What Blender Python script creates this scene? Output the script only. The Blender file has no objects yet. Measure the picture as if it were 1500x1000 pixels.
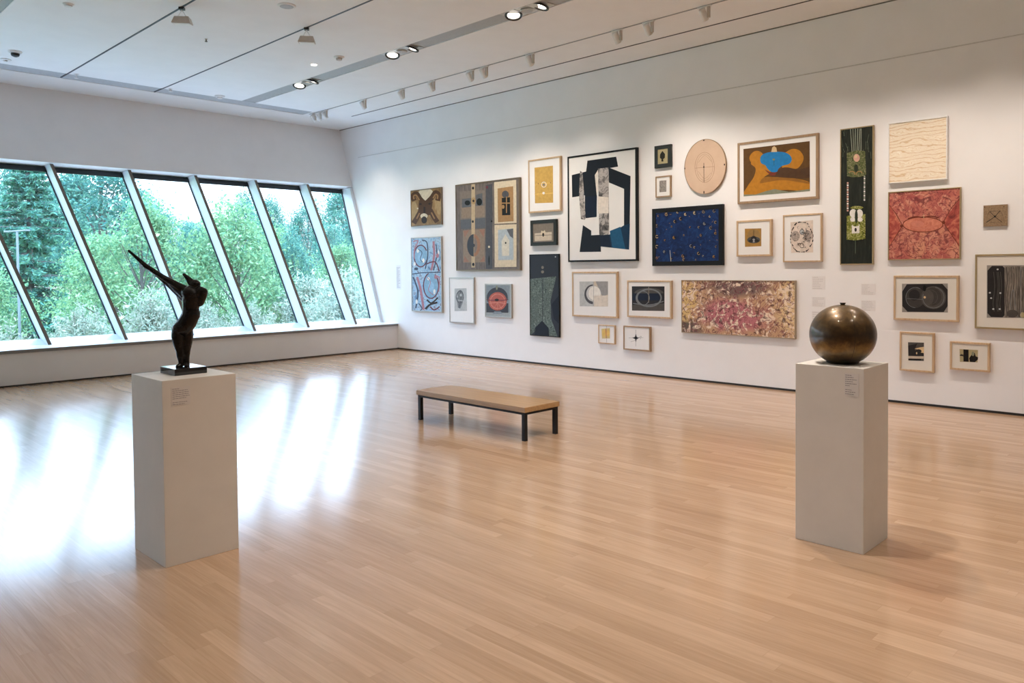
import bpy, bmesh, math, random
import numpy as np
from mathutils import Vector, Matrix

scene = bpy.context.scene
COL = scene.collection
rnd = random.Random(11)

# ---------------------------------------------------------------- helpers
def lin(c):
    return tuple((x / 12.92 if x <= .04045 else ((x + .055) / 1.055) ** 2.4) for x in (v / 255. for v in c))

MATS = {}

class N:
    """small node-tree builder"""
    def __init__(self, name):
        self.m = bpy.data.materials.new(name)
        self.m.use_nodes = True
        self.t = self.m.node_tree
        self.b = self.t.nodes['Principled BSDF']
        self.out = self.t.nodes['Material Output']
    def n(self, typ, **kw):
        nd = self.t.nodes.new(typ)
        for k, v in kw.items():
            setattr(nd, k, v)
        return nd
    def l(self, a, b):
        self.t.links.new(a, b)
    def math(self, op, a, b=None, c=None):
        nd = self.n('ShaderNodeMath', operation=op)
        for i, v in enumerate((a, b, c)):
            if v is None: continue
            if isinstance(v, (int, float)): nd.inputs[i].default_value = v
            else: self.l(v, nd.inputs[i])
        return nd.outputs[0]
    def ramp(self, fac, stops, interp='LINEAR'):
        r = self.n('ShaderNodeValToRGB')
        r.color_ramp.interpolation = interp
        e = r.color_ramp.elements
        while len(e) < len(stops): e.new(.5)
        for el, (p, col) in zip(e, stops):
            el.position = p
            el.color = (*col, 1)
        self.l(fac, r.inputs[0])
        return r.outputs[0]
    def mix(self, fac, a, b, blend='MIX'):
        nd = self.n('ShaderNodeMix', data_type='RGBA', blend_type=blend)
        for sock, v in ((nd.inputs[0], fac), (nd.inputs[6], a), (nd.inputs[7], b)):
            if isinstance(v, (int, float)): sock.default_value = v
            elif isinstance(v, tuple): sock.default_value = (*v, 1)
            else: self.l(v, sock)
        return nd.outputs[2]
    def coord(self, which='Object'):
        return self.n('ShaderNodeTexCoord').outputs[which]
    def mapping(self, vec, scale=(1, 1, 1), rot=(0, 0, 0), loc=(0, 0, 0)):
        mp = self.n('ShaderNodeMapping')
        mp.inputs['Scale'].default_value = scale
        mp.inputs['Rotation'].default_value = rot
        mp.inputs['Location'].default_value = loc
        self.l(vec, mp.inputs[0])
        return mp.outputs[0]
    def noise(self, vec, scale, detail=3, rough=.5, dist=0.):
        nd = self.n('ShaderNodeTexNoise')
        nd.inputs['Scale'].default_value = scale
        nd.inputs['Detail'].default_value = detail
        nd.inputs['Roughness'].default_value = rough
        nd.inputs['Distortion'].default_value = dist
        self.l(vec, nd.inputs['Vector'])
        return nd.outputs[0]
    def set(self, base=None, rough=None, metal=None, spec=None, coat=None, coat_rough=None, ior=None):
        for k, v in (('Base Color', base), ('Roughness', rough), ('Metallic', metal), ('Specular IOR Level', spec),
                     ('Coat Weight', coat), ('Coat Roughness', coat_rough), ('IOR', ior)):
            if v is None: continue
            if isinstance(v, tuple): self.b.inputs[k].default_value = (*v, 1)
            elif isinstance(v, (int, float)): self.b.inputs[k].default_value = v
            else: self.l(v, self.b.inputs[k])
        return self
    def bump(self, h, strength=.2, dist=.01):
        bp = self.n('ShaderNodeBump')
        bp.inputs['Strength'].default_value = strength
        bp.inputs['Distance'].default_value = dist
        self.l(h, bp.inputs['Height'])
        self.l(bp.outputs[0], self.b.inputs['Normal'])
        return self

def flat(name, col, rough=.6, metal=0., var=.06, scale=30., coat=0., spec=.5):
    """plain material whose colour wavers slightly with procedural noise; col is linear"""
    if name in MATS: return MATS[name]
    m = N(name)
    f = m.noise(m.coord(), scale, 3)
    a = tuple(max(0, v * (1 - var)) for v in col); b = tuple(min(1, v * (1 + var)) for v in col)
    m.set(base=m.ramp(f, [(.3, a), (.7, b)]), rough=rough, metal=metal, coat=coat, coat_rough=.08, spec=spec)
    MATS[name] = m.m
    return m.m

def paint(name, rgb, gain=1.2, **kw):
    return flat(name, tuple(min(.95, v * gain) for v in lin(rgb)), **kw)

def emit(name, col, s):
    if name in MATS: return MATS[name]
    m = N(name)
    m.b.inputs['Emission Color'].default_value = (*col, 1)
    m.b.inputs['Emission Strength'].default_value = s
    m.set(base=(.9, .9, .9))
    MATS[name] = m.m
    return m.m

def link(name, me, mats, parent=None, loc=None, rot=None, smooth=False):
    for mt in (mats if isinstance(mats, (list, tuple)) else [mats]):
        me.materials.append(mt)
    if smooth:
        me.polygons.foreach_set('use_smooth', [True] * len(me.polygons))
    o = bpy.data.objects.new(name, me)
    COL.objects.link(o)
    if parent is not None: o.parent = parent
    if loc is not None: o.location = loc
    if rot is not None: o.rotation_euler = rot
    return o

def obj(name, bm, mats, parent=None, loc=None, rot=None, smooth=False, bevel=0):
    if bevel:
        bmesh.ops.bevel(bm, geom=bm.edges[:], offset=bevel, segments=2, affect='EDGES', profile=.6, clamp_overlap=True)
    bmesh.ops.recalc_face_normals(bm, faces=bm.faces[:])
    me = bpy.data.meshes.new(name)
    bm.to_mesh(me); bm.free()
    return link(name, me, mats, parent, loc, rot, smooth)

def add_box(bm, x0, x1, y0, y1, z0, z1, mi=0):
    v = [bm.verts.new(p) for p in ((x0, y0, z0), (x1, y0, z0), (x1, y1, z0), (x0, y1, z0), (x0, y0, z1), (x1, y0, z1), (x1, y1, z1), (x0, y1, z1))]
    for f in ((0, 3, 2, 1), (4, 5, 6, 7), (0, 1, 5, 4), (1, 2, 6, 5), (2, 3, 7, 6), (3, 0, 4, 7)):
        bm.faces.new([v[i] for i in f]).material_index = mi
    return bm

def box(x0, x1, y0, y1, z0, z1):
    return add_box(bmesh.new(), x0, x1, y0, y1, z0, z1)

def add_hexa(bm, bot, top):
    """prism between two quads (lists of 4 points)"""
    v = [bm.verts.new(p) for p in list(bot) + list(top)]
    for f in ((3, 2, 1, 0), (4, 5, 6, 7), (0, 1, 5, 4), (1, 2, 6, 5), (2, 3, 7, 6), (3, 0, 4, 7)):
        bm.faces.new([v[i] for i in f])
    return bm

def add_prism_x(bm, prof, x0, x1):
    """extrude a (y,z) profile along x"""
    a = [bm.verts.new((x0, y, z)) for y, z in prof]; b = [bm.verts.new((x1, y, z)) for y, z in prof]
    n = len(prof)
    bm.faces.new(a); bm.faces.new(b[::-1])
    for i in range(n):
        bm.faces.new([a[i], b[i], b[(i + 1) % n], a[(i + 1) % n]])
    return bm

def add_lathe(bm, prof, seg=24, M=None, caps=True):
    """prof: list of (r,z); closed with caps"""
    rings = []
    for r, z in prof:
        if r < 1e-6:
            rings.append([bm.verts.new((0, 0, z))])
        else:
            rings.append([bm.verts.new((r * math.cos(2 * math.pi * i / seg), r * math.sin(2 * math.pi * i / seg), z)) for i in range(seg)])
    for a, b in zip(rings, rings[1:]):
        for i in range(seg):
            j = (i + 1) % seg
            if len(a) == 1 and len(b) == 1: continue
            if len(a) == 1: bm.faces.new([a[0], b[i], b[j]])
            elif len(b) == 1: bm.faces.new([a[i], a[j], b[0]])
            else: bm.faces.new([a[i], a[j], b[j], b[i]])
    for rg, fl in ((rings[0], True), (rings[-1], False)):
        if caps and len(rg) > 1: bm.faces.new(rg[::-1] if fl else rg)
    if M is not None:
        bmesh.ops.transform(bm, matrix=M, verts=[v for rg in rings for v in rg])
    return bm

def lathe(prof, seg=24, M=None, caps=True):
    return add_lathe(bmesh.new(), prof, seg, M, caps)

def add_tube(bm, p0, p1, r0, r1=None, seg=8):
    p0 = Vector(p0); p1 = Vector(p1); r1 = r0 if r1 is None else r1
    d = p1 - p0
    q = Vector((0, 0, 1)).rotation_difference(d.normalized()).to_matrix().to_4x4()
    return add_lathe(bm, [(r0, 0), (r1, d.length)], seg, Matrix.Translation(p0) @ q)

def tag(o, label=None, cat=None, group=None, kind=None):
    for k, v in (('label', label), ('category', cat), ('group', group), ('kind', kind)):
        if v: o[k] = v
    return o

def thing(name, label, cat, loc=(0, 0, 0), rot=(0, 0, 0), group=None):
    o = bpy.data.objects.new(name, None)
    o.empty_display_size = .1
    COL.objects.link(o)
    o.location = loc; o.rotation_euler = rot
    return tag(o, label, cat, group)

def struct(o):
    o['kind'] = 'structure'
    return o

def dup(root, loc, rot=None, scale=None, label=None):
    r = root.copy(); COL.objects.link(r); r.location = loc
    if rot is not None: r.rotation_euler = rot
    if scale is not None: r.scale = scale
    if label: r['label'] = label
    for ch in list(root.children):
        c = ch.copy(); COL.objects.link(c); c.parent = r
        for g in list(ch.children):
            d = g.copy(); COL.objects.link(d); d.parent = c
    return r

# ---------------------------------------------------------------- measures of the room (metres)
XR = 9.601          # picture wall
XL = -6.2           # wall behind, out of view
YB = -6.2
YW = 12.706         # face of the low wall under the windows
ZC = 4.674
SILL = .517
def y_in(z): return 13.254 + .3637 * (z - .63)      # leaning plane of the upper wall and of the mullion fronts
GL = .35                                            # glass lies this far outside it

# ---------------------------------------------------------------- surfaces
wall_m = N('white_wall_paint')
f = wall_m.noise(wall_m.coord(), 2.2, 4, .6)
wall_m.set(base=wall_m.ramp(f, [(.35, (.855, .84, .83)), (.65, (.88, .865, .855))]), rough=.75, spec=.3)
f2 = wall_m.noise(wall_m.coord(), 240, 2)
wall_m.bump(f2, .04, .002)
WALL = wall_m.m
CEIL = flat('ceiling_paint', (.87, .865, .86), .85, var=.015, scale=3, spec=.2)
SLOT = flat('slot_grey', (.40, .41, .41), .5, var=.05)
DARK = flat('shadow_gap_black', (.012, .011, .010), .7)
SILLM = flat('sill_white_lacquer', (.84, .85, .86), .22, var=.02, scale=4)
NOSE = flat('sill_edge_grey', (.22, .21, .20), .4)
ALU = flat('mullion_white_metal', (.68, .73, .78), .28, var=.02)
FACE_SHADE = flat('mullion_face_shade_brown', (.17, .13, .105), .4)  # shade of the unlit room-facing side, put into the colour
HEAD = flat('head_rail_black', (.010, .012, .016), .3)

# maple strip floor: boards run along Y, 76 mm wide
fm = N('maple_strip_floor')
sep = fm.n('ShaderNodeSeparateXYZ'); fm.l(fm.coord(), sep.inputs[0])
W = .076
ux = fm.math('DIVIDE', sep.outputs[0], W)
row = fm.math('FLOOR', ux)
wn = fm.n('ShaderNodeTexWhiteNoise', noise_dimensions='1D'); fm.l(row, wn.inputs['W'])
vy = fm.math('ADD', fm.math('DIVIDE', sep.outputs[1], 1.15), fm.math('MULTIPLY', wn.outputs[0], 7.31))
seg = fm.math('FLOOR', vy)
cmb = fm.n('ShaderNodeCombineXYZ'); fm.l(row, cmb.inputs[0]); fm.l(seg, cmb.inputs[1])
wn2 = fm.n('ShaderNodeTexWhiteNoise', noise_dimensions='2D'); fm.l(cmb.outputs[0], wn2.inputs['Vector'])
plank = fm.ramp(wn2.outputs[0], [(0, (.435, .278, .172)), (.3, (.46, .297, .185)), (.7, (.495, .325, .207)), (1, (.53, .354, .230))])
gv = fm.mapping(fm.coord(), (34, 1.6, 1))
shift = fm.n('ShaderNodeVectorMath', operation='ADD'); fm.l(gv, shift.inputs[0])
cm2 = fm.n('ShaderNodeCombineXYZ'); fm.l(fm.math('MULTIPLY', wn2.outputs[0], 40), cm2.inputs[2]); fm.l(cm2.outputs[0], shift.inputs[1])
grain = fm.noise(shift.outputs[0], 1.6, 5, .6, .6)
gr = fm.ramp(grain, [(.3, (.86, .84, .80)), (.7, (1.06, 1.06, 1.06))])
colr = fm.mix(1., plank, gr, 'MULTIPLY')
fx = fm.math('FRACT', ux); ex = fm.math('MINIMUM', fx, fm.math('SUBTRACT', 1, fx))
fy = fm.math('FRACT', vy); ey = fm.math('MULTIPLY', fm.math('MINIMUM', fy, fm.math('SUBTRACT', 1, fy)), 15)
edge = fm.math('MINIMUM', ex, ey)
gap = fm.math('SMOOTH_MIN', fm.math('MULTIPLY', edge, 45), 1.0, .1)
colr = fm.mix(gap, (.40, .25, .15), colr)
fm.set(base=colr, rough=fm.math('ADD', .125, fm.math('MULTIPLY', grain, .07)), spec=.62)
fm.bump(fm.noise(fm.mapping(fm.coord(), (9, 1.2, 1)), 1.0, 2), .05, .004)
FLOOR = fm.m

# ---------------------------------------------------------------- room shell
struct(obj('floor', box(XL - .2, XR + .2, YB - .2, YW + .5, -.2, 0), FLOOR))
zt = ZC + .3
struct(obj('wall_right', add_prism_x(bmesh.new(), [(YB - .2, 0), (13.40, 0), (y_in(.52) + GL + .03, .52), (y_in(zt) + GL + .03, zt), (YB - .2, zt)], XR, XR + .25), WALL))
struct(obj('wall_back', box(XL - .2, XR, YB - .2, YB, 0, ZC + .3), WALL))
struct(obj('wall_front', add_prism_x(bmesh.new(), [(YB, 0), (13.40, 0), (y_in(.52) + GL + .03, .52), (y_in(zt) + GL + .03, zt), (YB, zt)], XL - .2, XL), WALL))
bm = box(XL, XR, YW + .012, 13.45, 0, SILL - .045)
zt = ZC + .12
add_prism_x(bm, [(y_in(3.40), 3.40), (y_in(zt), zt), (y_in(zt) + .45, zt), (y_in(3.40) + .45, 3.40), (y_in(3.36) + GL + .02, 3.362)], XL, XR)
struct(obj('wall_left', bm, WALL))
bm = box(XL, XR, YW - .01, 13.70, SILL - .032, SILL)
add_box(bm, XL, XR, YW - .013, YW + .03, SILL - .047, SILL - .006, 1)
struct(obj('trim_1', bm, [SILLM, NOSE]))
struct(obj('gap_shade_right', box(XR - .004, XR, YB, YW + .012, .0, .026), DARK))  # black strip painted in place of the recessed shadow gap at the floor
struct(obj('gap_shade_left', box(XL, XR - .004, YW + .006, YW + .012, 0, .022), DARK))  # same painted gap shade under the low window wall
struct(obj('trim_2', box(XR - .007, XR, YB, 14.02, 3.998, 4.010), flat('seam_shade_grey', (.64, .62, .60), .7)))  # grey strip painted in place of the seam's thin shadow line
struct(obj('trim_3', box(XR - .006, XR, YB, 14.71, ZC - .014, ZC), flat('ceiling_gap_shade', (.20, .19, .18), .7)))  # dark strip painted in place of the shaded gap below the ceiling

# ceiling: plaster panels between slots; a slab above closes the slots
Y0, Y1, YE = 13.37, 13.75, 15.05
slots = [(-5.15, -5.12), (-3.68, -3.65), (-2.30, -2.04), (-.62, -.59), (.86, .89), (2.14, 2.40), (3.8235, 3.8515), (5.2635, 5.2915), (6.67, 6.94), (8.183, 8.213), (8.905, 8.932)]
bm = bmesh.new()
xa = XL
for a, b in slots + [(XR, XR)]:
    add_box(bm, xa, a, YB, Y0, ZC, ZC + .03)
    xa = b
add_box(bm, XL, XR, Y1, YE, ZC, ZC + .03)
add_box(bm, 8.13, 8.183, Y0, Y1, ZC, ZC + .03); add_box(bm, 8.213, XR, Y0, Y1, ZC, ZC + .03)
add_box(bm, 8.905, 8.932, 13.22, Y0, ZC, ZC + .03)
add_box(bm, 8.183, 8.213, 13.62, Y1, ZC, ZC + .03)
for a, b in slots:
    if b - a > .2:
        add_box(bm, a, b, YB, Y0, ZC + .012, ZC + .05, 1)
add_box(bm, XL, 8.13, Y0, Y1, ZC + .008, ZC + .05, 2)
add_box(bm, XL, XR, YB, YE, ZC + .17, ZC + .3)
struct(obj('ceiling', bm, [CEIL, SLOT, flat('strip_grey', (.46, .48, .50), .6)]))

# ---------------------------------------------------------------- leaning windows
RT = [2.70, 3.88, 5.08, 6.24, 7.42, 8.56, 9.595]
RB = [3.46, 4.56, 5.64, 6.78, 7.88, 8.96, 9.600]
for j in range(1, 7):
    RT.insert(0, 2.70 - 1.18 * j); RB.insert(0, 3.46 - 1.10 * j)
def xat(k, z):
    t = (z - .62) / (3.24 - .62)
    return RB[k] + (RT[k] - RB[k]) * t
WF = .045
zb_, zt_ = SILL, 3.375
gm = N('tinted_window_glass')
tr = gm.n('ShaderNodeBsdfTransparent'); tr.inputs[0].default_value = (.91, .95, .970, 1)
gs = gm.n('ShaderNodeBsdfGlossy'); gs.inputs['Roughness'].default_value = .0; gs.inputs[0].default_value = (.9, 1, 1, 1)
fr = gm.n('ShaderNodeLayerWeight'); fr.inputs[0].default_value = .5
fac = gm.math('ADD', .06, gm.math('MULTIPLY', gm.math('POWER', fr.outputs['Facing'], 5), .94))
mx = gm.n('ShaderNodeMixShader')
gm.l(fac, mx.inputs[0]); gm.l(tr.outputs[0], mx.inputs[1]); gm.l(gs.outputs[0], mx.inputs[2]); gm.l(mx.outputs[0], gm.out.inputs[0])
GLASS = gm.m
GASK = flat('gasket_dark', (.03, .045, .06), .5)
for k in range(len(RT)):
    last = k == len(RT) - 1
    w = WF if not last else .06
    def q(z, d0, d1, a, b):
        x = xat(k, z)
        return [(x - a, y_in(z) + d0, z), (x - b, y_in(z) + d0, z), (x - b, y_in(z) + d1, z), (x - a, y_in(z) + d1, z)]
    bm = add_hexa(bmesh.new(), q(zb_, .012, GL, w, 0), q(zt_, .012, GL, w, 0))
    m = struct(obj('trim_%d' % (10 + k), bm, ALU))
    obj('mullion_face', add_hexa(bmesh.new(), q(zb_, 0, .0115, w + .004, -.001 if not last else 0), q(zt_ + .003, 0, .0115, w + .004, -.001 if not last else 0)), FACE_SHADE if not last else ALU, m)
    obj('gasket', add_hexa(bmesh.new(), q(zb_, GL - .03, GL - .012, w + .022, w + .0005), q(zt_, GL - .03, GL - .012, w + .022, w + .0005)), GASK, m)
for k in range(len(RT) - 1):
    def pane(zA, zB, d0, d1, sh=0):
        return add_hexa(bmesh.new(),
            [(xat(k, zA) + sh, y_in(zA) + d0, zA), (xat(k + 1, zA) - WF - sh, y_in(zA) + d0, zA), (xat(k + 1, zA) - WF - sh, y_in(zA) + d1, zA), (xat(k, zA) + sh, y_in(zA) + d1, zA)],
            [(xat(k, zB) + sh, y_in(zB) + d0, zB), (xat(k + 1, zB) - WF - sh, y_in(zB) + d0, zB), (xat(k + 1, zB) - WF - sh, y_in(zB) + d1, zB), (xat(k, zB) + sh, y_in(zB) + d1, zB)])
    # a single sheet: one face, so each pane tints and mirrors once
    bm = bmesh.new()
    bm.faces.new([bm.verts.new(p) for p in ((xat(k, .52) , y_in(.52) + GL, .52), (xat(k + 1, .52) - WF, y_in(.52) + GL, .52),
                                             (xat(k + 1, 3.36) - WF, y_in(3.36) + GL, 3.36), (xat(k, 3.36), y_in(3.36) + GL, 3.36))])
    wd = struct(obj('window_%d' % (k + 1), bm, GLASS))
    obj('head_rail', pane(3.268, 3.36, GL - .05, GL - .004, .001), HEAD, wd)
    zA, zB = SILL, .592
    L_ = [(xat(k, zA) + .001, xat(k + 1, zA) - WF - .001), (xat(k, zB) + .001, xat(k + 1, zB) - WF - .001)]
    obj('bottom_rail', add_hexa(bmesh.new(),
        [(L_[0][0], y_in(zA) + .10, zA), (L_[0][1], y_in(zA) + .10, zA), (L_[0][1], y_in(zA) + GL, zA), (L_[0][0], y_in(zA) + GL, zA)],
        [(L_[1][0], y_in(zB) + GL - .06, zB), (L_[1][1], y_in(zB) + GL - .06, zB), (L_[1][1], y_in(zB) + GL - .004, zB), (L_[1][0], y_in(zB) + GL - .004, zB)]), ALU, wd)

# ---------------------------------------------------------------- light levels
SKY, PW, PS, PF, EXPO = 13.0, 104., 62., 106., 0.08
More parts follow.
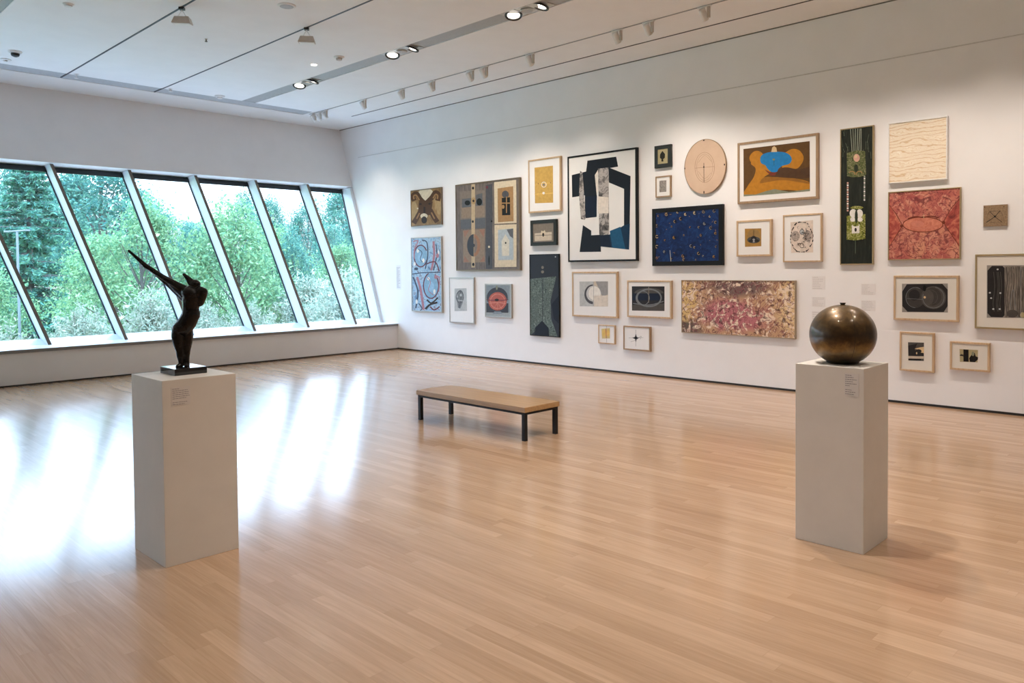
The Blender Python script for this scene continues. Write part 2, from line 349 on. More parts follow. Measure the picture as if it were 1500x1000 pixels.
# pictures: (left y, right y, bottom z, top z) on the wall, then shapes in mm from the centre
ARTS = {
 'a1': ((12.198,11.261,2.451,3.157),[('cream',[(238,223),(232,195),(214,168),(186,146),(148,127),(103,115),(53,108),(0,108),(-53,115),(-104,129),(-149,148),(-187,171),(-215,199),(-233,228),(-238,258),(-232,287),(-213,314),(-184,337),(-145,356),(-99,368),(-48,374),(5,373),(58,365),(108,352),(152,332),(189,309),(216,282),(233,253)]),('tanlt',[(-255,-66),(-258,-108),(-268,-148),(-282,-184),(-300,-213),(-322,-235),(-346,-248),(-371,-252),(-396,-246),(-420,-230),(-441,-206),(-459,-175),(-471,-137),(-479,-96),(-481,-53),(-477,-10),(-468,30),(-454,66),(-435,95),(-413,117),(-389,130),(-364,133),(-339,126),(-315,111),(-294,86),(-277,55),(-264,18),(-257,-23)]),('tanlt',[(465,16),(463,-25),(456,-64),(447,-99),(434,-127),(419,-148),(403,-161),(386,-165),(369,-159),(353,-145),(339,-122),(327,-92),(318,-56),(313,-16),(312,26),(315,67),(321,106),(331,140),(344,169),(359,190),(375,203),(392,206),(409,200),(425,185),(439,162),(451,132),(459,96),(464,57)]),('S:brown',[(-280,159),(-287,172),(-297,189),(-307,206),(-314,222),(-317,231),(-319,229),(-321,225),(-316,228),(-307,231),(-299,233),(-300,233),(-312,236),(-318,238),(-309,229),(-294,212),(-276,190),(-254,165),(-228,141),(-198,119),(-166,97),(-134,76),(-104,57),(-79,41),(-61,30)],[(-426,137),(-432,148),(-441,164),(-453,185),(-464,209),(-472,235),(-467,266),(-444,291),(-416,307),(-383,319),(-345,327),(-299,329),(-246,318),(-205,295),(-180,272),(-160,249),(-143,228),(-127,209),(-111,194),(-90,178),(-62,159),(-32,139),(-3,121),(22,105),(40,94)]),('S:brown',[(422,85),(426,97),(434,114),(443,135),(451,159),(456,185),(452,213),(436,239),(414,260),(387,278),(354,293),(312,303),(261,303),(221,288),(196,271),(177,253),(159,236),(142,220),(123,206),(97,189),(62,169),(25,148),(-10,128),(-41,111),(-63,99)],[(282,116),(287,129),(295,147),(303,166),(310,184),(313,197),(313,201),(312,201),(307,205),(300,209),(296,212),(299,211),(313,212),(321,214),(314,209),(301,196),(283,178),(261,158),(234,138),(203,118),(167,97),(129,75),(93,55),(63,37),(41,25)]),('brown',[(-221,117),(207,101),(164,-90),(114,-156),(-175,-147),(-235,-67)]),('S:brown',[(-219,-29),(-232,-42),(-249,-61),(-269,-83),(-291,-106),(-313,-129),(-333,-150),(-353,-170),(-375,-191),(-397,-213),(-418,-233),(-435,-249),(-448,-262)],[(-88,-83),(-100,-96),(-117,-114),(-137,-136),(-159,-159),(-181,-183),(-202,-204),(-222,-225),(-244,-247),(-266,-269),(-287,-289),(-304,-305),(-317,-318)]),('S:brown',[(59,-74),(70,-88),(84,-107),(100,-129),(119,-153),(138,-178),(158,-201),(178,-224),(200,-248),(223,-272),(244,-294),(262,-312),(274,-325)],[(191,-39),(202,-53),(215,-72),(232,-94),(249,-117),(267,-140),(284,-161),(303,-181),(323,-204),(345,-227),(366,-248),(383,-266),(396,-279)]),('S:brownlt',[(-340,182),(-342,190),(-346,200),(-350,212),(-352,223),(-352,231),(-351,234),(-348,236),(-340,240),(-330,242),(-320,243),(-311,242),(-304,239),(-293,230),(-277,213),(-260,193),(-244,172),(-230,154),(-220,142)],[(-385,180),(-387,187),(-391,197),(-395,210),(-398,224),(-398,238),(-392,250),(-379,260),(-363,266),(-344,270),(-322,271),(-298,268),(-275,259),(-256,245),(-237,225),(-219,204),(-203,183),(-190,165),(-180,153)]),('S:brownlt',[(364,128),(366,136),(370,146),(373,159),(376,173),(377,186),(375,199),(367,210),(357,220),(344,229),(328,237),(307,241),(285,238),(267,229),(251,216),(235,201),(220,186),(208,173),(199,165)],[(322,136),(324,143),(327,154),(331,166),(333,178),(334,188),(333,194),(330,199),(324,204),(317,209),(311,212),(309,213),(308,213),(300,209),(287,198),(272,184),(258,170),(245,157),(236,148)]),('S:brownlt',[(-213,-94),(-224,-107),(-240,-126),(-259,-148),(-278,-169),(-295,-188),(-306,-201)],[(-177,-108),(-188,-121),(-204,-140),(-223,-161),(-242,-183),(-259,-202),(-270,-215)]),('S:brownlt',[(146,-114),(158,-129),(175,-151),(194,-177),(214,-203),(230,-225),(242,-241)],[(181,-104),(193,-120),(210,-142),(229,-168),(248,-194),(265,-216),(276,-231)]),('cream',[(49,-172),(47,-183),(38,-193),(25,-202),(8,-209),(-13,-214),(-36,-216),(-61,-216),(-85,-214),(-109,-209),(-129,-202),(-147,-193),(-160,-182),(-168,-171),(-170,-160),(-167,-149),(-159,-138),(-146,-129),(-128,-122),(-107,-118),(-83,-115),(-59,-115),(-35,-118),(-11,-123),(9,-130),(26,-139),(39,-149),(47,-160)]),('dkbrown',[(28,-246),(26,-261),(19,-276),(9,-288),(-5,-299),(-21,-306),(-39,-311),(-58,-311),(-77,-309),(-94,-303),(-110,-294),(-124,-282),(-134,-268),(-140,-253),(-142,-238),(-139,-222),(-133,-208),(-122,-195),(-108,-185),(-92,-177),(-74,-173),(-55,-172),(-36,-175),(-18,-181),(-3,-190),(11,-202),(20,-216),(26,-231)]),('dkbrown',[(-72,12),(-12,8),(-14,-111),(-74,-108)]),('dkbrown',[(-121,69),(-122,65),(-125,61),(-130,58),(-136,55),(-144,53),(-152,52),(-161,53),(-170,54),(-179,56),(-186,58),(-193,62),(-198,66),(-200,70),(-201,74),(-200,78),(-197,82),(-192,86),(-186,88),(-178,90),(-170,91),(-161,91),(-152,90),(-143,88),(-136,85),(-129,81),(-125,78),(-122,73)]),('dkbrown',[(152,58),(151,54),(148,50),(143,47),(137,44),(130,42),(121,41),(113,41),(104,42),(96,44),(88,47),(82,50),(77,54),(74,59),(74,63),(75,67),(78,71),(82,74),(89,76),(96,78),(105,79),(113,79),(122,78),(130,76),(138,73),(144,70),(148,66),(151,62)]),('cream',[(-228,-10),(-229,-14),(-231,-17),(-234,-20),(-238,-22),(-243,-24),(-248,-24),(-254,-24),(-260,-24),(-265,-22),(-270,-20),(-274,-17),(-277,-14),(-279,-11),(-279,-7),(-279,-3),(-277,0),(-273,3),(-269,5),(-265,7),(-259,7),(-253,7),(-248,7),(-242,5),(-238,3),(-234,0),(-231,-3),(-229,-6)])]),
 'a2': ((12.2,11.277,0.786,2.231),[('ltblue',[(29,355),(24,310),(9,268),(-14,230),(-45,198),(-81,174),(-122,159),(-165,155),(-208,160),(-248,176),(-284,200),(-315,233),(-337,273),(-351,316),(-355,362),(-349,408),(-334,451),(-310,489),(-278,521),(-241,545),(-200,559),(-157,563),(-115,556),(-75,540),(-39,515),(-9,482),(12,443),(26,400)]),('ltblue',[(357,-211),(351,-264),(334,-314),(308,-360),(273,-398),(232,-427),(187,-446),(138,-453),(90,-448),(44,-431),(3,-403),(-31,-365),(-56,-320),(-71,-269),(-76,-215),(-69,-161),(-52,-110),(-25,-64),(10,-26),(52,3),(99,20),(147,26),(195,20),(240,2),(280,-26),(313,-64),(338,-109),(353,-159)]),('S:maroon',[(9,287),(-5,256),(-24,229),(-46,205),(-72,186),(-100,172),(-129,163),(-158,160),(-187,161),(-216,168),(-245,180),(-271,198),(-295,220),(-315,247),(-331,277),(-342,310),(-347,344),(-346,379),(-340,413),(-328,445),(-312,475),(-291,501),(-266,523),(-239,539),(-210,551),(-181,557),(-152,558),(-122,553),(-94,544),(-67,529),(-42,509),(-20,485),(-1,456)],[(43,281),(28,248),(7,218),(-18,192),(-48,170),(-81,153),(-118,142),(-156,137),(-195,139),(-233,148),(-268,163),(-299,184),(-326,209),(-349,239),(-366,272),(-377,307),(-383,344),(-382,381),(-375,417),(-363,452),(-345,484),(-321,513),(-294,537),(-262,557),(-226,571),(-188,579),(-149,580),(-111,574),(-75,562),(-42,544),(-13,521),(12,494),(31,464)]),('S:maroon',[(246,-8),(276,-30),(301,-58),(321,-90),(337,-126),(346,-164),(350,-204),(347,-244),(338,-283),(324,-320),(304,-354),(280,-383),(251,-408),(220,-427),(188,-440),(155,-447),(121,-448),(88,-442),(55,-430),(25,-412),(-3,-387),(-27,-358),(-46,-324),(-60,-286),(-67,-246),(-68,-206),(-63,-165),(-51,-126),(-34,-90),(-11,-57),(16,-30),(46,-8),(80,9)],[(272,6),(303,-18),(331,-48),(353,-83),(370,-121),(380,-161),(383,-203),(381,-245),(372,-286),(356,-326),(335,-362),(308,-395),(277,-422),(241,-444),(201,-460),(159,-469),(116,-469),(74,-462),(34,-448),(-2,-427),(-33,-399),(-60,-367),(-80,-331),(-94,-291),(-102,-249),(-103,-206),(-98,-163),(-85,-121),(-67,-83),(-42,-47),(-12,-17),(22,8),(59,27)]),('S:slate',[(-432,-1),(-126,24),(439,35)],[(-436,18),(-128,43),(438,53)]),('S:rose',[(200,633),(203,603),(207,561),(213,512),(217,460),(218,408),(214,360),(204,312),(188,259),(169,205),(150,155),(133,112),(122,81)],[(263,634),(266,604),(271,563),(276,514),(280,460),(281,406),(277,356),(267,305),(250,250),(231,195),(212,145),(195,102),(184,72)]),('S:slate',[(289,574),(292,551),(299,520),(305,482),(310,441),(312,399),(309,357),(298,312),(281,260),(260,205),(238,154),(220,110),(207,78)],[(318,576),(321,553),(327,521),(334,484),(339,442),(341,398),(338,355),(327,308),(309,255),(288,201),(267,149),(248,105),(236,74)]),('S:rose',[(-315,-56),(-303,-83),(-286,-118),(-267,-160),(-246,-208),(-226,-258),(-208,-310),(-192,-370),(-176,-441),(-160,-516),(-146,-587),(-134,-648),(-125,-691)],[(-246,-43),(-234,-70),(-218,-105),(-198,-147),(-177,-195),(-157,-247),(-139,-301),(-122,-362),(-106,-433),(-90,-508),(-76,-579),(-64,-640),(-55,-683)]),('S:slate',[(-426,-55),(-408,-86),(-380,-129),(-349,-180),(-320,-234),(-296,-289),(-284,-340),(-284,-394),(-294,-454),(-311,-516),(-329,-574),(-346,-624),(-356,-660)],[(-382,-45),(-364,-76),(-337,-118),(-306,-169),(-275,-225),(-251,-282),(-238,-337),(-238,-394),(-249,-457),(-265,-520),(-284,-579),(-300,-628),(-311,-664)]),('S:dkbrown',[(-18,-682),(-2,-672),(19,-657),(43,-640),(70,-623),(98,-608),(125,-596),(156,-586),(195,-577),(236,-569),(275,-562),(310,-556),(334,-551)],[(-60,-656),(-45,-646),(-24,-632),(2,-614),(31,-596),(63,-578),(98,-563),(136,-551),(179,-541),(222,-533),(263,-526),(297,-520),(320,-515)]),('S:dkbrown',[(-2,-498),(12,-506),(31,-519),(55,-535),(83,-549),(117,-560),(155,-561),(194,-549),(234,-530),(273,-507),(310,-483),(341,-463),(363,-449)],[(30,-476),(45,-485),(64,-499),(86,-513),(109,-525),(130,-532),(147,-533),(172,-525),(206,-509),(244,-487),(280,-463),(311,-443),(333,-429)]),('S:rose',[(-385,632),(-365,635),(-336,642),(-304,648),(-275,652),(-259,652),(-259,653),(-262,642),(-277,621),(-300,594),(-325,564),(-348,532),(-365,500),(-373,466),(-379,429),(-381,392),(-382,356),(-383,326),(-384,305)],[(-396,654),(-377,657),(-348,663),(-314,669),(-280,674),(-248,673),(-224,656),(-228,635),(-245,611),(-268,583),(-293,553),(-315,523),(-330,494),(-338,463),(-343,427),(-345,390),(-346,355),(-347,325),(-348,304)]),('S:maroon',[(22,193),(53,200),(95,211),(143,222),(192,231),(234,234),(264,229),(288,213),(313,183),(334,147),(352,111),(368,78),(379,56)],[(11,214),(40,220),(82,231),(132,243),(185,252),(236,256),(282,248),(316,225),(343,192),(366,155),(385,117),(400,85),(411,63)]),('S:slate',[(-119,656),(-100,652),(-74,649),(-46,646),(-20,639),(2,628),(18,611),(29,582),(37,544),(41,500),(42,453),(41,406),(37,362),(29,318),(15,270),(-1,222),(-18,177),(-32,139),(-42,111)],[(-110,677),(-94,674),(-68,671),(-37,667),(-3,658),(28,642),(50,618),(63,585),(71,545),(76,500),(77,453),(76,405),(72,360),(63,315),(49,266),(33,217),(16,172),(2,134),(-8,107)]),('S:rose',[(285,-26),(299,-31),(317,-36),(337,-42),(355,-50),(369,-63),(379,-82),(381,-114),(379,-158),(373,-208),(366,-257),(359,-300),(355,-329)],[(300,-10),(311,-14),(329,-19),(352,-26),(375,-37),(395,-54),(407,-79),(410,-114),(408,-159),(402,-209),(394,-259),(388,-301),(384,-330)]),('S:slate',[(-252,-569),(-239,-580),(-220,-595),(-198,-612),(-177,-630),(-162,-647),(-155,-658),(-156,-666),(-163,-674),(-175,-682),(-189,-690),(-203,-697),(-212,-703)],[(-227,-557),(-214,-567),(-195,-583),(-173,-600),(-152,-619),(-134,-637),(-125,-654),(-127,-670),(-138,-684),(-154,-695),(-170,-704),(-183,-711),(-191,-716)]),('white2',[(-210,462),(-211,453),(-214,445),(-218,438),(-224,432),(-230,428),(-238,425),(-246,424),(-254,425),(-261,428),(-268,433),(-274,439),(-278,447),(-280,455),(-281,463),(-280,472),(-277,480),(-273,487),(-267,493),(-260,498),(-252,500),(-245,501),(-237,500),(-229,497),(-222,492),(-217,486),(-213,479),(-210,470)]),('white2',[(-42,268),(-43,258),(-46,249),(-51,240),(-58,233),(-65,228),(-74,225),(-83,224),(-92,225),(-100,228),(-108,234),(-114,241),(-119,250),(-121,259),(-122,269),(-121,279),(-118,288),(-113,297),(-106,304),(-99,309),(-90,312),(-81,313),(-72,312),(-64,308),(-56,303),(-50,296),(-46,287),(-43,278)]),('white2',[(111,-81),(109,-88),(106,-95),(102,-101),(95,-106),(88,-109),(79,-112),(70,-113),(62,-112),(53,-110),(46,-106),(40,-101),(35,-95),(32,-88),(31,-81),(32,-74),(36,-67),(40,-61),(47,-56),(54,-53),(63,-50),(72,-49),(80,-50),(89,-53),(96,-56),(102,-61),(107,-67),(110,-74)]),('white2',[(277,-331),(276,-342),(274,-353),(269,-362),(264,-370),(257,-376),(250,-380),(242,-382),(235,-380),(228,-377),(221,-371),(216,-363),(212,-354),(210,-343),(209,-332),(210,-321),(213,-310),(217,-300),(223,-292),(229,-286),(237,-283),(244,-281),(252,-282),(259,-286),(265,-292),(271,-300),(274,-309),(277,-320)]),('ltblue2',[(-101,332),(-103,314),(-109,296),(-117,281),(-129,268),(-142,258),(-157,252),(-173,250),(-189,253),(-204,259),(-217,269),(-228,283),(-236,298),(-241,316),(-243,335),(-240,353),(-235,371),(-226,386),(-215,399),(-201,409),(-186,415),(-170,416),(-154,414),(-139,407),(-126,397),(-115,384),(-107,368),(-102,351)]),('ltblue2',[(235,-237),(233,-258),(226,-278),(215,-296),(201,-311),(184,-323),(165,-330),(145,-333),(126,-331),(107,-324),(90,-313),(77,-298),(66,-280),(60,-260),(58,-239),(61,-218),(68,-198),(79,-180),(93,-165),(110,-153),(129,-146),(149,-144),(168,-146),(187,-153),(203,-164),(217,-179),(227,-197),(233,-217)]),('white2',[(-317,207),(-318,199),(-321,191),(-325,183),(-331,177),(-338,173),(-345,170),(-353,169),(-361,170),(-369,173),(-376,178),(-381,184),(-385,191),(-388,200),(-389,208),(-388,217),(-385,225),(-380,232),(-375,238),(-368,243),(-360,245),(-352,246),(-344,245),(-336,242),(-330,238),(-324,231),(-320,224),(-317,216)]),('white2',[(406,417),(406,407),(404,398),(401,390),(397,383),(392,378),(387,375),(382,374),(376,375),(371,378),(367,384),(363,391),(360,399),(359,408),(358,418),(359,428),(361,437),(364,445),(368,452),(373,457),(378,460),(383,461),(388,460),(393,456),(398,451),(402,444),(404,436),(406,427)]),('white2',[(-269,-532),(-270,-542),(-273,-551),(-277,-560),(-282,-567),(-288,-573),(-294,-576),(-301,-577),(-308,-576),(-314,-573),(-320,-568),(-325,-561),(-328,-552),(-330,-543),(-331,-533),(-330,-523),(-328,-513),(-324,-505),(-319,-497),(-313,-492),(-306,-488),(-299,-487),(-292,-488),(-286,-491),(-280,-497),(-276,-504),(-272,-512),(-270,-522)]),('S:slate',[(-245,489),(-230,483),(-207,474),(-182,464),(-158,452),(-139,440),(-129,427),(-130,411),(-139,390),(-153,367),(-167,344),(-179,321),(-182,301),(-175,284),(-161,269),(-143,257),(-125,246),(-110,238),(-100,232)],[(-234,500),(-219,493),(-197,485),(-170,474),(-144,462),(-122,447),(-109,429),(-110,409),(-119,386),(-134,362),(-148,339),(-159,318),(-162,302),(-156,289),(-144,277),(-129,266),(-112,256),(-96,248),(-86,241)]),('S:rose',[(15,-54),(29,-64),(49,-76),(72,-91),(94,-108),(111,-126),(119,-145),(117,-166),(104,-192),(86,-221),(69,-250),(57,-278),(57,-304),(73,-326),(99,-346),(130,-364),(162,-378),(189,-391),(207,-400)],[(29,-45),(43,-55),(63,-67),(87,-83),(110,-101),(129,-121),(139,-143),(136,-168),(123,-196),(105,-225),(88,-254),(77,-280),(77,-301),(89,-319),(113,-337),(143,-354),(174,-368),(201,-380),(219,-390)]),('S:maroon',[(97,-627),(109,-634),(126,-647),(147,-661),(172,-675),(200,-686),(232,-690),(266,-684),(299,-672),(332,-657),(362,-641),(387,-628),(404,-620)],[(125,-608),(138,-616),(156,-629),(175,-642),(197,-654),(217,-662),(233,-664),(252,-661),(279,-651),(310,-637),(339,-622),(364,-609),(382,-600)]),('rose',[(340,-49),(339,-58),(335,-65),(330,-73),(322,-78),(313,-83),(302,-86),(291,-87),(281,-86),(270,-83),(261,-79),(254,-73),(248,-66),(245,-58),(243,-49),(245,-41),(249,-33),(255,-26),(262,-20),(272,-15),(282,-13),(293,-12),(304,-13),(314,-15),(323,-20),(330,-26),(336,-33),(339,-41)]),('rose',[(391,355),(390,345),(386,336),(381,328),(374,321),(366,316),(356,313),(347,312),(337,314),(328,317),(320,322),(313,329),(308,338),(305,347),(304,357),(305,366),(309,376),(314,384),(321,390),(329,395),(339,399),(348,399),(358,398),(367,395),(375,389),(382,382),(387,374),(390,365)]),('slate',[(-242,110),(-243,104),(-248,98),(-256,93),(-265,88),(-277,85),(-290,83),(-304,82),(-317,83),(-330,85),(-342,88),(-352,93),(-359,99),(-363,105),(-365,111),(-363,118),(-358,124),(-351,129),(-341,134),(-329,137),(-316,139),(-303,140),(-289,139),(-276,137),(-264,133),(-255,129),(-248,123),(-243,117)])]),
 'a3': ((10.848,9.201,1.577,3.158),[('greybr',[(-707,665),(-30,637),(-37,137),(-697,147)]),('taupe',[(-667,380),(-43,361),(-41,166),(-670,170)]),('slate2',[(-647,519),(-398,523),(-400,363),(-649,361)]),('slate2',[(-267,567),(-103,590),(-89,373),(-269,373)]),('black',[(-421,436),(-423,426),(-429,417),(-438,409),(-450,403),(-464,398),(-480,396),(-497,396),(-514,398),(-529,402),(-544,409),(-556,416),(-564,426),(-570,435),(-572,445),(-570,455),(-564,464),(-555,472),(-543,479),(-528,483),(-512,485),(-495,485),(-479,483),(-463,478),(-449,472),(-437,464),(-428,455),(-423,446)]),('black',[(-110,433),(-112,419),(-117,405),(-126,394),(-138,384),(-152,377),(-167,374),(-183,373),(-199,376),(-215,382),(-229,390),(-240,401),(-249,414),(-254,428),(-255,442),(-253,457),(-248,470),(-239,482),(-227,491),(-213,498),(-198,501),(-181,502),(-165,499),(-150,493),(-136,485),(-125,474),(-116,461),(-111,447)]),('slate2',[(-689,141),(-25,148),(-27,-32),(-682,-28)]),('taupe',[(-629,-54),(-44,-49),(-53,-644),(-629,-643)]),('rosebr',[(-620,-61),(-459,-55),(-577,-188)]),('rosebr',[(-45,-61),(-198,-60),(-72,-205)]),('rosebr',[(-620,-637),(-468,-633),(-600,-517)]),('rosebr',[(-57,-632),(-185,-636),(-68,-527)]),('dkgrey',[(-8,722),(159,731),(139,-762),(-29,-761)]),('creamtan',[(-385,776),(-290,768),(-312,-735),(-408,-735)]),('dkslate',[(-344,-537),(-367,-534),(-389,-529),(-411,-520),(-431,-508),(-450,-493),(-467,-475),(-482,-455),(-495,-432),(-504,-408),(-512,-383),(-516,-357),(-517,-330),(-515,-304),(-510,-278),(-502,-253),(-491,-230),(-478,-208),(-463,-189),(-445,-172),(-426,-158),(-405,-147),(-383,-139),(-361,-135),(-338,-134)]),('orangebr',[(-329,-134),(-308,-137),(-286,-143),(-266,-152),(-247,-164),(-229,-180),(-214,-197),(-200,-217),(-188,-240),(-179,-263),(-173,-288),(-169,-314),(-168,-340),(-170,-366),(-174,-392),(-181,-416),(-191,-439),(-203,-461),(-218,-480),(-234,-497),(-252,-511),(-272,-523),(-292,-531),(-313,-535),(-335,-537)]),('greybr',[(-330,-194),(-319,-195),(-308,-199),(-297,-206),(-287,-214),(-277,-225),(-269,-237),(-262,-251),(-256,-267),(-251,-284),(-248,-301),(-246,-319),(-245,-338),(-246,-356),(-249,-374),(-253,-392),(-258,-408),(-264,-424),(-272,-437),(-281,-449),(-290,-459),(-301,-467),(-312,-473),(-323,-477),(-334,-478)]),('dkslate',[(-306,-336),(-307,-343),(-310,-349),(-314,-354),(-319,-359),(-326,-362),(-333,-364),(-341,-365),(-349,-364),(-356,-362),(-363,-358),(-368,-353),(-372,-347),(-375,-341),(-376,-334),(-375,-328),(-372,-322),(-368,-316),(-362,-312),(-356,-308),(-348,-306),(-340,-306),(-333,-307),(-325,-309),(-319,-313),(-313,-318),(-309,-323),(-307,-330)]),('black',[(-312,694),(-313,688),(-316,682),(-319,678),(-324,674),(-330,671),(-336,670),(-343,669),(-350,671),(-356,673),(-362,677),(-367,681),(-371,687),(-373,692),(-373,698),(-373,704),(-370,710),(-366,714),(-362,718),(-356,721),(-349,722),(-342,722),(-336,721),(-329,719),(-324,715),(-319,711),(-315,705),(-313,700)]),('black',[(-330,93),(-331,88),(-333,83),(-336,79),(-340,75),(-345,73),(-351,71),(-357,71),(-362,72),(-368,74),(-373,77),(-377,81),(-380,85),(-382,90),(-382,96),(-382,101),(-380,106),(-376,110),(-372,114),(-367,116),(-362,118),(-356,118),(-350,117),(-345,115),(-340,112),(-336,108),(-332,103),(-331,98)]),('black',[(-324,-679),(-325,-686),(-327,-692),(-331,-697),(-336,-702),(-342,-706),(-348,-708),(-355,-708),(-362,-708),(-368,-705),(-374,-702),(-379,-697),(-382,-691),(-385,-685),(-385,-678),(-384,-672),(-382,-666),(-378,-660),(-373,-655),(-368,-652),(-361,-650),(-354,-649),(-347,-650),(-341,-652),(-335,-656),(-330,-661),(-327,-666),(-325,-672)]),('tanlt',[(-277,461),(-279,447),(-283,434),(-291,422),(-300,412),(-312,405),(-325,401),(-339,401),(-352,403),(-365,409),(-376,417),(-386,428),(-393,441),(-397,455),(-399,470),(-397,484),(-392,497),(-385,509),(-375,519),(-363,526),(-350,530),(-337,530),(-323,528),(-310,522),(-299,514),(-289,503),(-282,490),(-278,476)]),('dkbrown',[(-307,463),(-308,458),(-310,453),(-313,449),(-317,446),(-322,443),(-328,442),(-334,442),(-339,443),(-345,445),(-350,448),(-354,452),(-357,457),(-359,462),(-359,467),(-359,472),(-357,477),(-353,481),(-349,485),(-344,487),(-339,489),(-333,489),(-327,488),(-322,486),(-317,483),(-313,479),(-310,474),(-308,469)]),('cream',[(86,-373),(85,-378),(83,-382),(80,-386),(76,-389),(71,-391),(66,-392),(60,-393),(55,-392),(50,-390),(45,-388),(41,-385),(38,-381),(36,-376),(36,-372),(36,-367),(38,-363),(41,-359),(45,-356),(50,-354),(55,-352),(61,-352),(67,-353),(72,-354),(77,-357),(80,-360),(83,-364),(85,-369)]),('maroon',[(58,679),(58,673),(55,668),(51,663),(46,659),(39,657),(32,656),(25,655),(17,657),(10,659),(4,663),(-2,667),(-6,673),(-8,678),(-9,684),(-8,690),(-5,695),(-1,700),(4,704),(11,706),(18,707),(25,708),(33,706),(40,704),(46,700),(51,696),(55,690),(58,685)]),('black',[(154,75),(154,71),(152,68),(150,65),(146,62),(142,60),(138,59),(133,59),(129,60),(124,61),(120,63),(117,66),(115,70),(113,73),(113,77),(113,81),(115,85),(118,88),(121,90),(125,92),(129,93),(134,94),(138,93),(143,91),(147,89),(150,86),(152,83),(154,79)]),('black',[(74,-616),(73,-636),(72,-654),(70,-671),(67,-684),(63,-695),(60,-701),(56,-703),(52,-701),(49,-695),(46,-684),(43,-670),(42,-654),(41,-635),(41,-616),(41,-597),(43,-578),(45,-562),(48,-548),(51,-538),(55,-531),(59,-529),(62,-531),(66,-538),(69,-548),(71,-562),(73,-579),(74,-597)]),('cream',[(205,756),(746,752),(745,18),(208,27)]),('tan',[(290,640),(675,649),(675,50),(294,51)]),('dkgrey',[(566,517),(564,504),(558,491),(548,480),(534,471),(518,465),(500,462),(482,461),(463,464),(445,470),(429,479),(416,489),(406,502),(400,516),(398,530),(400,543),(407,556),(417,567),(431,576),(447,582),(465,586),(483,586),(502,583),(520,577),(535,568),(548,557),(558,545),(564,531)]),('black',[(393,467),(593,465),(597,160),(397,166)]),('tan',[(376,389),(624,373),(624,353),(376,369)]),('tan',[(498,483),(522,481),(518,199),(494,200)]),('tan',[(460,310),(459,302),(456,295),(452,289),(446,284),(439,280),(431,278),(423,278),(415,279),(407,282),(400,287),(395,293),(391,299),(388,307),(387,314),(388,322),(391,329),(395,335),(401,340),(408,344),(416,346),(424,346),(432,345),(440,342),(446,337),(452,331),(456,325),(459,317)]),('cream',[(207,6),(745,-4),(736,-732),(201,-734)]),('paleblue',[(292,-83),(666,-71),(667,-611),(294,-611)]),('slate2',[(507,-84),(666,-76),(664,-245),(585,-200)]),('cream2',[(379,-284),(474,-162),(568,-273),(561,-538),(388,-541)]),('black',[(500,-316),(499,-320),(498,-323),(495,-326),(492,-329),(488,-331),(484,-332),(480,-332),(475,-332),(471,-330),(467,-328),(464,-325),(462,-322),(460,-318),(460,-315),(460,-311),(462,-307),(464,-304),(467,-302),(471,-300),(476,-299),(480,-298),(484,-299),(489,-300),(492,-302),(496,-305),(498,-308),(499,-312)])]),
 'a4': ((11.071,10.384,0.609,1.453),[('palegrey',[(-193,215),(139,225),(146,-192),(-200,-206)]),('midgrey',[(47,112),(45,95),(39,78),(29,63),(16,50),(0,41),(-17,35),(-36,32),(-54,34),(-71,39),(-86,49),(-99,61),(-109,76),(-115,92),(-116,110),(-114,127),(-108,144),(-98,159),(-84,172),(-69,182),(-51,188),(-33,190),(-15,188),(2,183),(17,173),(30,161),(40,146),(45,130)]),('midgrey',[(-136,49),(64,74),(26,-54),(-39,-159),(-102,-136)]),('S:dkgrey',[(46,61),(44,41),(38,21),(29,3),(17,-13),(3,-26),(-13,-36),(-29,-41),(-46,-44),(-63,-42),(-79,-37),(-95,-28),(-109,-16),(-120,-1),(-129,17),(-134,37),(-136,58),(-133,78),(-128,98),(-118,117),(-106,132),(-92,145),(-76,155),(-59,160),(-43,162),(-26,161),(-10,156),(6,147),(20,134),(31,119),(40,101),(45,82),(46,61)],[(64,61),(62,40),(56,18),(46,-2),(33,-19),(16,-34),(-3,-45),(-24,-53),(-46,-56),(-68,-54),(-89,-48),(-108,-37),(-124,-23),(-137,-6),(-147,14),(-152,35),(-154,57),(-152,80),(-145,101),(-135,121),(-122,139),(-105,153),(-86,165),(-65,172),(-42,175),(-20,172),(1,166),(19,155),(35,141),(48,124),(57,104),(63,83),(64,62)]),('S:dkgrey',[(-42,186),(-40,170),(-36,148),(-31,122),(-28,93),(-26,64),(-26,36),(-31,6),(-39,-29),(-49,-64),(-60,-98),(-69,-126),(-75,-147)],[(-24,188),(-22,172),(-18,150),(-13,123),(-9,95),(-7,65),(-8,36),(-13,4),(-22,-30),(-32,-66),(-42,-100),(-51,-128),(-57,-148)]),('S:palegrey',[(-102,-4),(-86,-6),(-62,-8),(-34,-11),(-6,-15),(18,-17),(34,-19)],[(-98,11),(-81,9),(-57,7),(-29,4),(-2,0),(22,-2),(38,-4)]),('palegrey',[(11,97),(10,91),(8,85),(5,80),(0,75),(-5,72),(-11,70),(-17,69),(-23,70),(-29,71),(-34,75),(-38,79),(-41,84),(-43,90),(-44,96),(-43,102),(-41,108),(-37,113),(-33,117),(-28,121),(-22,123),(-16,123),(-10,123),(-4,121),(1,118),(5,114),(8,108),(10,103)])]),
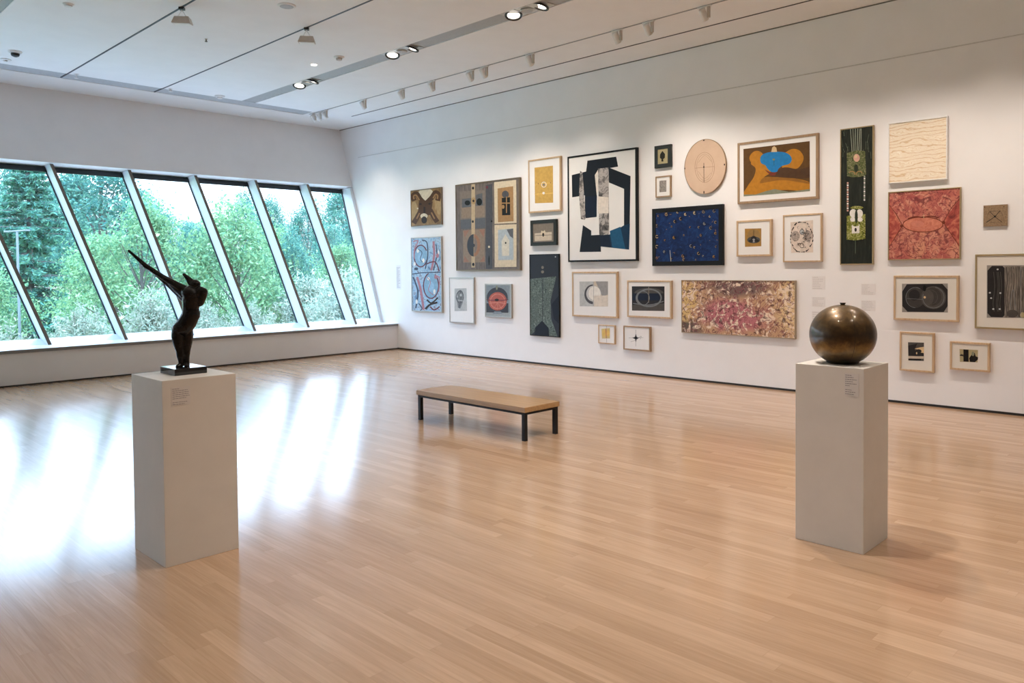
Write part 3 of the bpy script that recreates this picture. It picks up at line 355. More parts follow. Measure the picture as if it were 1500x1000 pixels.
 'a5': ((10.101,9.432,0.748,1.342),[('greyblue',[(-291,264),(285,269),(279,-195),(-298,-213)]),('dkslate',[(-296,-52),(253,-39),(251,-204),(-298,-216)]),('dkslate',[(242,61),(235,21),(215,-17),(184,-51),(143,-80),(93,-103),(38,-117),(-21,-124),(-80,-121),(-136,-109),(-186,-89),(-228,-61),(-260,-28),(-279,10),(-286,50),(-278,91),(-258,129),(-225,164),(-182,193),(-131,215),(-75,229),(-16,234),(42,230),(98,218),(147,197),(187,170),(217,137),(236,100)]),('red',[(217,-6),(211,-41),(194,-75),(166,-106),(130,-133),(87,-153),(38,-167),(-13,-172),(-65,-170),(-114,-159),(-158,-141),(-194,-117),(-222,-86),(-239,-52),(-244,-16),(-238,20),(-220,55),(-192,87),(-154,113),(-110,133),(-60,146),(-9,151),(42,148),(90,136),(133,118),(169,93),(196,63),(212,30)]),('S:redlt',[(159,-6),(155,-30),(145,-53),(129,-74),(108,-92),(82,-108),(53,-120),(21,-127),(-13,-130),(-46,-129),(-78,-123),(-108,-113),(-134,-99),(-155,-81),(-171,-61),(-180,-38),(-183,-15),(-180,9),(-170,32),(-153,53),(-131,72),(-105,87),(-75,99),(-43,106),(-9,109),(24,107),(56,101),(85,91),(110,76),(131,59),(146,38),(156,16),(159,-8)],[(179,-7),(175,-32),(164,-58),(146,-81),(122,-102),(93,-119),(60,-133),(25,-141),(-13,-145),(-50,-143),(-86,-137),(-119,-125),(-149,-109),(-173,-90),(-190,-67),(-201,-41),(-204,-15),(-200,11),(-189,37),(-170,61),(-146,82),(-116,99),(-83,112),(-47,120),(-9,123),(28,121),(64,114),(96,103),(125,87),(148,67),(165,44),(175,19),(179,-6)]),('S:maroon',[(-296,5),(-281,4),(-260,2),(-235,0),(-208,-2),(-181,-3),(-156,-4),(-134,-3),(-113,-2),(-93,0),(-73,2),(-52,4),(-31,5),(-9,5),(14,4),(38,3),(63,2),(88,1),(113,2),(139,5),(166,8),(194,12),(219,16),(240,20),(255,23)],[(-293,19),(-278,18),(-256,16),(-231,14),(-205,13),(-179,11),(-156,11),(-135,11),(-115,13),(-95,14),(-75,16),(-53,18),(-31,19),(-8,19),(16,18),(40,17),(65,16),(88,16),(112,16),(136,19),(163,22),(190,26),(215,30),(236,34),(252,36)]),('dkbrown',[(22,13),(21,8),(17,3),(10,-2),(2,-5),(-8,-8),(-20,-10),(-32,-11),(-44,-11),(-55,-9),(-65,-7),(-73,-3),(-80,1),(-84,6),(-85,11),(-84,16),(-80,21),(-73,25),(-65,29),(-54,32),(-43,34),(-31,35),(-19,35),(-8,33),(2,31),(11,27),(17,23),(21,18)]),('S:redlt',[(-218,-59),(-195,-57),(-164,-53),(-126,-48),(-87,-44),(-47,-41),(-12,-40),(24,-40),(63,-43),(102,-46),(138,-49),(168,-53),(190,-55)],[(-221,-42),(-198,-39),(-167,-35),(-129,-31),(-89,-27),(-49,-24),(-11,-22),(27,-23),(66,-25),(106,-29),(142,-32),(173,-36),(194,-38)]),('greygreen',[(-4,229),(-4,220),(-6,211),(-9,203),(-13,197),(-18,192),(-23,189),(-29,188),(-34,189),(-40,192),(-44,197),(-48,203),(-51,211),(-53,219),(-53,228),(-52,237),(-50,246),(-47,253),(-43,260),(-39,265),(-33,268),(-28,269),(-22,268),(-17,265),(-13,260),(-9,254),(-6,246),(-4,238)]),('S:redlt',[(-16,-29),(-122,-147)],[(-6,-33),(-111,-152)]),('S:redlt',[(-16,-33),(84,-146)],[(-6,-28),(95,-141)]),('S:redlt',[(-17,-31),(-19,-161)],[(-5,-31),(-7,-161)]),('greyblue',[(-96,-192),(69,-187),(109,-229),(-138,-237)])]),
 'a6': ((9.006,8.283,2.534,3.421),[('gold',[(-218,307),(192,302),(190,-301),(-215,-285)]),('S:goldlt',[(-222,-138),(192,-151)],[(-223,-127),(191,-141)]),('S:white2',[(33,5),(32,-2),(29,-9),(25,-15),(20,-20),(13,-24),(5,-27),(-3,-28),(-12,-28),(-21,-27),(-29,-24),(-36,-20),(-43,-15),(-49,-9),(-53,-2),(-56,5),(-56,12),(-55,19),(-53,26),(-48,32),(-43,37),(-36,41),(-28,44),(-20,45),(-11,45),(-3,44),(6,41),(13,37),(20,32),(26,26),(30,19),(32,12),(33,4)],[(47,3),(46,-5),(43,-14),(37,-21),(30,-28),(21,-33),(11,-37),(0,-38),(-12,-38),(-24,-37),(-35,-33),(-45,-28),(-54,-21),(-61,-13),(-66,-5),(-70,4),(-71,13),(-69,22),(-66,31),(-60,39),(-53,45),(-44,50),(-34,54),(-23,56),(-11,56),(1,54),(12,50),(22,45),(30,38),(38,30),(43,22),(46,13),(47,4)]),('midgrey',[(12,7),(11,2),(10,-2),(7,-6),(3,-9),(-2,-11),(-7,-12),(-12,-12),(-17,-11),(-22,-9),(-26,-7),(-30,-3),(-33,1),(-35,6),(-35,10),(-34,15),(-33,19),(-30,23),(-26,26),(-22,28),(-17,29),(-11,29),(-6,28),(-1,27),(3,24),(7,20),(10,16),(11,11)]),('white2',[(11,-132),(10,-137),(8,-141),(4,-145),(0,-148),(-6,-150),(-12,-151),(-18,-151),(-24,-150),(-30,-148),(-36,-145),(-40,-142),(-43,-137),(-45,-133),(-46,-128),(-45,-124),(-43,-119),(-40,-116),(-35,-113),(-30,-111),(-24,-109),(-17,-109),(-11,-110),(-5,-112),(0,-115),(4,-119),(8,-123),(10,-128)]),('S:goldlt',[(-182,30),(166,22)],[(-183,37),(165,29)]),('brownlt',[(-120,35),(-121,33),(-122,31),(-123,29),(-126,27),(-128,26),(-131,26),(-135,26),(-138,26),(-141,27),(-143,29),(-146,31),(-147,33),(-148,35),(-149,37),(-148,40),(-147,42),(-146,44),(-143,45),(-141,46),(-138,47),(-134,47),(-131,46),(-128,45),(-125,44),(-123,42),(-122,40),(-121,37)]),('brownlt',[(152,26),(152,24),(151,22),(149,20),(147,19),(144,18),(141,17),(138,17),(135,18),(132,19),(129,20),(127,22),(126,24),(125,26),(124,29),(125,31),(126,33),(127,35),(129,36),(132,37),(135,38),(138,38),(141,37),(144,36),(147,35),(149,33),(151,31),(152,29)])]),
 'a7': ((8.957,8.381,1.985,2.408),[('taupe2',[(-194,130),(184,137),(186,-133),(-192,-135)]),('paletan',[(-196,-5),(187,5),(186,-133),(-192,-135)]),('cream',[(52,-14),(50,-28),(46,-41),(40,-53),(32,-62),(22,-70),(11,-74),(-1,-75),(-12,-73),(-23,-68),(-33,-60),(-41,-50),(-47,-38),(-51,-24),(-52,-10),(-51,4),(-47,17),(-40,29),(-32,38),(-22,45),(-11,50),(1,51),(12,49),(23,44),(33,36),(41,25),(47,13),(51,0)]),('dkbrown',[(23,-37),(23,-44),(21,-51),(18,-57),(14,-62),(10,-65),(5,-67),(-1,-68),(-6,-67),(-11,-65),(-15,-61),(-19,-56),(-22,-49),(-23,-43),(-24,-36),(-23,-29),(-21,-22),(-19,-16),(-15,-11),(-10,-8),(-5,-6),(0,-5),(5,-6),(10,-9),(15,-13),(18,-18),(21,-24),(23,-30)]),('S:dkgrey',[(-186,-47),(182,-47)],[(-187,-40),(182,-40)]),('taupe2',[(29,46),(28,41),(25,36),(21,31),(16,28),(10,25),(3,23),(-4,23),(-12,24),(-19,26),(-25,29),(-30,33),(-34,38),(-37,43),(-37,49),(-36,54),(-34,59),(-30,64),(-25,67),(-18,70),(-11,72),(-4,72),(3,71),(10,69),(17,66),(22,62),(26,57),(28,52)]),('cream',[(16,165),(15,162),(14,159),(12,157),(9,155),(5,153),(1,152),(-3,152),(-7,153),(-11,154),(-15,156),(-18,158),(-20,161),(-21,164),(-22,167),(-21,170),(-20,173),(-18,176),(-15,178),(-11,179),(-7,180),(-3,180),(1,180),(5,178),(9,177),(12,174),(14,171),(15,168)])]),
 'a8': ((9,8.34,0.477,1.84),[('greenscrib',[(-325,272),(268,315),(140,-82),(151,-388),(286,-667),(101,-677),(-53,-467),(-296,-674),(-335,-676)]),('ink',[(162,-144),(311,-2),(307,-451),(206,-386)]),('ink',[(-223,-695),(-212,-545),(-52,-424),(93,-538),(101,-677)]),('taupe2',[(-5,462),(-6,457),(-8,452),(-11,447),(-16,443),(-21,440),(-27,439),(-34,438),(-40,439),(-46,441),(-51,444),(-56,447),(-59,452),(-61,457),(-62,463),(-61,468),(-59,474),(-55,478),(-51,482),(-45,485),(-39,487),(-33,487),(-27,487),(-21,485),(-15,482),(-11,478),(-8,473),(-6,468)]),('taupe2',[(-1,389),(-2,383),(-4,378),(-8,374),(-14,370),(-20,367),(-27,365),(-34,364),(-42,365),(-49,367),(-55,370),(-60,374),(-64,378),(-67,384),(-67,389),(-67,395),(-64,400),(-60,404),(-55,408),(-48,411),(-41,413),(-34,414),(-27,413),(-20,411),(-13,408),(-8,404),(-4,399),(-2,394)]),('S:ink',[(-38,273),(-45,-431)],[(-24,273),(-31,-431)]),('palegrey',[(267,633),(266,631),(265,628),(264,627),(262,625),(259,624),(256,623),(253,623),(250,623),(247,624),(244,625),(242,627),(241,629),(240,631),(239,633),(240,636),(241,638),(242,640),(245,641),(247,643),(250,643),(253,644),(256,643),(259,642),(262,641),(264,639),(266,637),(267,635)])]),
 'a9': ((8.131,6.785,1.702,3.385),[('ink',[(-266,739),(292,742),(327,589),(-297,561)]),('ink',[(-587,544),(-276,575),(-49,587),(-117,495),(-82,171),(-92,-149),(-324,-157),(-321,202),(-582,190)]),('navyink',[(-313,181),(-86,178),(-88,-140),(-311,-144)]),('mottle',[(-417,595),(-366,567),(-307,-168),(-406,-163),(-438,197)]),('paper',[(-121,502),(-49,587),(-18,330),(-86,185)]),('mottle',[(-58,594),(147,594),(152,-447),(-40,-433)]),('paper',[(-69,170),(144,139),(142,-103),(-63,-98)]),('ink',[(147,594),(556,425),(536,-284),(431,-301),(435,245),(153,364)]),('ink',[(-364,-262),(-199,-355),(-199,-428),(-16,-428),(-9,-690),(-436,-684)]),('teal',[(-32,-434),(156,-431),(431,-301),(540,-281),(523,-669),(-13,-608)]),('teallt',[(164,-376),(364,-320),(457,-662),(211,-627)]),('navyink',[(-32,-434),(156,-431),(187,-623),(-13,-608)]),('mottle',[(-402,-166),(-307,-151),(-325,-184)])]),
 'a10': ((8.063,7.162,0.835,1.547),[('palegrey',[(-297,200),(270,205),(267,-180),(-294,-193)]),('paletan',[(-11,204),(270,205),(267,-180),(-14,-188)]),('midgrey2',[(30,204),(270,205),(268,2),(154,-25)]),('dkgrey',[(-26,-153),(-45,-153),(-64,-150),(-83,-146),(-101,-140),(-118,-131),(-134,-122),(-148,-110),(-161,-98),(-172,-84),(-181,-69),(-189,-52),(-194,-36),(-197,-19),(-198,-1),(-197,16),(-193,34),(-188,51),(-180,67),(-171,82),(-159,97),(-146,110),(-132,122),(-116,132),(-99,141),(-81,147),(-62,152),(-43,155),(-24,156)]),('palegrey2',[(132,14),(128,-13),(118,-40),(100,-63),(77,-84),(50,-99),(19,-109),(-13,-113),(-46,-110),(-77,-102),(-104,-88),(-128,-68),(-145,-45),(-156,-18),(-159,10),(-155,38),(-144,64),(-126,88),(-103,109),(-75,124),(-44,133),(-11,137),(21,134),(52,125),(79,110),(101,91),(118,68),(129,42)]),('white2',[(126,19),(123,-5),(114,-28),(100,-49),(81,-67),(58,-80),(33,-89),(6,-92),(-21,-90),(-46,-83),(-69,-70),(-88,-53),(-103,-32),(-111,-9),(-114,15),(-111,40),(-102,63),(-87,84),(-68,102),(-45,115),(-19,124),(8,127),(34,124),(59,117),(82,104),(101,87),(115,66),(123,43)]),('paletan2',[(-13,-18),(268,-13),(267,-177),(-14,-185)]),('S:midgrey2',[(-14,196),(-17,-183)],[(-8,196),(-11,-183)])]),
 'a11': ((6.982,6.202,0.863,1.414),[('char',[(-304,186),(272,191),(270,-166),(-303,-177)]),('char2',[(-305,-94),(271,-55),(270,-166),(-303,-177)]),('char2',[(-258,82),(-255,92),(-249,103),(-237,113),(-222,123),(-203,132),(-180,140),(-154,147),(-125,153),(-95,158),(-63,162),(-29,164),(4,165),(38,165),(71,163),(102,160),(132,156),(160,151),(184,144),(206,137),(224,128),(239,119),(249,110),(256,100),(258,90)]),('navyink',[(-287,81),(214,89),(214,-13),(-287,-24)]),('S:midgrey',[(202,25),(198,2),(187,-19),(170,-39),(145,-57),(115,-73),(81,-85),(43,-93),(3,-96),(-37,-95),(-75,-89),(-110,-79),(-141,-65),(-166,-47),(-185,-27),(-196,-6),(-199,16),(-195,38),(-184,60),(-166,80),(-140,99),(-109,114),(-74,126),(-36,133),(4,136),(44,134),(82,128),(116,117),(146,103),(170,86),(188,66),(198,45),(202,22)],[(226,23),(222,-3),(208,-29),(188,-53),(160,-74),(126,-92),(88,-105),(46,-114),(3,-117),(-40,-116),(-82,-110),(-122,-98),(-156,-82),(-185,-62),(-207,-39),(-220,-12),(-225,16),(-220,44),(-206,70),(-184,95),(-155,116),(-120,133),(-81,146),(-39,154),(4,157),(48,155),(89,148),(127,136),(161,120),(188,100),(209,77),(222,51),(226,26)]),('S:midgrey',[(4,16),(1,-4),(-5,-23),(-16,-40),(-30,-55),(-47,-68),(-66,-78),(-88,-84),(-110,-86),(-132,-85),(-153,-80),(-173,-71),(-190,-59),(-204,-44),(-215,-27),(-221,-9),(-224,11),(-221,30),(-215,49),(-204,67),(-189,82),(-172,95),(-152,104),(-131,110),(-109,112),(-87,111),(-65,105),(-46,97),(-29,85),(-15,70),(-5,53),(2,35),(4,15)],[(15,15),(12,-5),(5,-26),(-6,-45),(-22,-62),(-40,-75),(-62,-86),(-85,-93),(-110,-96),(-134,-94),(-158,-89),(-179,-79),(-199,-66),(-214,-50),(-226,-31),(-233,-11),(-235,11),(-233,32),(-225,53),(-213,72),(-198,88),(-179,102),(-157,113),(-133,119),(-109,122),(-84,120),(-61,114),(-39,104),(-21,91),(-6,75),(6,57),(13,37),(15,16)]),('S:taupe2',[(-8,179),(-9,-51)],[(6,179),(5,-50)]),('S:midgrey',[(-283,-75),(-251,-78),(-207,-82),(-155,-87),(-100,-91),(-46,-93),(4,-91),(52,-85),(101,-74),(150,-62),(195,-49),(232,-39),(259,-31)],[(-281,-63),(-249,-66),(-205,-70),(-154,-75),(-99,-79),(-45,-81),(3,-80),(49,-73),(98,-63),(147,-51),(191,-38),(228,-28),(255,-20)])]),
 'a12': ((7.546,7.22,0.432,0.724),[('goldpale',[(-101,82),(66,100),(65,-60),(-90,-71)]),('goldlt',[(-12,18),(-13,4),(-15,-8),(-20,-20),(-26,-30),(-33,-37),(-41,-42),(-49,-44),(-57,-43),(-65,-39),(-72,-32),(-78,-23),(-83,-12),(-85,1),(-86,14),(-85,27),(-82,40),(-78,51),(-72,61),(-65,68),(-57,73),(-48,75),(-40,74),(-32,70),(-25,63),(-19,54),(-15,43),(-12,31)]),('goldlt',[(62,21),(61,9),(59,-2),(55,-13),(49,-22),(43,-28),(36,-33),(28,-35),(21,-34),(13,-30),(7,-24),(2,-16),(-2,-6),(-5,6),(-5,18),(-5,30),(-2,42),(2,52),(8,61),(14,68),(21,72),(29,74),(36,73),(43,69),(50,63),(55,55),(59,45),(61,33)]),('S:red',[(-17,91),(-12,-62)],[(-5,92),(0,-61)]),('S:midgrey2',[(-5,146),(-2,92)],[(2,147),(4,92)]),('S:midgrey2',[(-3,-66),(0,-142)],[(3,-65),(6,-142)])]),
 'a13': ((7.057,6.568,0.367,0.73),[('black',[(-15,76),(2,22),(57,11),(2,-9),(-15,-67),(-32,-11),(-88,3),(-32,20)]),('S:midgrey2',[(-146,-5),(120,15)],[(-146,0),(120,19)]),('S:midgrey2',[(-17,129),(-19,-122)],[(-11,129),(-13,-122)]),('S:midgrey2',[(-108,-58),(-97,-55),(-84,-52),(-67,-47),(-49,-42),(-31,-36),(-14,-28),(3,-18),(22,-5),(41,9),(58,22),(72,32),(80,36),(81,36),(80,29),(76,19),(71,8),(66,-2),(63,-9)],[(-109,-53),(-99,-51),(-85,-47),(-68,-43),(-51,-38),(-33,-31),(-17,-24),(0,-14),(19,-1),(37,13),(55,26),(69,36),(79,41),(86,37),(85,29),(81,18),(76,6),(71,-4),(68,-10)]),('black',[(11,9),(10,4),(8,-1),(5,-5),(1,-9),(-4,-12),(-9,-13),(-15,-14),(-21,-14),(-26,-13),(-31,-11),(-35,-7),(-39,-4),(-40,1),(-41,6),(-40,10),(-38,15),(-35,19),(-31,23),(-26,26),(-21,28),(-15,29),(-9,28),(-4,27),(1,25),(5,22),(8,18),(10,13)])]),
 'a14': ((6.041,4.366,0.676,1.422),[]),
 'a15': ((6.482,6.2,3.042,3.363),[('olivecream',[(-92,115),(73,115),(72,-113),(-91,-109)]),('inkleaf',[(-7,79),(37,29),(34,-22),(5,-42),(10,-75),(-25,-72),(-22,-39),(-49,-16),(-46,34)])]),
 'a16': ((6.474,6.212,2.617,2.923),[('greynoise',[(-65,88),(54,86),(53,-79),(-66,-78)])]),
 'a17': ((5.988,5.34,2.613,3.367),[('S:ovline',[(147,-25),(144,-64),(136,-102),(122,-136),(104,-165),(81,-188),(55,-205),(28,-214),(-1,-216),(-30,-209),(-59,-195),(-85,-174),(-108,-146),(-127,-113),(-141,-76),(-149,-36),(-152,4),(-149,45),(-140,83),(-126,117),(-107,147),(-84,170),(-58,186),(-29,194),(0,195),(29,188),(56,173),(82,152),(104,124),(123,91),(136,54),(145,15),(147,-25)],[(152,-25),(149,-65),(140,-103),(126,-138),(107,-167),(84,-191),(58,-209),(29,-218),(-1,-220),(-32,-213),(-61,-198),(-88,-177),(-111,-148),(-131,-115),(-145,-77),(-154,-36),(-157,5),(-154,46),(-145,84),(-130,119),(-111,149),(-87,173),(-60,189),(-31,198),(0,199),(30,191),(59,176),(85,154),(108,126),(127,92),(141,55),(149,15),(152,-25)]),('S:ovline',[(122,-22),(119,-57),(112,-90),(101,-120),(85,-146),(67,-166),(46,-181),(23,-189),(-1,-190),(-25,-185),(-48,-173),(-70,-154),(-89,-130),(-104,-101),(-116,-69),(-123,-34),(-125,2),(-123,37),(-116,71),(-104,101),(-88,127),(-69,147),(-48,161),(-24,169),(0,170),(23,164),(46,151),(67,132),(86,108),(101,79),(112,47),(119,13),(122,-22)],[(125,-23),(122,-58),(115,-91),(104,-121),(88,-147),(69,-168),(47,-184),(24,-192),(-1,-193),(-26,-188),(-50,-175),(-72,-156),(-92,-131),(-108,-102),(-119,-69),(-126,-34),(-129,2),(-126,38),(-119,72),(-107,102),(-91,128),(-72,149),(-49,164),(-25,172),(0,173),(24,166),(48,153),(70,134),(89,109),(104,80),(116,48),(123,13),(125,-22)]),('S:dkbrown',[(-18,51),(-16,-214)],[(-10,50),(-9,-215)]),('S:ovline',[(-154,-9),(150,-15)],[(-155,-5),(149,-11)]),('dkbrown',[(-3,-6),(-3,-9),(-4,-11),(-6,-13),(-7,-15),(-9,-16),(-12,-17),(-14,-17),(-17,-16),(-19,-15),(-21,-14),(-23,-12),(-24,-9),(-25,-7),(-25,-4),(-25,-1),(-24,1),(-23,3),(-21,5),(-19,6),(-17,7),(-14,7),(-12,6),(-9,5),(-7,4),(-6,2),(-4,-1),(-3,-3)]),('dkbrown',[(-2,363),(-2,360),(-3,358),(-5,356),(-6,354),(-9,353),(-11,352),(-13,352),(-16,353),(-18,354),(-20,356),(-22,358),(-23,360),(-24,363),(-25,365),(-24,368),(-23,370),(-22,373),(-20,374),(-18,375),(-16,376),(-13,376),(-11,375),(-8,374),(-6,372),(-5,370),(-3,368),(-2,365)]),('dkbrown',[(-4,-354),(-4,-358),(-5,-362),(-6,-366),(-7,-369),(-9,-371),(-11,-373),(-13,-373),(-15,-372),(-17,-371),(-19,-368),(-20,-365),(-21,-361),(-22,-357),(-22,-353),(-22,-348),(-21,-344),(-20,-340),(-18,-337),(-17,-335),(-15,-334),(-13,-333),(-11,-334),(-9,-336),(-7,-338),(-6,-341),(-5,-345),(-4,-349)]),('dkbrown',[(-309,4),(-309,0),(-310,-2),(-311,-5),(-312,-7),(-314,-9),(-316,-9),(-318,-10),(-320,-9),(-322,-8),(-324,-6),(-325,-4),(-326,-1),(-327,2),(-327,5),(-327,9),(-326,11),(-325,14),(-324,16),(-322,18),(-320,18),(-318,19),(-316,18),(-314,17),(-312,15),(-311,13),(-310,10),(-309,7)]),('dkbrown',[(310,-4),(310,-7),(309,-10),(308,-12),(307,-14),(305,-16),(303,-16),(302,-17),(300,-16),(298,-15),(296,-13),(295,-11),(294,-8),(293,-5),(293,-2),(293,1),(294,4),(295,6),(296,8),(298,10),(300,10),(302,11),(303,10),(305,9),(307,7),(308,5),(309,2),(310,-1)]),('S:ovline',[(-101,62),(-89,74),(-74,92),(-56,112),(-37,131),(-17,145),(0,150),(17,145),(36,130),(55,111),(72,91),(87,73),(98,61)],[(-103,64),(-92,76),(-77,94),(-59,114),(-39,133),(-19,147),(-1,153),(18,147),(38,132),(57,113),(75,93),(90,75),(100,63)]),('S:ovline',[(-104,-57),(-93,-71),(-77,-92),(-59,-116),(-40,-138),(-20,-157),(-1,-166),(17,-163),(37,-153),(56,-137),(74,-120),(89,-105),(100,-96)],[(-101,-55),(-90,-69),(-75,-90),(-57,-114),(-37,-137),(-18,-154),(-1,-163),(16,-161),(35,-150),(54,-135),(72,-118),(87,-103),(98,-93)])]),
 'a18': ((5.162,4.071,2.438,3.249),[('umber',[(-461,320),(436,316),(440,-305),(-458,-307)]),('ochre',[(80,167),(89,185),(102,198),(116,208),(132,216),(147,224),(162,231),(178,237),(194,241),(210,244),(226,244),(243,241),(259,237),(276,231),(291,223),(305,213),(317,202),(329,187),(339,172),(347,157),(353,143),(357,131),(358,120),(358,108),(356,97),(353,86),(349,73),(342,60),(334,48),(325,35),(316,25),(307,15),(298,7),(288,-1),(277,-6),(264,-10),(251,-10),(236,-7),(220,-3),(203,1),(185,5),(164,6),(140,4),(116,4),(95,8),(80,19),(73,41),(70,73),(70,108),(74,141)]),('ochre',[(-373,178),(-375,194),(-372,209),(-366,223),(-357,235),(-348,245),(-338,254),(-326,263),(-312,269),(-298,274),(-284,276),(-269,275),(-253,271),(-236,266),(-221,258),(-207,248),(-195,235),(-182,219),(-171,201),(-163,183),(-160,165),(-162,146),(-168,126),(-177,106),(-190,88),(-203,76),(-220,69),(-241,65),(-263,65),(-285,69),(-304,77),(-321,91),(-338,112),(-354,135),(-366,158)]),('ochre',[(-355,120),(-350,137),(-337,157),(-320,175),(-301,190),(-284,197),(-267,196),(-250,188),(-233,176),(-214,160),(-193,141),(-168,115),(-138,83),(-108,48),(-85,16),(-75,-10),(-84,-30),(-109,-47),(-139,-60),(-162,-71),(-168,-80),(-153,-85),(-125,-87),(-88,-87),(-47,-88),(-6,-90),(35,-95),(81,-101),(129,-108),(177,-116),(223,-125),(271,-137),(321,-150),(368,-165),(409,-181),(438,-198),(438,-216),(438,-239),(438,-263),(438,-283),(438,-298),(422,-303),(396,-303),(365,-299),(332,-293),(298,-289),(264,-285),(228,-279),(190,-273),(151,-268),(109,-265),(64,-264),(16,-264),(-34,-265),(-81,-267),(-124,-270),(-161,-274),(-193,-280),(-223,-287),(-252,-292),(-284,-295),(-321,-296),(-363,-296),(-403,-294),(-436,-289),(-456,-279),(-458,-263),(-450,-242),(-432,-217),(-413,-193),(-396,-170),(-380,-148),(-362,-127),(-344,-106),(-327,-85),(-314,-63),(-304,-41),(-295,-18),(-289,6),(-286,27),(-288,47),(-297,64),(-314,78),(-333,92),(-349,105)]),('ochredk',[(-168,-80),(-143,-77),(-114,-77),(-81,-81),(-45,-86),(-6,-90),(35,-95),(81,-101),(129,-108),(177,-116),(223,-125),(271,-138),(321,-154),(369,-171),(409,-186),(438,-198),(438,-205),(438,-211),(438,-215),(438,-217),(438,-216),(392,-206),(325,-189),(248,-170),(172,-153),(109,-141),(61,-136),(19,-136),(-18,-138),(-52,-141),(-85,-143),(-119,-145),(-153,-149),(-185,-152),(-209,-153),(-223,-150),(-227,-139),(-220,-123),(-207,-106),(-189,-90)]),('umber2',[(3,-21),(21,-11),(40,1),(59,12),(82,20),(109,23),(143,19),(181,10),(222,-3),(262,-14),(298,-20),(331,-19),(364,-13),(394,-6),(420,-3),(438,-9),(438,-26),(438,-53),(438,-85),(438,-113),(438,-133),(409,-141),(368,-141),(319,-137),(269,-131),(223,-125),(179,-120),(133,-113),(88,-106),(47,-99),(13,-92),(-15,-87),(-39,-84),(-58,-80),(-70,-76),(-75,-70),(-70,-62),(-57,-52),(-38,-42),(-17,-31)]),('oxblood',[(-160,20),(-75,-25),(9,-18),(-14,-68),(-75,-70)]),('lakeblue',[(-223,149),(-223,160),(-222,172),(-219,183),(-214,194),(-207,204),(-199,211),(-188,217),(-176,223),(-162,227),(-148,231),(-132,234),(-115,236),(-97,237),(-77,238),(-55,237),(-30,235),(-2,233),(28,230),(56,225),(80,220),(101,214),(121,208),(138,200),(153,191),(166,182),(178,170),(188,157),(196,143),(202,129),(204,116),(203,104),(198,91),(191,80),(182,69),(170,61),(155,56),(136,53),(116,50),(97,48),(80,45),(67,39),(56,33),(45,27),(36,20),(28,13),(22,5),(19,-4),(15,-13),(11,-20),(3,-25),(-8,-27),(-23,-28),(-39,-26),(-55,-23),(-69,-18),(-81,-11),(-93,-1),(-105,10),(-115,21),(-124,31),(-131,41),(-136,50),(-140,59),(-145,67),(-152,75),(-161,81),(-172,86),(-184,91),(-195,96),(-203,102),(-210,110),(-215,119),(-220,129),(-222,139)]),('cream3',[(-71,237),(-57,294),(-30,308),(-1,284),(9,230)]),('dkbluegr',[(-38,143),(-28,142),(-28,59),(-36,60)]),('olive',[(-18,135),(-19,133),(-20,131),(-22,129),(-25,127),(-28,126),(-32,126),(-36,126),(-40,127),(-43,128),(-47,130),(-49,132),(-52,134),(-53,136),(-53,139),(-53,141),(-52,144),(-49,145),(-47,147),(-43,148),(-40,148),(-36,148),(-32,148),(-28,146),(-25,145),(-22,143),(-20,140),(-19,138)]),('greygreen',[(-458,-282),(-284,-295),(-144,-261),(-26,-244),(166,-292),(438,-280),(440,-305),(-458,-307)])]),
 'a19': ((5.178,4.683,1.738,2.217),[('goldbr',[(-128,130),(106,125),(106,-109),(-126,-111)]),('goldlt2',[(92,23),(90,2),(83,-18),(72,-35),(57,-50),(40,-60),(20,-67),(-1,-68),(-21,-65),(-41,-58),(-59,-46),(-74,-31),(-85,-12),(-92,8),(-95,29),(-92,50),(-85,70),(-74,88),(-59,102),(-41,113),(-21,119),(-1,120),(20,117),(40,109),(57,98),(72,82),(83,64),(90,44)]),('char2',[(92,-26),(90,-36),(83,-45),(72,-54),(57,-60),(40,-65),(20,-68),(-1,-68),(-21,-67),(-41,-63),(-59,-57),(-74,-49),(-85,-40),(-92,-30),(-95,-20),(-92,-10),(-85,-1),(-74,8),(-59,14),(-41,19),(-21,22),(-1,22),(20,20),(40,16),(57,10),(72,3),(83,-6),(90,-16)]),('char',[(40,-9),(39,-18),(36,-26),(31,-33),(25,-38),(17,-43),(8,-45),(-1,-46),(-10,-45),(-18,-41),(-26,-37),(-32,-31),(-37,-23),(-40,-15),(-41,-7),(-40,2),(-37,10),(-32,17),(-26,22),(-18,27),(-10,29),(-1,30),(8,29),(17,25),(25,21),(31,14),(36,7),(39,-1)]),('midgrey2',[(20,-31),(19,-37),(18,-43),(15,-48),(12,-52),(8,-55),(4,-57),(-1,-57),(-5,-56),(-9,-54),(-13,-51),(-17,-47),(-19,-42),(-20,-36),(-21,-30),(-20,-24),(-19,-19),(-17,-14),(-13,-10),(-9,-7),(-5,-5),(-1,-4),(4,-5),(8,-7),(12,-10),(15,-15),(18,-20),(19,-25)]),('char',[(-9,-36),(-10,-40),(-12,-44),(-16,-48),(-21,-50),(-27,-53),(-34,-54),(-41,-54),(-49,-53),(-56,-52),(-62,-49),(-67,-46),(-71,-42),(-73,-38),(-74,-34),(-73,-30),(-71,-26),(-67,-22),(-62,-20),(-56,-17),(-49,-16),(-41,-16),(-34,-17),(-27,-18),(-21,-21),(-16,-24),(-12,-28),(-10,-32)]),('char',[(74,-37),(73,-41),(71,-45),(67,-48),(62,-51),(56,-53),(49,-54),(42,-55),(35,-54),(28,-52),(22,-50),(17,-47),(13,-43),(10,-39),(10,-35),(10,-31),(13,-27),(17,-23),(22,-20),(28,-18),(35,-17),(42,-17),(49,-18),(56,-19),(62,-22),(67,-25),(71,-29),(73,-33)]),('S:char',[(-4,106),(-4,-8)],[(3,105),(2,-8)])]),
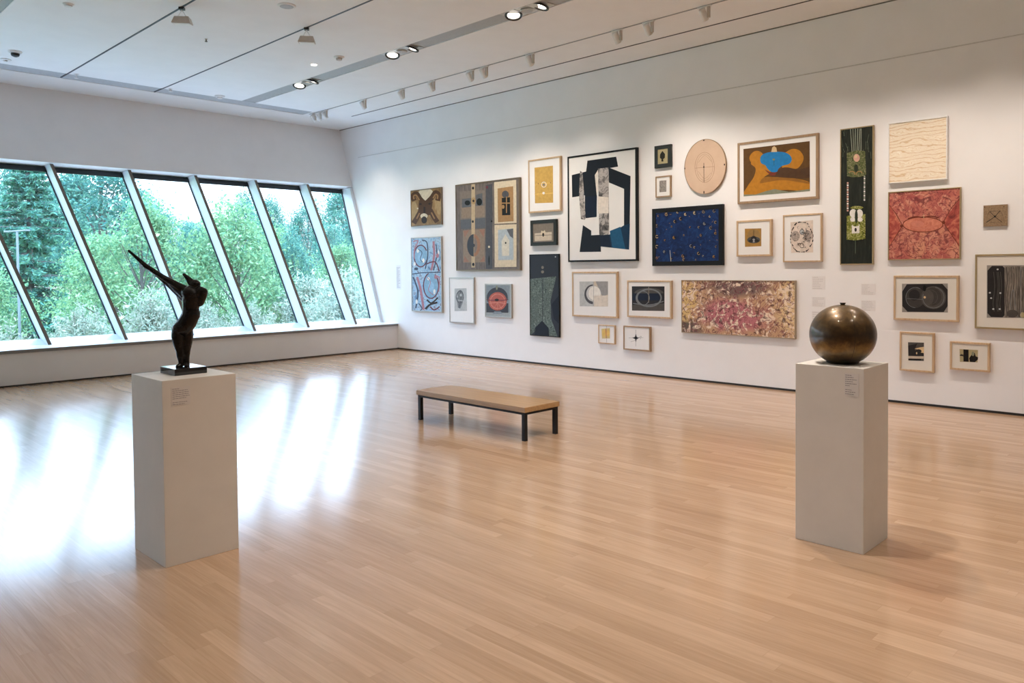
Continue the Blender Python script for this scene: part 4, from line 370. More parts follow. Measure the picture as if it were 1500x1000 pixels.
 'a20': ((4.531,4.027,1.656,2.259),[('paper2',[(-152,205),(140,218),(142,-184),(-142,-184)]),('mottle2',[(-29,24),(-31,9),(-35,-4),(-42,-16),(-51,-26),(-61,-34),(-73,-38),(-86,-40),(-98,-38),(-110,-32),(-121,-24),(-130,-14),(-137,-1),(-141,13),(-142,28),(-141,42),(-137,56),(-130,68),(-121,78),(-110,86),(-98,90),(-86,91),(-73,89),(-61,84),(-51,76),(-42,65),(-35,52),(-31,38)]),('mottle2',[(123,18),(122,2),(119,-13),(113,-26),(106,-37),(97,-45),(87,-50),(76,-52),(65,-50),(55,-44),(46,-35),(39,-24),(33,-10),(29,6),(28,22),(29,38),(33,53),(38,66),(46,77),(55,86),(65,90),(76,92),(86,90),(96,84),(106,75),(113,63),(119,50),(122,34)]),('palegrey',[(24,76),(24,70),(22,64),(19,58),(15,54),(10,51),(4,49),(-2,48),(-7,49),(-13,51),(-18,55),(-22,60),(-25,65),(-27,72),(-28,78),(-27,84),(-25,90),(-22,96),(-18,100),(-13,103),(-7,105),(-2,106),(4,105),(10,103),(14,99),(19,94),(22,89),(24,82)]),('S:char',[(23,76),(23,70),(21,65),(19,59),(16,55),(12,52),(8,49),(3,48),(-2,47),(-6,48),(-11,50),(-15,53),(-19,56),(-22,61),(-25,66),(-26,72),(-27,78),(-26,84),(-25,89),(-22,95),(-19,99),(-15,102),(-11,105),(-6,106),(-2,107),(3,106),(8,104),(12,101),(16,97),(19,93),(21,88),(23,82),(23,76)],[(29,76),(28,69),(27,63),(24,57),(20,51),(16,47),(10,44),(4,42),(-2,42),(-8,43),(-14,45),(-19,48),(-23,53),(-27,59),(-30,65),(-32,71),(-32,78),(-32,85),(-30,91),(-27,97),(-24,103),(-19,107),(-14,110),(-8,112),(-2,112),(4,111),(10,109),(15,105),(20,101),(24,95),(27,89),(28,83),(29,76)]),('S:char',[(22,-97),(21,-102),(20,-106),(18,-111),(15,-114),(11,-117),(7,-119),(3,-120),(-1,-121),(-6,-120),(-10,-119),(-14,-116),(-18,-113),(-21,-110),(-23,-105),(-24,-101),(-25,-96),(-24,-91),(-23,-86),(-21,-82),(-18,-79),(-14,-76),(-10,-74),(-6,-72),(-1,-72),(3,-73),(7,-74),(11,-76),(15,-80),(18,-83),(20,-88),(21,-92),(22,-97)],[(27,-97),(27,-103),(25,-108),(22,-114),(19,-118),(15,-122),(10,-124),(4,-126),(-1,-126),(-7,-125),(-13,-124),(-18,-121),(-22,-117),(-25,-112),(-28,-107),(-30,-101),(-30,-96),(-30,-90),(-28,-84),(-25,-79),(-22,-75),(-18,-71),(-13,-69),(-7,-67),(-1,-67),(4,-67),(10,-69),(15,-72),(19,-76),(22,-81),(25,-86),(27,-91),(27,-97)]),('S:char',[(132,12),(132,4),(132,-4),(131,-12)],[(139,12),(139,4),(139,-4),(138,-12)]),('S:char',[(133,-24),(132,-33),(130,-43),(128,-52)],[(146,-26),(144,-36),(142,-46),(140,-56)]),('S:char',[(120,-72),(117,-80),(113,-88),(110,-95)],[(127,-75),(124,-83),(121,-91),(117,-98)]),('S:char',[(104,-91),(100,-98),(97,-104),(93,-110)],[(116,-98),(113,-105),(109,-111),(105,-117)]),('S:char',[(86,-136),(79,-144),(71,-150),(63,-157)],[(91,-141),(84,-149),(76,-156),(68,-162)]),('S:char',[(66,-150),(59,-155),(51,-160),(44,-164)],[(74,-160),(67,-166),(58,-171),(50,-175)]),('S:char',[(32,-167),(26,-169),(20,-171),(14,-172)],[(36,-178),(30,-180),(23,-182),(17,-183)]),('S:char',[(9,-173),(3,-174),(-3,-174),(-10,-174)],[(10,-180),(3,-180),(-3,-180),(-10,-180)]),('S:char',[(-26,-172),(-35,-169),(-44,-166),(-53,-162)],[(-28,-180),(-37,-177),(-47,-174),(-56,-169)]),('S:char',[(-54,-164),(-61,-160),(-69,-155),(-76,-150)],[(-60,-176),(-68,-171),(-76,-166),(-84,-160)]),('S:char',[(-75,-148),(-81,-143),(-87,-137),(-93,-131)],[(-81,-155),(-88,-150),(-94,-144),(-100,-137)]),('S:char',[(-98,-133),(-103,-126),(-109,-119),(-114,-112)],[(-103,-136),(-108,-130),(-114,-123),(-119,-115)]),('S:char',[(-111,-99),(-116,-90),(-121,-81),(-125,-72)],[(-121,-104),(-126,-95),(-131,-85),(-135,-75)]),('S:char',[(-139,-64),(-142,-54),(-145,-45),(-147,-35)],[(-146,-66),(-149,-56),(-152,-46),(-154,-37)]),('S:char',[(-144,-24),(-145,-16),(-146,-7),(-147,2)],[(-152,-25),(-154,-16),(-155,-7),(-155,2)]),('S:char',[(-143,14),(-142,26),(-142,37),(-140,49)],[(-154,14),(-153,26),(-153,38),(-151,50)]),('S:char',[(-137,62),(-135,70),(-133,77),(-131,84)],[(-144,64),(-143,71),(-141,79),(-139,87)]),('S:char',[(-129,96),(-125,105),(-121,114),(-116,123)],[(-137,99),(-133,109),(-129,118),(-124,127)]),('S:char',[(-115,116),(-111,124),(-106,131),(-101,138)],[(-126,122),(-122,130),(-117,138),(-112,145)]),('S:char',[(-94,160),(-86,168),(-78,174),(-70,180)],[(-105,170),(-96,178),(-88,185),(-79,192)]),('S:char',[(-83,176),(-76,181),(-70,185),(-64,189)],[(-91,186),(-84,191),(-78,195),(-71,199)]),('S:char',[(-49,190),(-40,193),(-31,195),(-21,197)],[(-54,202),(-44,205),(-34,208),(-24,209)]),('S:char',[(-23,197),(-17,197),(-10,197),(-4,197)],[(-24,203),(-17,204),(-10,204),(-4,204)]),('S:char',[(7,195),(17,193),(26,190),(35,186)],[(8,200),(18,198),(27,195),(37,191)]),('S:char',[(31,193),(38,190),(44,187),(50,184)],[(35,201),(41,198),(48,195),(54,191)]),('S:char',[(63,178),(68,173),(74,169),(79,164)],[(69,185),(74,180),(80,175),(85,170)]),('S:char',[(81,145),(85,140),(89,135),(93,129)],[(86,150),(90,144),(95,139),(99,133)]),('S:char',[(102,110),(106,103),(109,96),(112,89)],[(111,114),(115,107),(118,99),(121,92)]),('S:char',[(114,85),(118,73),(121,61),(123,49)],[(124,88),(128,76),(131,63),(134,51)]),('S:char',[(135,42),(136,32),(137,22),(137,11)],[(145,42),(146,32),(147,22),(147,11)]),('S:char',[(-2,-72),(2,-73),(7,-73),(9,-75),(9,-79),(7,-85),(6,-90)],[(-2,-69),(2,-69),(8,-70),(13,-73),(13,-80),(11,-86),(9,-91)]),('S:char',[(68,95),(65,95),(62,94),(60,95),(60,97),(60,102),(60,105)],[(68,92),(65,91),(61,91),(57,93),(56,97),(56,102),(56,106)]),('S:char',[(-5,-48),(-3,-53),(-1,-60),(-2,-64),(-8,-66),(-18,-66),(-25,-66)],[(-2,-47),(0,-52),(2,-60),(0,-66),(-8,-69),(-18,-69),(-25,-70)]),('S:char',[(94,-34),(88,-32),(81,-30),(77,-27),(78,-21),(83,-12),(86,-6)],[(93,-38),(87,-36),(79,-34),(73,-28),(75,-20),(79,-10),(83,-4)]),('S:char',[(62,74),(63,79),(64,85),(65,88),(71,87),(79,85),(85,82)],[(58,75),(58,80),(59,87),(64,92),(72,92),(81,89),(87,87)]),('S:char',[(34,-24),(37,-19),(41,-14),(44,-12),(49,-16),(55,-23),(60,-28)],[(29,-20),(32,-16),(37,-9),(45,-6),(53,-11),(60,-19),(65,-24)]),('S:char',[(-45,-82),(-44,-78),(-43,-72),(-42,-70),(-37,-70),(-29,-73),(-23,-76)],[(-50,-81),(-50,-77),(-48,-70),(-44,-64),(-35,-65),(-27,-68),(-21,-71)]),('S:char',[(-83,36),(-85,39),(-87,42),(-88,44),(-85,45),(-80,47),(-75,48)],[(-88,33),(-90,36),(-93,41),(-93,47),(-88,50),(-82,53),(-77,54)]),('S:char',[(27,21),(32,22),(39,24),(43,24),(45,18),(47,8),(48,1)],[(25,25),(30,27),(38,29),(47,28),(50,19),(52,9),(53,2)]),('S:char',[(91,-31),(95,-35),(101,-40),(103,-43),(99,-48),(92,-54),(86,-59)],[(94,-27),(98,-31),(105,-36),(108,-44),(103,-51),(95,-58),(90,-63)]),('S:char',[(34,-7),(30,-5),(26,-1),(25,1),(27,5),(33,9),(38,13)],[(30,-11),(27,-8),(22,-4),(19,3),(23,9),(30,14),(35,17)]),('S:char',[(35,36),(40,37),(48,37),(52,36),(54,29),(53,19),(52,12)],[(34,39),(40,39),(48,40),(55,37),(56,29),(56,19),(55,12)]),('S:char',[(23,45),(24,50),(26,56),(27,58),(32,57),(41,53),(47,50)],[(17,46),(18,51),(20,58),(26,64),(34,63),(43,58),(49,55)]),('S:char',[(-103,57),(-101,53),(-98,47),(-98,44),(-103,42),(-111,40),(-117,39)],[(-99,59),(-97,55),(-94,48),(-95,42),(-101,38),(-110,36),(-116,35)]),('S:char',[(65,89),(61,88),(55,86),(52,87),(50,91),(49,99),(48,104)],[(66,86),(61,85),(55,84),(50,85),(47,91),(46,99),(45,104)]),('S:char',[(68,-10),(63,-11),(56,-12),(52,-12),(51,-6),(51,3),(51,10)],[(69,-15),(64,-16),(56,-17),(49,-15),(46,-7),(46,3),(46,10)]),('S:char',[(33,-48),(32,-44),(32,-38),(33,-35),(38,-35),(46,-36),(52,-37)],[(30,-48),(29,-44),(29,-38),(32,-33),(39,-32),(46,-33),(52,-35)]),('S:char',[(44,120),(48,118),(53,115),(55,113),(53,109),(49,103),(46,99)],[(45,123),(49,121),(55,119),(59,114),(57,107),(53,101),(49,96)]),('S:char',[(4,80),(5,76),(6,71),(6,69),(2,69),(-5,68),(-11,68)],[(10,82),(11,77),(12,71),(10,65),(3,62),(-5,62),(-10,62)]),('S:char',[(25,-14),(21,-11),(15,-7),(13,-3),(16,1),(23,8),(28,12)],[(23,-18),(18,-15),(12,-10),(8,-3),(13,4),(20,11),(25,16)]),('S:char',[(-93,-39),(-93,-37),(-93,-33),(-93,-33),(-91,-33),(-86,-34),(-82,-35)],[(-99,-39),(-99,-36),(-99,-32),(-96,-27),(-90,-27),(-85,-28),(-81,-29)]),('S:char',[(15,-56),(16,-52),(18,-48),(19,-46),(23,-48),(28,-52),(33,-55)],[(9,-53),(11,-50),(13,-44),(19,-41),(25,-43),(32,-47),(36,-50)]),('S:char',[(42,-109),(44,-111),(46,-114),(47,-116),(45,-117),(40,-119),(36,-120)],[(46,-106),(48,-109),(51,-113),(51,-118),(47,-121),(42,-123),(38,-125)]),('S:char',[(-42,-71),(-39,-68),(-34,-63),(-30,-62),(-25,-66),(-21,-74),(-17,-79)],[(-44,-69),(-40,-66),(-35,-61),(-29,-60),(-23,-65),(-18,-72),(-15,-78)]),('S:char',[(-33,-76),(-38,-77),(-44,-78),(-48,-77),(-49,-72),(-49,-64),(-50,-57)],[(-32,-80),(-37,-81),(-44,-82),(-51,-80),(-54,-73),(-54,-64),(-54,-57)]),('S:char',[(39,-20),(40,-16),(42,-12),(44,-11),(47,-13),(52,-17),(56,-20)],[(34,-17),(35,-14),(38,-9),(43,-6),(50,-8),(55,-13),(59,-16)]),('S:char',[(74,20),(72,24),(68,29),(68,32),(72,35),(79,38),(85,40)],[(71,18),(69,22),(65,28),(64,34),(70,38),(77,41),(83,44)]),('S:char',[(52,54),(55,57),(58,59),(60,60),(62,57),(65,52),(67,48)],[(48,59),(51,61),(55,64),(62,65),(66,61),(70,55),(72,51)]),('S:char',[(11,117),(8,116),(5,114),(4,114),(3,116),(1,121),(0,124)],[(14,112),(11,111),(7,109),(1,109),(-2,114),(-4,119),(-5,123)]),('S:char',[(-59,-73),(-57,-75),(-54,-77),(-53,-78),(-55,-81),(-59,-84),(-62,-86)],[(-57,-70),(-55,-72),(-52,-75),(-50,-79),(-53,-83),(-57,-86),(-60,-88)]),('S:char',[(11,62),(14,64),(17,67),(19,68),(22,66),(26,60),(28,56)],[(8,65),(10,68),(15,72),(21,73),(26,68),(30,62),(32,58)]),('S:char',[(-53,-76),(-49,-77),(-45,-80),(-43,-81),(-45,-84),(-49,-89),(-52,-93)],[(-50,-70),(-47,-72),(-41,-75),(-37,-80),(-40,-87),(-44,-93),(-47,-97)]),('S:char',[(28,-88),(27,-92),(25,-96),(24,-98),(20,-97),(14,-93),(10,-91)],[(31,-89),(30,-93),(28,-98),(24,-101),(19,-99),(13,-96),(9,-93)]),('S:char',[(102,-11),(104,-6),(106,0),(108,2),(113,1),(121,-4),(127,-8)],[(97,-9),(98,-4),(101,3),(107,8),(116,6),(124,0),(130,-3)]),('S:char',[(33,29),(29,30),(24,32),(22,34),(24,38),(28,44),(31,48)],[(31,24),(27,26),(21,29),(17,34),(19,40),(24,47),(27,51)]),('S:char',[(78,54),(81,55),(85,56),(86,56),(87,53),(87,48),(88,45)],[(77,58),(79,59),(84,61),(89,59),(91,55),(92,49),(93,45)]),('S:char',[(-45,123),(-49,126),(-55,131),(-57,134),(-54,139),(-48,145),(-42,150)],[(-47,120),(-52,123),(-58,128),(-61,134),(-57,141),(-50,148),(-45,153)]),('S:char',[(50,49),(45,51),(39,55),(36,58),(38,63),(44,70),(49,75)],[(47,44),(42,47),(35,51),(31,57),(34,66),(40,73),(45,79)])]),
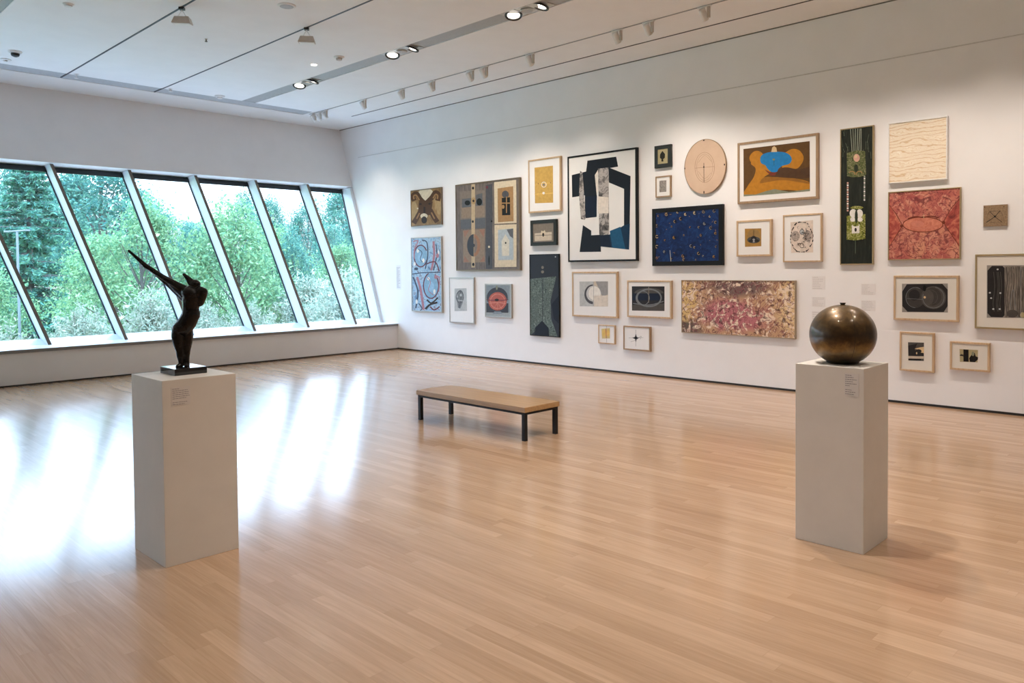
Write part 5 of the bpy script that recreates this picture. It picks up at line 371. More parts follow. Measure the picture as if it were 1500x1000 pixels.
 'a21': ((6.521,5.379,1.626,2.456),[('navydk',[(-448,310),(-450,301),(-458,294),(-468,292),(-478,296),(-486,303),(-489,312),(-486,321),(-478,327),(-468,329),(-458,326),(-450,319)]),('S:rosebr',[(-463,302),(-468,301),(-473,302),(-476,305),(-478,309),(-479,313),(-477,317),(-474,320),(-470,321),(-465,321),(-461,318)],[(-462,296),(-469,296),(-475,298),(-481,302),(-484,308),(-485,314),(-482,320),(-477,324),(-471,326),(-464,325),(-458,322)]),('rosebr',[(-463,306),(-465,302),(-469,301),(-473,302),(-474,306),(-473,310),(-469,311),(-465,309)]),('navydk',[(-119,343),(-122,332),(-131,325),(-142,323),(-154,326),(-162,335),(-165,346),(-162,356),(-154,363),(-142,365),(-130,362),(-122,354)]),('S:cream3',[(-131,339),(-135,335),(-140,333),(-145,333),(-150,336),(-153,341),(-154,346),(-152,351),(-148,355),(-142,356),(-136,354)],[(-125,335),(-130,330),(-139,327),(-148,328),(-155,332),(-160,339),(-161,348),(-158,355),(-151,360),(-143,362),(-135,360)]),('cream3',[(-140,343),(-142,339),(-147,338),(-151,340),(-153,344),(-151,348),(-147,350),(-142,348)]),('navydk',[(13,305),(9,293),(0,285),(-13,282),(-26,286),(-36,296),(-39,308),(-36,320),(-26,328),(-13,331),(0,327),(9,317)]),('S:cream3',[(-2,299),(-7,295),(-13,293),(-18,295),(-23,298),(-26,304),(-26,310),(-24,315),(-19,319),(-14,320),(-7,318)],[(3,293),(-3,288),(-12,287),(-22,289),(-29,294),(-34,302),(-34,311),(-31,319),(-23,325),(-14,327),(-6,325)]),('cream3',[(-6,307),(-8,302),(-13,300),(-18,303),(-20,308),(-18,312),(-13,314),(-8,312)]),('navydk',[(167,317),(163,303),(152,293),(137,290),(121,295),(110,306),(106,320),(110,334),(122,344),(137,347),(152,342),(163,331)]),('S:cream3',[(146,306),(140,303),(134,303),(128,306),(124,310),(121,316),(121,323),(124,328),(129,332),(134,334),(141,333)],[(150,298),(142,295),(132,296),(123,300),(116,307),(112,315),(112,325),(116,333),(124,339),(133,342),(142,341)]),('cream3',[(141,322),(139,317),(133,315),(128,318),(125,323),(128,329),(133,331),(139,328)]),('navydk',[(306,325),(302,311),(291,302),(277,299),(262,303),(252,314),(248,328),(252,341),(262,351),(277,354),(291,349),(302,338)]),('S:taupe',[(292,323),(288,316),(283,312),(276,311),(270,313),(265,318),(262,325),(263,332),(266,337),(272,341),(280,341)],[(300,319),(295,311),(287,305),(276,304),(265,307),(257,314),(253,324),(254,334),(260,343),(269,348),(278,349)]),('taupe',[(291,331),(288,325),(283,323),(277,326),(275,332),(277,337),(283,339),(288,336)]),('navydk',[(465,325),(461,313),(452,304),(439,302),(426,306),(416,316),(413,328),(416,340),(426,349),(439,352),(452,347),(461,338)]),('S:taupe',[(452,326),(450,319),(446,315),(440,313),(434,314),(429,318),(426,324),(426,331),(429,336),(434,340),(441,340)],[(460,324),(457,316),(451,309),(441,306),(431,308),(422,314),(418,323),(418,333),(423,341),(431,346),(440,347)]),('navydk',[(389,255),(387,247),(381,242),(372,240),(364,242),(358,249),(356,257),(358,264),(364,270),(373,272),(381,269),(387,263)]),('S:cream3',[(381,255),(379,250),(376,248),(373,247),(369,248),(366,251),(364,255),(364,259),(367,262),(370,264),(375,264)],[(386,253),(384,248),(379,244),(373,243),(366,244),(361,249),(359,254),(359,260),(363,265),(368,268),(374,269)]),('navydk',[(484,172),(481,160),(472,153),(460,150),(448,154),(440,162),(437,174),(440,185),(449,193),(460,195),(472,192),(481,183)]),('S:tanlt',[(466,161),(460,160),(455,162),(451,165),(448,171),(448,176),(451,181),(455,184),(461,185),(466,184),(470,179)],[(468,155),(460,154),(451,156),(445,162),(441,170),(442,178),(445,185),(452,190),(461,191),(469,189),(475,184)]),('navydk',[(415,96),(412,83),(401,74),(388,71),(374,75),(363,85),(360,99),(364,112),(374,121),(388,124),(402,120),(412,110)]),('S:taupe',[(397,86),(390,83),(384,84),(378,87),(374,93),(373,100),(376,107),(381,111),(388,112),(394,110),(400,104)],[(401,80),(392,76),(381,77),(372,82),(366,91),(365,102),(369,111),(377,117),(388,119),(399,116),(406,109)]),('navydk',[(482,21),(479,10),(471,3),(460,1),(449,4),(441,12),(438,23),(441,33),(449,41),(460,43),(471,40),(479,32)]),('S:goldbr',[(471,19),(468,13),(462,10),(456,11),(451,15),(449,22),(450,28),(455,32),(461,33),(467,30),(471,24)],[(477,16),(473,9),(463,4),(453,6),(445,12),(442,22),(444,31),(452,38),(462,39),(472,35),(477,27)]),('goldbr',[(460,27),(459,23),(454,21),(450,23),(448,27),(450,32),(454,33),(459,31)]),('navydk',[(-462,165),(-467,151),(-478,142),(-494,139),(-509,143),(-520,154),(-524,168),(-520,182),(-509,191),(-493,194),(-478,190),(-466,179)]),('S:taupe',[(-482,155),(-489,152),(-496,152),(-503,154),(-507,160),(-509,167),(-508,174),(-503,179),(-497,182),(-490,181),(-482,178)],[(-477,149),(-486,144),(-497,144),(-508,148),(-516,157),(-519,167),(-517,177),(-510,185),(-499,189),(-488,189),(-478,184)]),('taupe',[(-487,172),(-489,166),(-495,164),(-501,167),(-503,173),(-501,178),(-495,180),(-489,177)]),('navydk',[(-223,144),(-225,137),(-230,132),(-238,131),(-246,133),(-251,138),(-253,146),(-251,153),(-246,157),(-238,159),(-230,157),(-225,151)]),('S:tan',[(-231,142),(-234,138),(-237,137),(-241,138),(-245,141),(-246,144),(-245,148),(-243,151),(-239,153),(-235,152),(-231,149)],[(-227,139),(-231,135),(-237,133),(-243,134),(-248,139),(-251,144),(-250,150),(-245,155),(-239,157),(-233,155),(-228,152)]),('tan',[(-230,151),(-231,149),(-234,147),(-237,149),(-238,152),(-237,154),(-234,155),(-231,154)]),('navydk',[(-21,14),(-24,7),(-29,1),(-38,0),(-46,2),(-51,8),(-54,15),(-51,22),(-45,28),(-37,29),(-29,27),(-24,21)]),('S:tan',[(-30,12),(-32,8),(-36,6),(-40,7),(-43,9),(-46,13),(-45,17),(-43,20),(-40,22),(-36,22),(-32,20)],[(-25,9),(-29,5),(-35,2),(-42,3),(-47,6),(-50,12),(-50,18),(-47,23),(-41,26),(-35,26),(-29,24)]),('tan',[(-30,19),(-31,16),(-34,15),(-37,17),(-39,20),(-37,23),(-34,24),(-31,22)]),('navydk',[(-169,-15),(-173,-29),(-184,-38),(-198,-41),(-213,-37),(-223,-27),(-227,-13),(-223,0),(-212,9),(-198,12),(-183,8),(-173,-2)]),('S:goldbr',[(-185,-22),(-189,-27),(-195,-29),(-201,-29),(-207,-26),(-211,-21),(-213,-16),(-212,-10),(-209,-4),(-204,-1),(-197,0)],[(-178,-27),(-184,-33),(-193,-36),(-203,-36),(-212,-32),(-219,-25),(-222,-16),(-221,-7),(-216,1),(-208,6),(-199,8)]),('goldbr',[(-195,-14),(-197,-19),(-202,-21),(-208,-19),(-210,-14),(-208,-8),(-202,-6),(-197,-9)]),('navydk',[(-458,9),(-462,-5),(-473,-15),(-489,-18),(-505,-14),(-517,-3),(-521,11),(-516,25),(-505,35),(-489,39),(-473,34),(-462,23)]),('S:cream3',[(-474,3),(-480,-3),(-488,-5),(-496,-4),(-502,2),(-505,9),(-504,17),(-499,23),(-491,26),(-483,24),(-476,19)],[(-467,-2),(-475,-10),(-488,-13),(-501,-11),(-510,-2),(-515,9),(-513,20),(-505,29),(-493,34),(-479,32),(-470,25)]),('navydk',[(261,4),(258,-7),(250,-15),(238,-18),(226,-14),(217,-6),(214,5),(217,16),(226,24),(238,27),(250,23),(258,15)]),('S:tan',[(242,-7),(237,-8),(233,-7),(229,-4),(227,-1),(226,3),(226,8),(228,12),(231,15),(234,16),(239,17)],[(243,-14),(236,-14),(230,-12),(224,-8),(220,-3),(219,3),(219,9),(222,15),(226,20),(232,22),(238,23)]),('tan',[(248,3),(246,-2),(242,-3),(237,-1),(236,3),(237,7),(242,9),(246,7)]),('navydk',[(105,-141),(102,-154),(92,-163),(78,-166),(64,-162),(54,-153),(51,-140),(54,-127),(64,-118),(78,-115),(92,-119),(102,-128)]),('S:midgrey2',[(86,-152),(80,-154),(75,-154),(70,-152),(66,-148),(64,-142),(64,-137),(67,-132),(71,-128),(77,-127),(83,-128)],[(90,-159),(82,-161),(73,-161),(65,-157),(59,-151),(56,-143),(56,-135),(60,-127),(67,-122),(76,-120),(84,-120)]),('navydk',[(-459,-137),(-463,-151),(-474,-161),(-490,-164),(-506,-160),(-517,-149),(-521,-135),(-517,-121),(-505,-111),(-490,-107),(-474,-112),(-463,-122)]),('S:cream3',[(-486,-151),(-494,-151),(-500,-148),(-504,-143),(-506,-136),(-505,-130),(-501,-124),(-495,-121),(-489,-120),(-482,-122),(-476,-127)],[(-486,-159),(-496,-158),(-506,-154),(-513,-146),(-515,-136),(-514,-127),(-508,-119),(-499,-114),(-488,-112),(-477,-116),(-470,-122)]),('navydk',[(-335,-212),(-338,-224),(-347,-232),(-360,-235),(-373,-231),(-382,-223),(-386,-211),(-382,-199),(-373,-191),(-360,-188),(-347,-192),(-338,-200)]),('S:midgrey2',[(-359,-224),(-364,-223),(-368,-221),(-371,-218),(-373,-214),(-373,-209),(-372,-205),(-369,-202),(-365,-200),(-360,-199),(-355,-200)],[(-361,-231),(-367,-230),(-373,-226),(-378,-221),(-381,-215),(-381,-208),(-379,-202),(-374,-197),(-368,-193),(-360,-192),(-354,-193)]),('midgrey2',[(-350,-212),(-352,-216),(-357,-218),(-362,-216),(-364,-211),(-362,-207),(-357,-205),(-352,-207)]),('navydk',[(-466,-299),(-469,-310),(-478,-318),(-491,-321),(-503,-318),(-512,-309),(-516,-298),(-512,-287),(-503,-279),(-490,-276),(-478,-279),(-469,-288)]),('S:rosebr',[(-478,-299),(-480,-306),(-486,-310),(-493,-310),(-499,-308),(-503,-302),(-503,-295),(-499,-289),(-493,-286),(-486,-287),(-479,-292)],[(-470,-301),(-474,-309),(-483,-316),(-494,-317),(-504,-312),(-510,-303),(-510,-293),(-504,-284),(-494,-280),(-483,-281),(-475,-287)]),('rosebr',[(-482,-292),(-484,-297),(-489,-299),(-494,-297),(-496,-292),(-494,-288),(-489,-286),(-484,-288)]),('navydk',[(-227,-307),(-230,-316),(-237,-322),(-247,-325),(-257,-322),(-264,-315),(-267,-306),(-264,-297),(-257,-291),(-247,-288),(-237,-291),(-230,-298)]),('S:tan',[(-237,-307),(-238,-312),(-242,-315),(-246,-316),(-251,-316),(-255,-313),(-257,-309),(-257,-304),(-255,-300),(-251,-297),(-245,-297)],[(-231,-309),(-233,-315),(-239,-320),(-246,-322),(-254,-320),(-260,-316),(-263,-309),(-263,-303),(-259,-296),(-253,-292),(-246,-291)]),('tan',[(-235,-313),(-237,-317),(-240,-318),(-244,-317),(-246,-313),(-244,-309),(-240,-308),(-237,-309)]),('navydk',[(-19,-280),(-23,-294),(-35,-304),(-50,-308),(-66,-304),(-77,-293),(-81,-279),(-77,-264),(-66,-254),(-50,-250),(-35,-255),(-23,-265)]),('S:tan',[(-38,-290),(-44,-294),(-50,-295),(-56,-294),(-61,-291),(-65,-286),(-66,-280),(-65,-274),(-62,-268),(-57,-265),(-50,-263)],[(-32,-296),(-39,-301),(-49,-303),(-59,-301),(-67,-296),(-73,-289),(-76,-280),(-74,-271),(-69,-263),(-62,-258),(-53,-255)]),('tan',[(-36,-283),(-39,-289),(-45,-291),(-51,-289),(-53,-283),(-51,-277),(-45,-275),(-39,-278)]),('navydk',[(-10,-330),(-14,-344),(-25,-353),(-39,-356),(-53,-353),(-63,-343),(-67,-330),(-63,-317),(-53,-307),(-39,-304),(-24,-308),(-14,-317)]),('S:taupe',[(-35,-344),(-41,-344),(-47,-342),(-51,-337),(-53,-331),(-52,-325),(-49,-320),(-44,-317),(-38,-316),(-32,-317),(-27,-321)],[(-34,-351),(-43,-351),(-52,-347),(-59,-341),(-62,-332),(-61,-323),(-56,-315),(-48,-310),(-38,-308),(-29,-311),(-21,-316)]),('taupe',[(-36,-330),(-38,-335),(-43,-337),(-49,-335),(-51,-330),(-49,-325),(-43,-323),(-38,-325)]),('navydk',[(172,-333),(170,-340),(165,-345),(158,-347),(150,-345),(145,-340),(143,-333),(145,-326),(150,-321),(158,-319),(165,-321),(170,-326)]),('S:taupe',[(163,-339),(160,-340),(157,-340),(154,-340),(152,-338),(150,-335),(150,-332),(151,-329),(153,-327),(156,-326),(160,-326)],[(165,-342),(161,-344),(156,-344),(152,-343),(148,-340),(146,-336),(146,-331),(147,-327),(151,-324),(155,-322),(159,-322)]),('taupe',[(164,-330),(163,-333),(160,-334),(158,-333),(156,-330),(158,-327),(160,-326),(163,-327)]),('navydk',[(288,-285),(286,-293),(279,-299),(271,-301),(262,-299),(256,-293),(254,-285),(256,-277),(262,-271),(271,-269),(279,-271),(286,-277)]),('S:midgrey2',[(273,-294),(268,-293),(265,-291),(262,-288),(262,-283),(264,-279),(267,-277),(271,-276),(275,-277),(278,-280),(280,-284)],[(273,-298),(267,-298),(261,-294),(258,-289),(257,-283),(260,-277),(265,-273),(271,-272),(277,-273),(282,-278),(285,-283)]),('midgrey2',[(279,-284),(277,-287),(274,-288),(271,-287),(270,-283),(271,-280),(274,-279),(278,-280)]),('navydk',[(461,-298),(458,-309),(449,-317),(437,-320),(426,-317),(417,-309),(414,-297),(417,-286),(426,-278),(437,-275),(449,-279),(458,-287)]),('S:goldbr',[(448,-303),(444,-308),(438,-310),(432,-309),(428,-305),(425,-299),(426,-293),(430,-288),(435,-286),(441,-286),(447,-290)],[(454,-308),(448,-314),(439,-316),(429,-314),(422,-308),(418,-299),(420,-290),(425,-283),(434,-279),(444,-280),(451,-285)]),('goldbr',[(444,-290),(442,-295),(438,-297),(433,-295),(431,-290),(433,-286),(438,-284),(442,-286)]),('navydk',[(488,-161),(486,-170),(479,-176),(471,-178),(462,-175),(455,-169),(453,-161),(455,-152),(462,-146),(471,-144),(479,-147),(486,-153)]),('S:taupe',[(475,-169),(471,-170),(467,-169),(464,-167),(462,-163),(462,-159),(463,-155),(467,-153),(470,-152),(474,-153),(478,-156)],[(477,-173),(471,-175),(465,-174),(460,-170),(457,-164),(457,-158),(459,-153),(464,-149),(470,-147),(477,-149),(481,-152)]),('navydk',[(223,114),(221,106),(214,99),(204,98),(195,100),(188,107),(185,116),(188,125),(195,131),(204,133),(214,130),(221,123)]),('S:tanlt',[(210,107),(205,106),(201,106),(197,109),(195,113),(195,118),(197,122),(200,124),(205,125),(209,124),(213,120)],[(212,103),(206,101),(199,102),(193,106),(189,112),(189,119),(192,125),(198,129),(205,130),(212,128),(217,123)]),('navydk',[(85,120),(83,112),(76,106),(67,104),(58,107),(51,113),(49,122),(51,130),(58,136),(67,138),(76,136),(83,129)]),('S:rosebr',[(69,112),(65,112),(62,114),(59,117),(58,120),(58,124),(60,127),(62,129),(66,130),(69,130),(73,128)],[(69,107),(64,108),(59,110),(55,114),(53,119),(53,125),(55,130),(59,133),(65,135),(71,135),(75,133)]),('rosebr',[(70,122),(68,119),(65,117),(62,119),(60,122),(62,126),(65,127),(68,125)]),('navydk',[(-289,322),(-294,307),(-305,297),(-322,294),(-338,299),(-350,310),(-354,325),(-350,340),(-338,350),(-321,353),(-305,348),(-293,337)]),('S:tanlt',[(-305,321),(-309,313),(-316,308),(-324,308),(-332,311),(-337,318),(-338,327),(-335,334),(-328,339),(-319,339),(-310,335)],[(-296,318),(-301,308),(-312,300),(-325,300),(-338,305),(-346,316),(-348,328),(-343,340),(-332,347),(-318,348),(-306,343)]),('tanlt',[(-309,326),(-311,320),(-317,318),(-323,321),(-326,327),(-323,333),(-317,335),(-311,332)]),('navydk',[(-148,212),(-152,199),(-163,189),(-178,186),(-193,191),(-204,201),(-208,215),(-204,229),(-193,238),(-178,241),(-163,236),(-152,226)]),('S:tanlt',[(-175,199),(-181,199),(-185,201),(-189,203),(-192,207),(-193,212),(-193,216),(-192,221),(-189,224),(-185,227),(-180,229)],[(-175,191),(-182,192),(-189,194),(-195,199),(-200,204),(-202,211),(-202,218),(-200,224),(-196,230),(-190,234),(-184,236)]),('navydk',[(-329,-47),(-332,-55),(-338,-61),(-347,-63),(-356,-60),(-363,-54),(-365,-46),(-363,-38),(-356,-32),(-347,-30),(-338,-33),(-332,-39)]),('S:tan',[(-343,-55),(-348,-55),(-352,-54),(-355,-51),(-356,-47),(-356,-43),(-353,-39),(-349,-38),(-345,-38),(-341,-40),(-339,-44)],[(-342,-59),(-349,-60),(-355,-58),(-360,-53),(-362,-47),(-361,-41),(-357,-36),(-351,-33),(-344,-34),(-338,-37),(-334,-42)]),('navydk',[(153,-163),(151,-171),(144,-177),(135,-179),(126,-177),(119,-170),(117,-162),(119,-153),(126,-147),(135,-145),(144,-148),(151,-154)]),('S:cream3',[(141,-170),(136,-171),(132,-171),(128,-168),(126,-164),(126,-160),(128,-156),(132,-153),(136,-153),(140,-154),(144,-158)],[(143,-174),(137,-176),(130,-175),(124,-171),(121,-165),(121,-158),(124,-153),(130,-149),(137,-148),(144,-151),(148,-155)]),('navydk',[(231,-248),(227,-261),(217,-271),(203,-274),(189,-270),(179,-260),(175,-247),(179,-234),(189,-225),(203,-222),(217,-225),(227,-235)]),('S:tanlt',[(217,-251),(214,-258),(209,-261),(203,-262),(196,-260),(192,-256),(189,-250),(189,-243),(193,-238),(198,-234),(205,-233)],[(225,-255),(220,-262),(212,-268),(202,-269),(192,-267),(185,-260),(181,-251),(181,-241),(186,-233),(195,-227),(204,-226)]),('navydk',[(-53,248),(-57,234),(-68,224),(-84,221),(-99,226),(-110,237),(-114,251),(-110,265),(-99,275),(-83,278),(-68,273),(-57,262)]),('S:tan',[(-75,236),(-82,234),(-87,235),(-93,237),(-97,242),(-99,248),(-99,254),(-97,259),(-92,263),(-87,265),(-80,265)],[(-72,228),(-80,226),(-90,227),(-99,231),(-105,238),(-108,247),(-108,256),(-105,263),(-98,270),(-89,273),(-80,273)]),('navydk',[(319,160),(316,148),(307,140),(294,138),(282,141),(273,150),(270,162),(273,174),(282,182),(294,184),(307,180),(316,171)]),('S:midgrey2',[(307,159),(305,153),(300,149),(295,148),(289,149),(285,153),(282,158),(282,164),(285,170),(289,173),(296,174)],[(314,156),(311,149),(304,143),(295,142),(286,144),(279,149),(275,157),(275,166),(279,174),(286,179),(294,180)]),('midgrey2',[(301,160),(299,155),(294,154),(289,156),(287,160),(289,165),(294,167),(299,165)]),('S:navydk',[(46,96),(45,122)],[(41,96),(40,122)]),('S:tan',[(-320,114),(-325,99)],[(-315,113),(-321,98)]),('S:navydk',[(423,-129),(407,-142)],[(426,-132),(410,-145)]),('S:tan',[(429,195),(410,173)],[(432,193),(413,170)]),('S:blue2',[(-485,292),(-494,269)],[(-481,290),(-489,267)]),('S:navydk',[(424,-12),(440,-17)],[(425,-9),(441,-13)]),('S:navydk',[(-336,-331),(-350,-320)],[(-339,-334),(-353,-323)]),('S:navydk',[(-49,253),(-21,247)],[(-49,257),(-20,251)]),('S:navydk',[(-285,133),(-294,139)],[(-288,130),(-297,136)]),('S:tan',[(-16,-320),(-29,-318)],[(-16,-324),(-30,-322)]),('S:navydk',[(104,-68),(102,-60)],[(99,-69),(97,-60)]),('S:blue2',[(-265,-46),(-275,-37)],[(-268,-48),(-278,-40)]),('S:blue2',[(-264,-153),(-283,-148)],[(-266,-157),(-284,-152)]),('S:blue2',[(416,-236),(404,-219)],[(413,-238),(400,-221)]),('S:blue2',[(-238,129),(-262,134)],[(-239,125),(-263,130)]),('S:navydk',[(72,-239),(42,-240)],[(72,-243),(42,-244)]),('S:tan',[(373,-77),(385,-76)],[(372,-73),(385,-72)]),('S:navydk',[(101,304),(115,328)],[(97,306),(110,330)]),('S:tan',[(210,301),(216,310)],[(206,303),(213,313)]),('S:tan',[(-233,322),(-265,319)],[(-233,318),(-265,315)]),('S:navydk',[(143,-177),(115,-172)],[(142,-181),(114,-176)]),('S:blue2',[(376,133),(369,130)],[(379,130),(371,126)]),('S:navydk',[(-432,64),(-413,54)],[(-430,67),(-411,58)]),('S:tan',[(-214,-232),(-184,-225)],[(-215,-228),(-185,-221)]),('S:navydk',[(211,-173),(221,-178)],[(214,-170),(223,-175)]),('S:blue2',[(441,-24),(431,-22)],[(440,-28),(430,-26)]),('S:navydk',[(167,-90),(144,-88)],[(167,-94),(144,-92)]),('S:blue2',[(-441,62),(-432,54)],[(-437,65),(-429,57)]),('S:navydk',[(15,-112),(31,-128)],[(18,-110),(34,-126)]),('S:navydk',[(103,335),(119,330)],[(105,339),(120,334)]),('S:blue2',[(270,-71),(282,-69)],[(269,-67),(281,-65)]),('S:navydk',[(41,176),(32,185)],[(38,173),(28,182)]),('S:tan',[(480,-70),(502,-74)],[(480,-66),(502,-70)]),('S:navydk',[(-235,-47),(-258,-37)],[(-237,-51),(-260,-41)]),('S:blue2',[(428,212),(445,187)],[(432,214),(449,189)]),('S:tan',[(205,-26),(194,-16)],[(202,-28),(191,-19)]),('S:tan',[(-180,-244),(-175,-229)],[(-185,-242),(-179,-228)]),('S:navydk',[(-322,296),(-311,295)],[(-322,300),(-311,300)]),('S:tan',[(-457,-295),(-437,-279)],[(-461,-292),(-441,-276)]),('S:tan',[(-274,189),(-254,191)],[(-275,193),(-255,195)]),('S:blue2',[(131,-306),(111,-313)],[(133,-309),(113,-317)]),('S:tan',[(285,263),(294,260)],[(287,267),(295,264)]),('S:blue2',[(-62,-157),(-94,-145)],[(-63,-160),(-96,-149)]),('S:navydk',[(9,-259),(21,-271)],[(12,-256),(25,-268)]),('S:navydk',[(255,-53),(223,-54)],[(255,-57),(223,-58)]),('S:tan',[(54,280),(65,264)],[(58,282),(69,266)]),('S:navydk',[(247,268),(257,261)],[(249,271),(259,264)]),('S:blue2',[(236,-182),(248,-172)],[(233,-179),(245,-169)]),('S:blue2',[(380,57),(389,62)],[(377,61),(387,66)]),('S:navydk',[(372,-334),(385,-313)],[(368,-332),(381,-311)]),('S:tan',[(466,74),(470,48)],[(471,74),(475,48)]),('S:tan',[(410,133),(405,126)],[(413,131),(409,124)]),('S:navydk',[(112,-189),(115,-209)],[(117,-189),(119,-208)]),('S:navydk',[(-55,-16),(-66,1)],[(-59,-18),(-70,-1)]),('S:blue2',[(330,39),(310,18)],[(333,36),(314,16)]),('S:navydk',[(-303,130),(-289,112)],[(-299,132),(-285,114)]),('S:navydk',[(268,-206),(300,-201)],[(268,-202),(299,-197)]),('S:navydk',[(-146,2),(-145,28)],[(-151,3),(-150,28)]),('S:tan',[(236,-120),(236,-141)],[(241,-120),(240,-142)]),('S:blue2',[(374,-36),(385,-21)],[(370,-33),(382,-19)]),('S:palegrey',[(-263,-193),(-247,-358)],[(-254,-193),(-238,-358)])]),
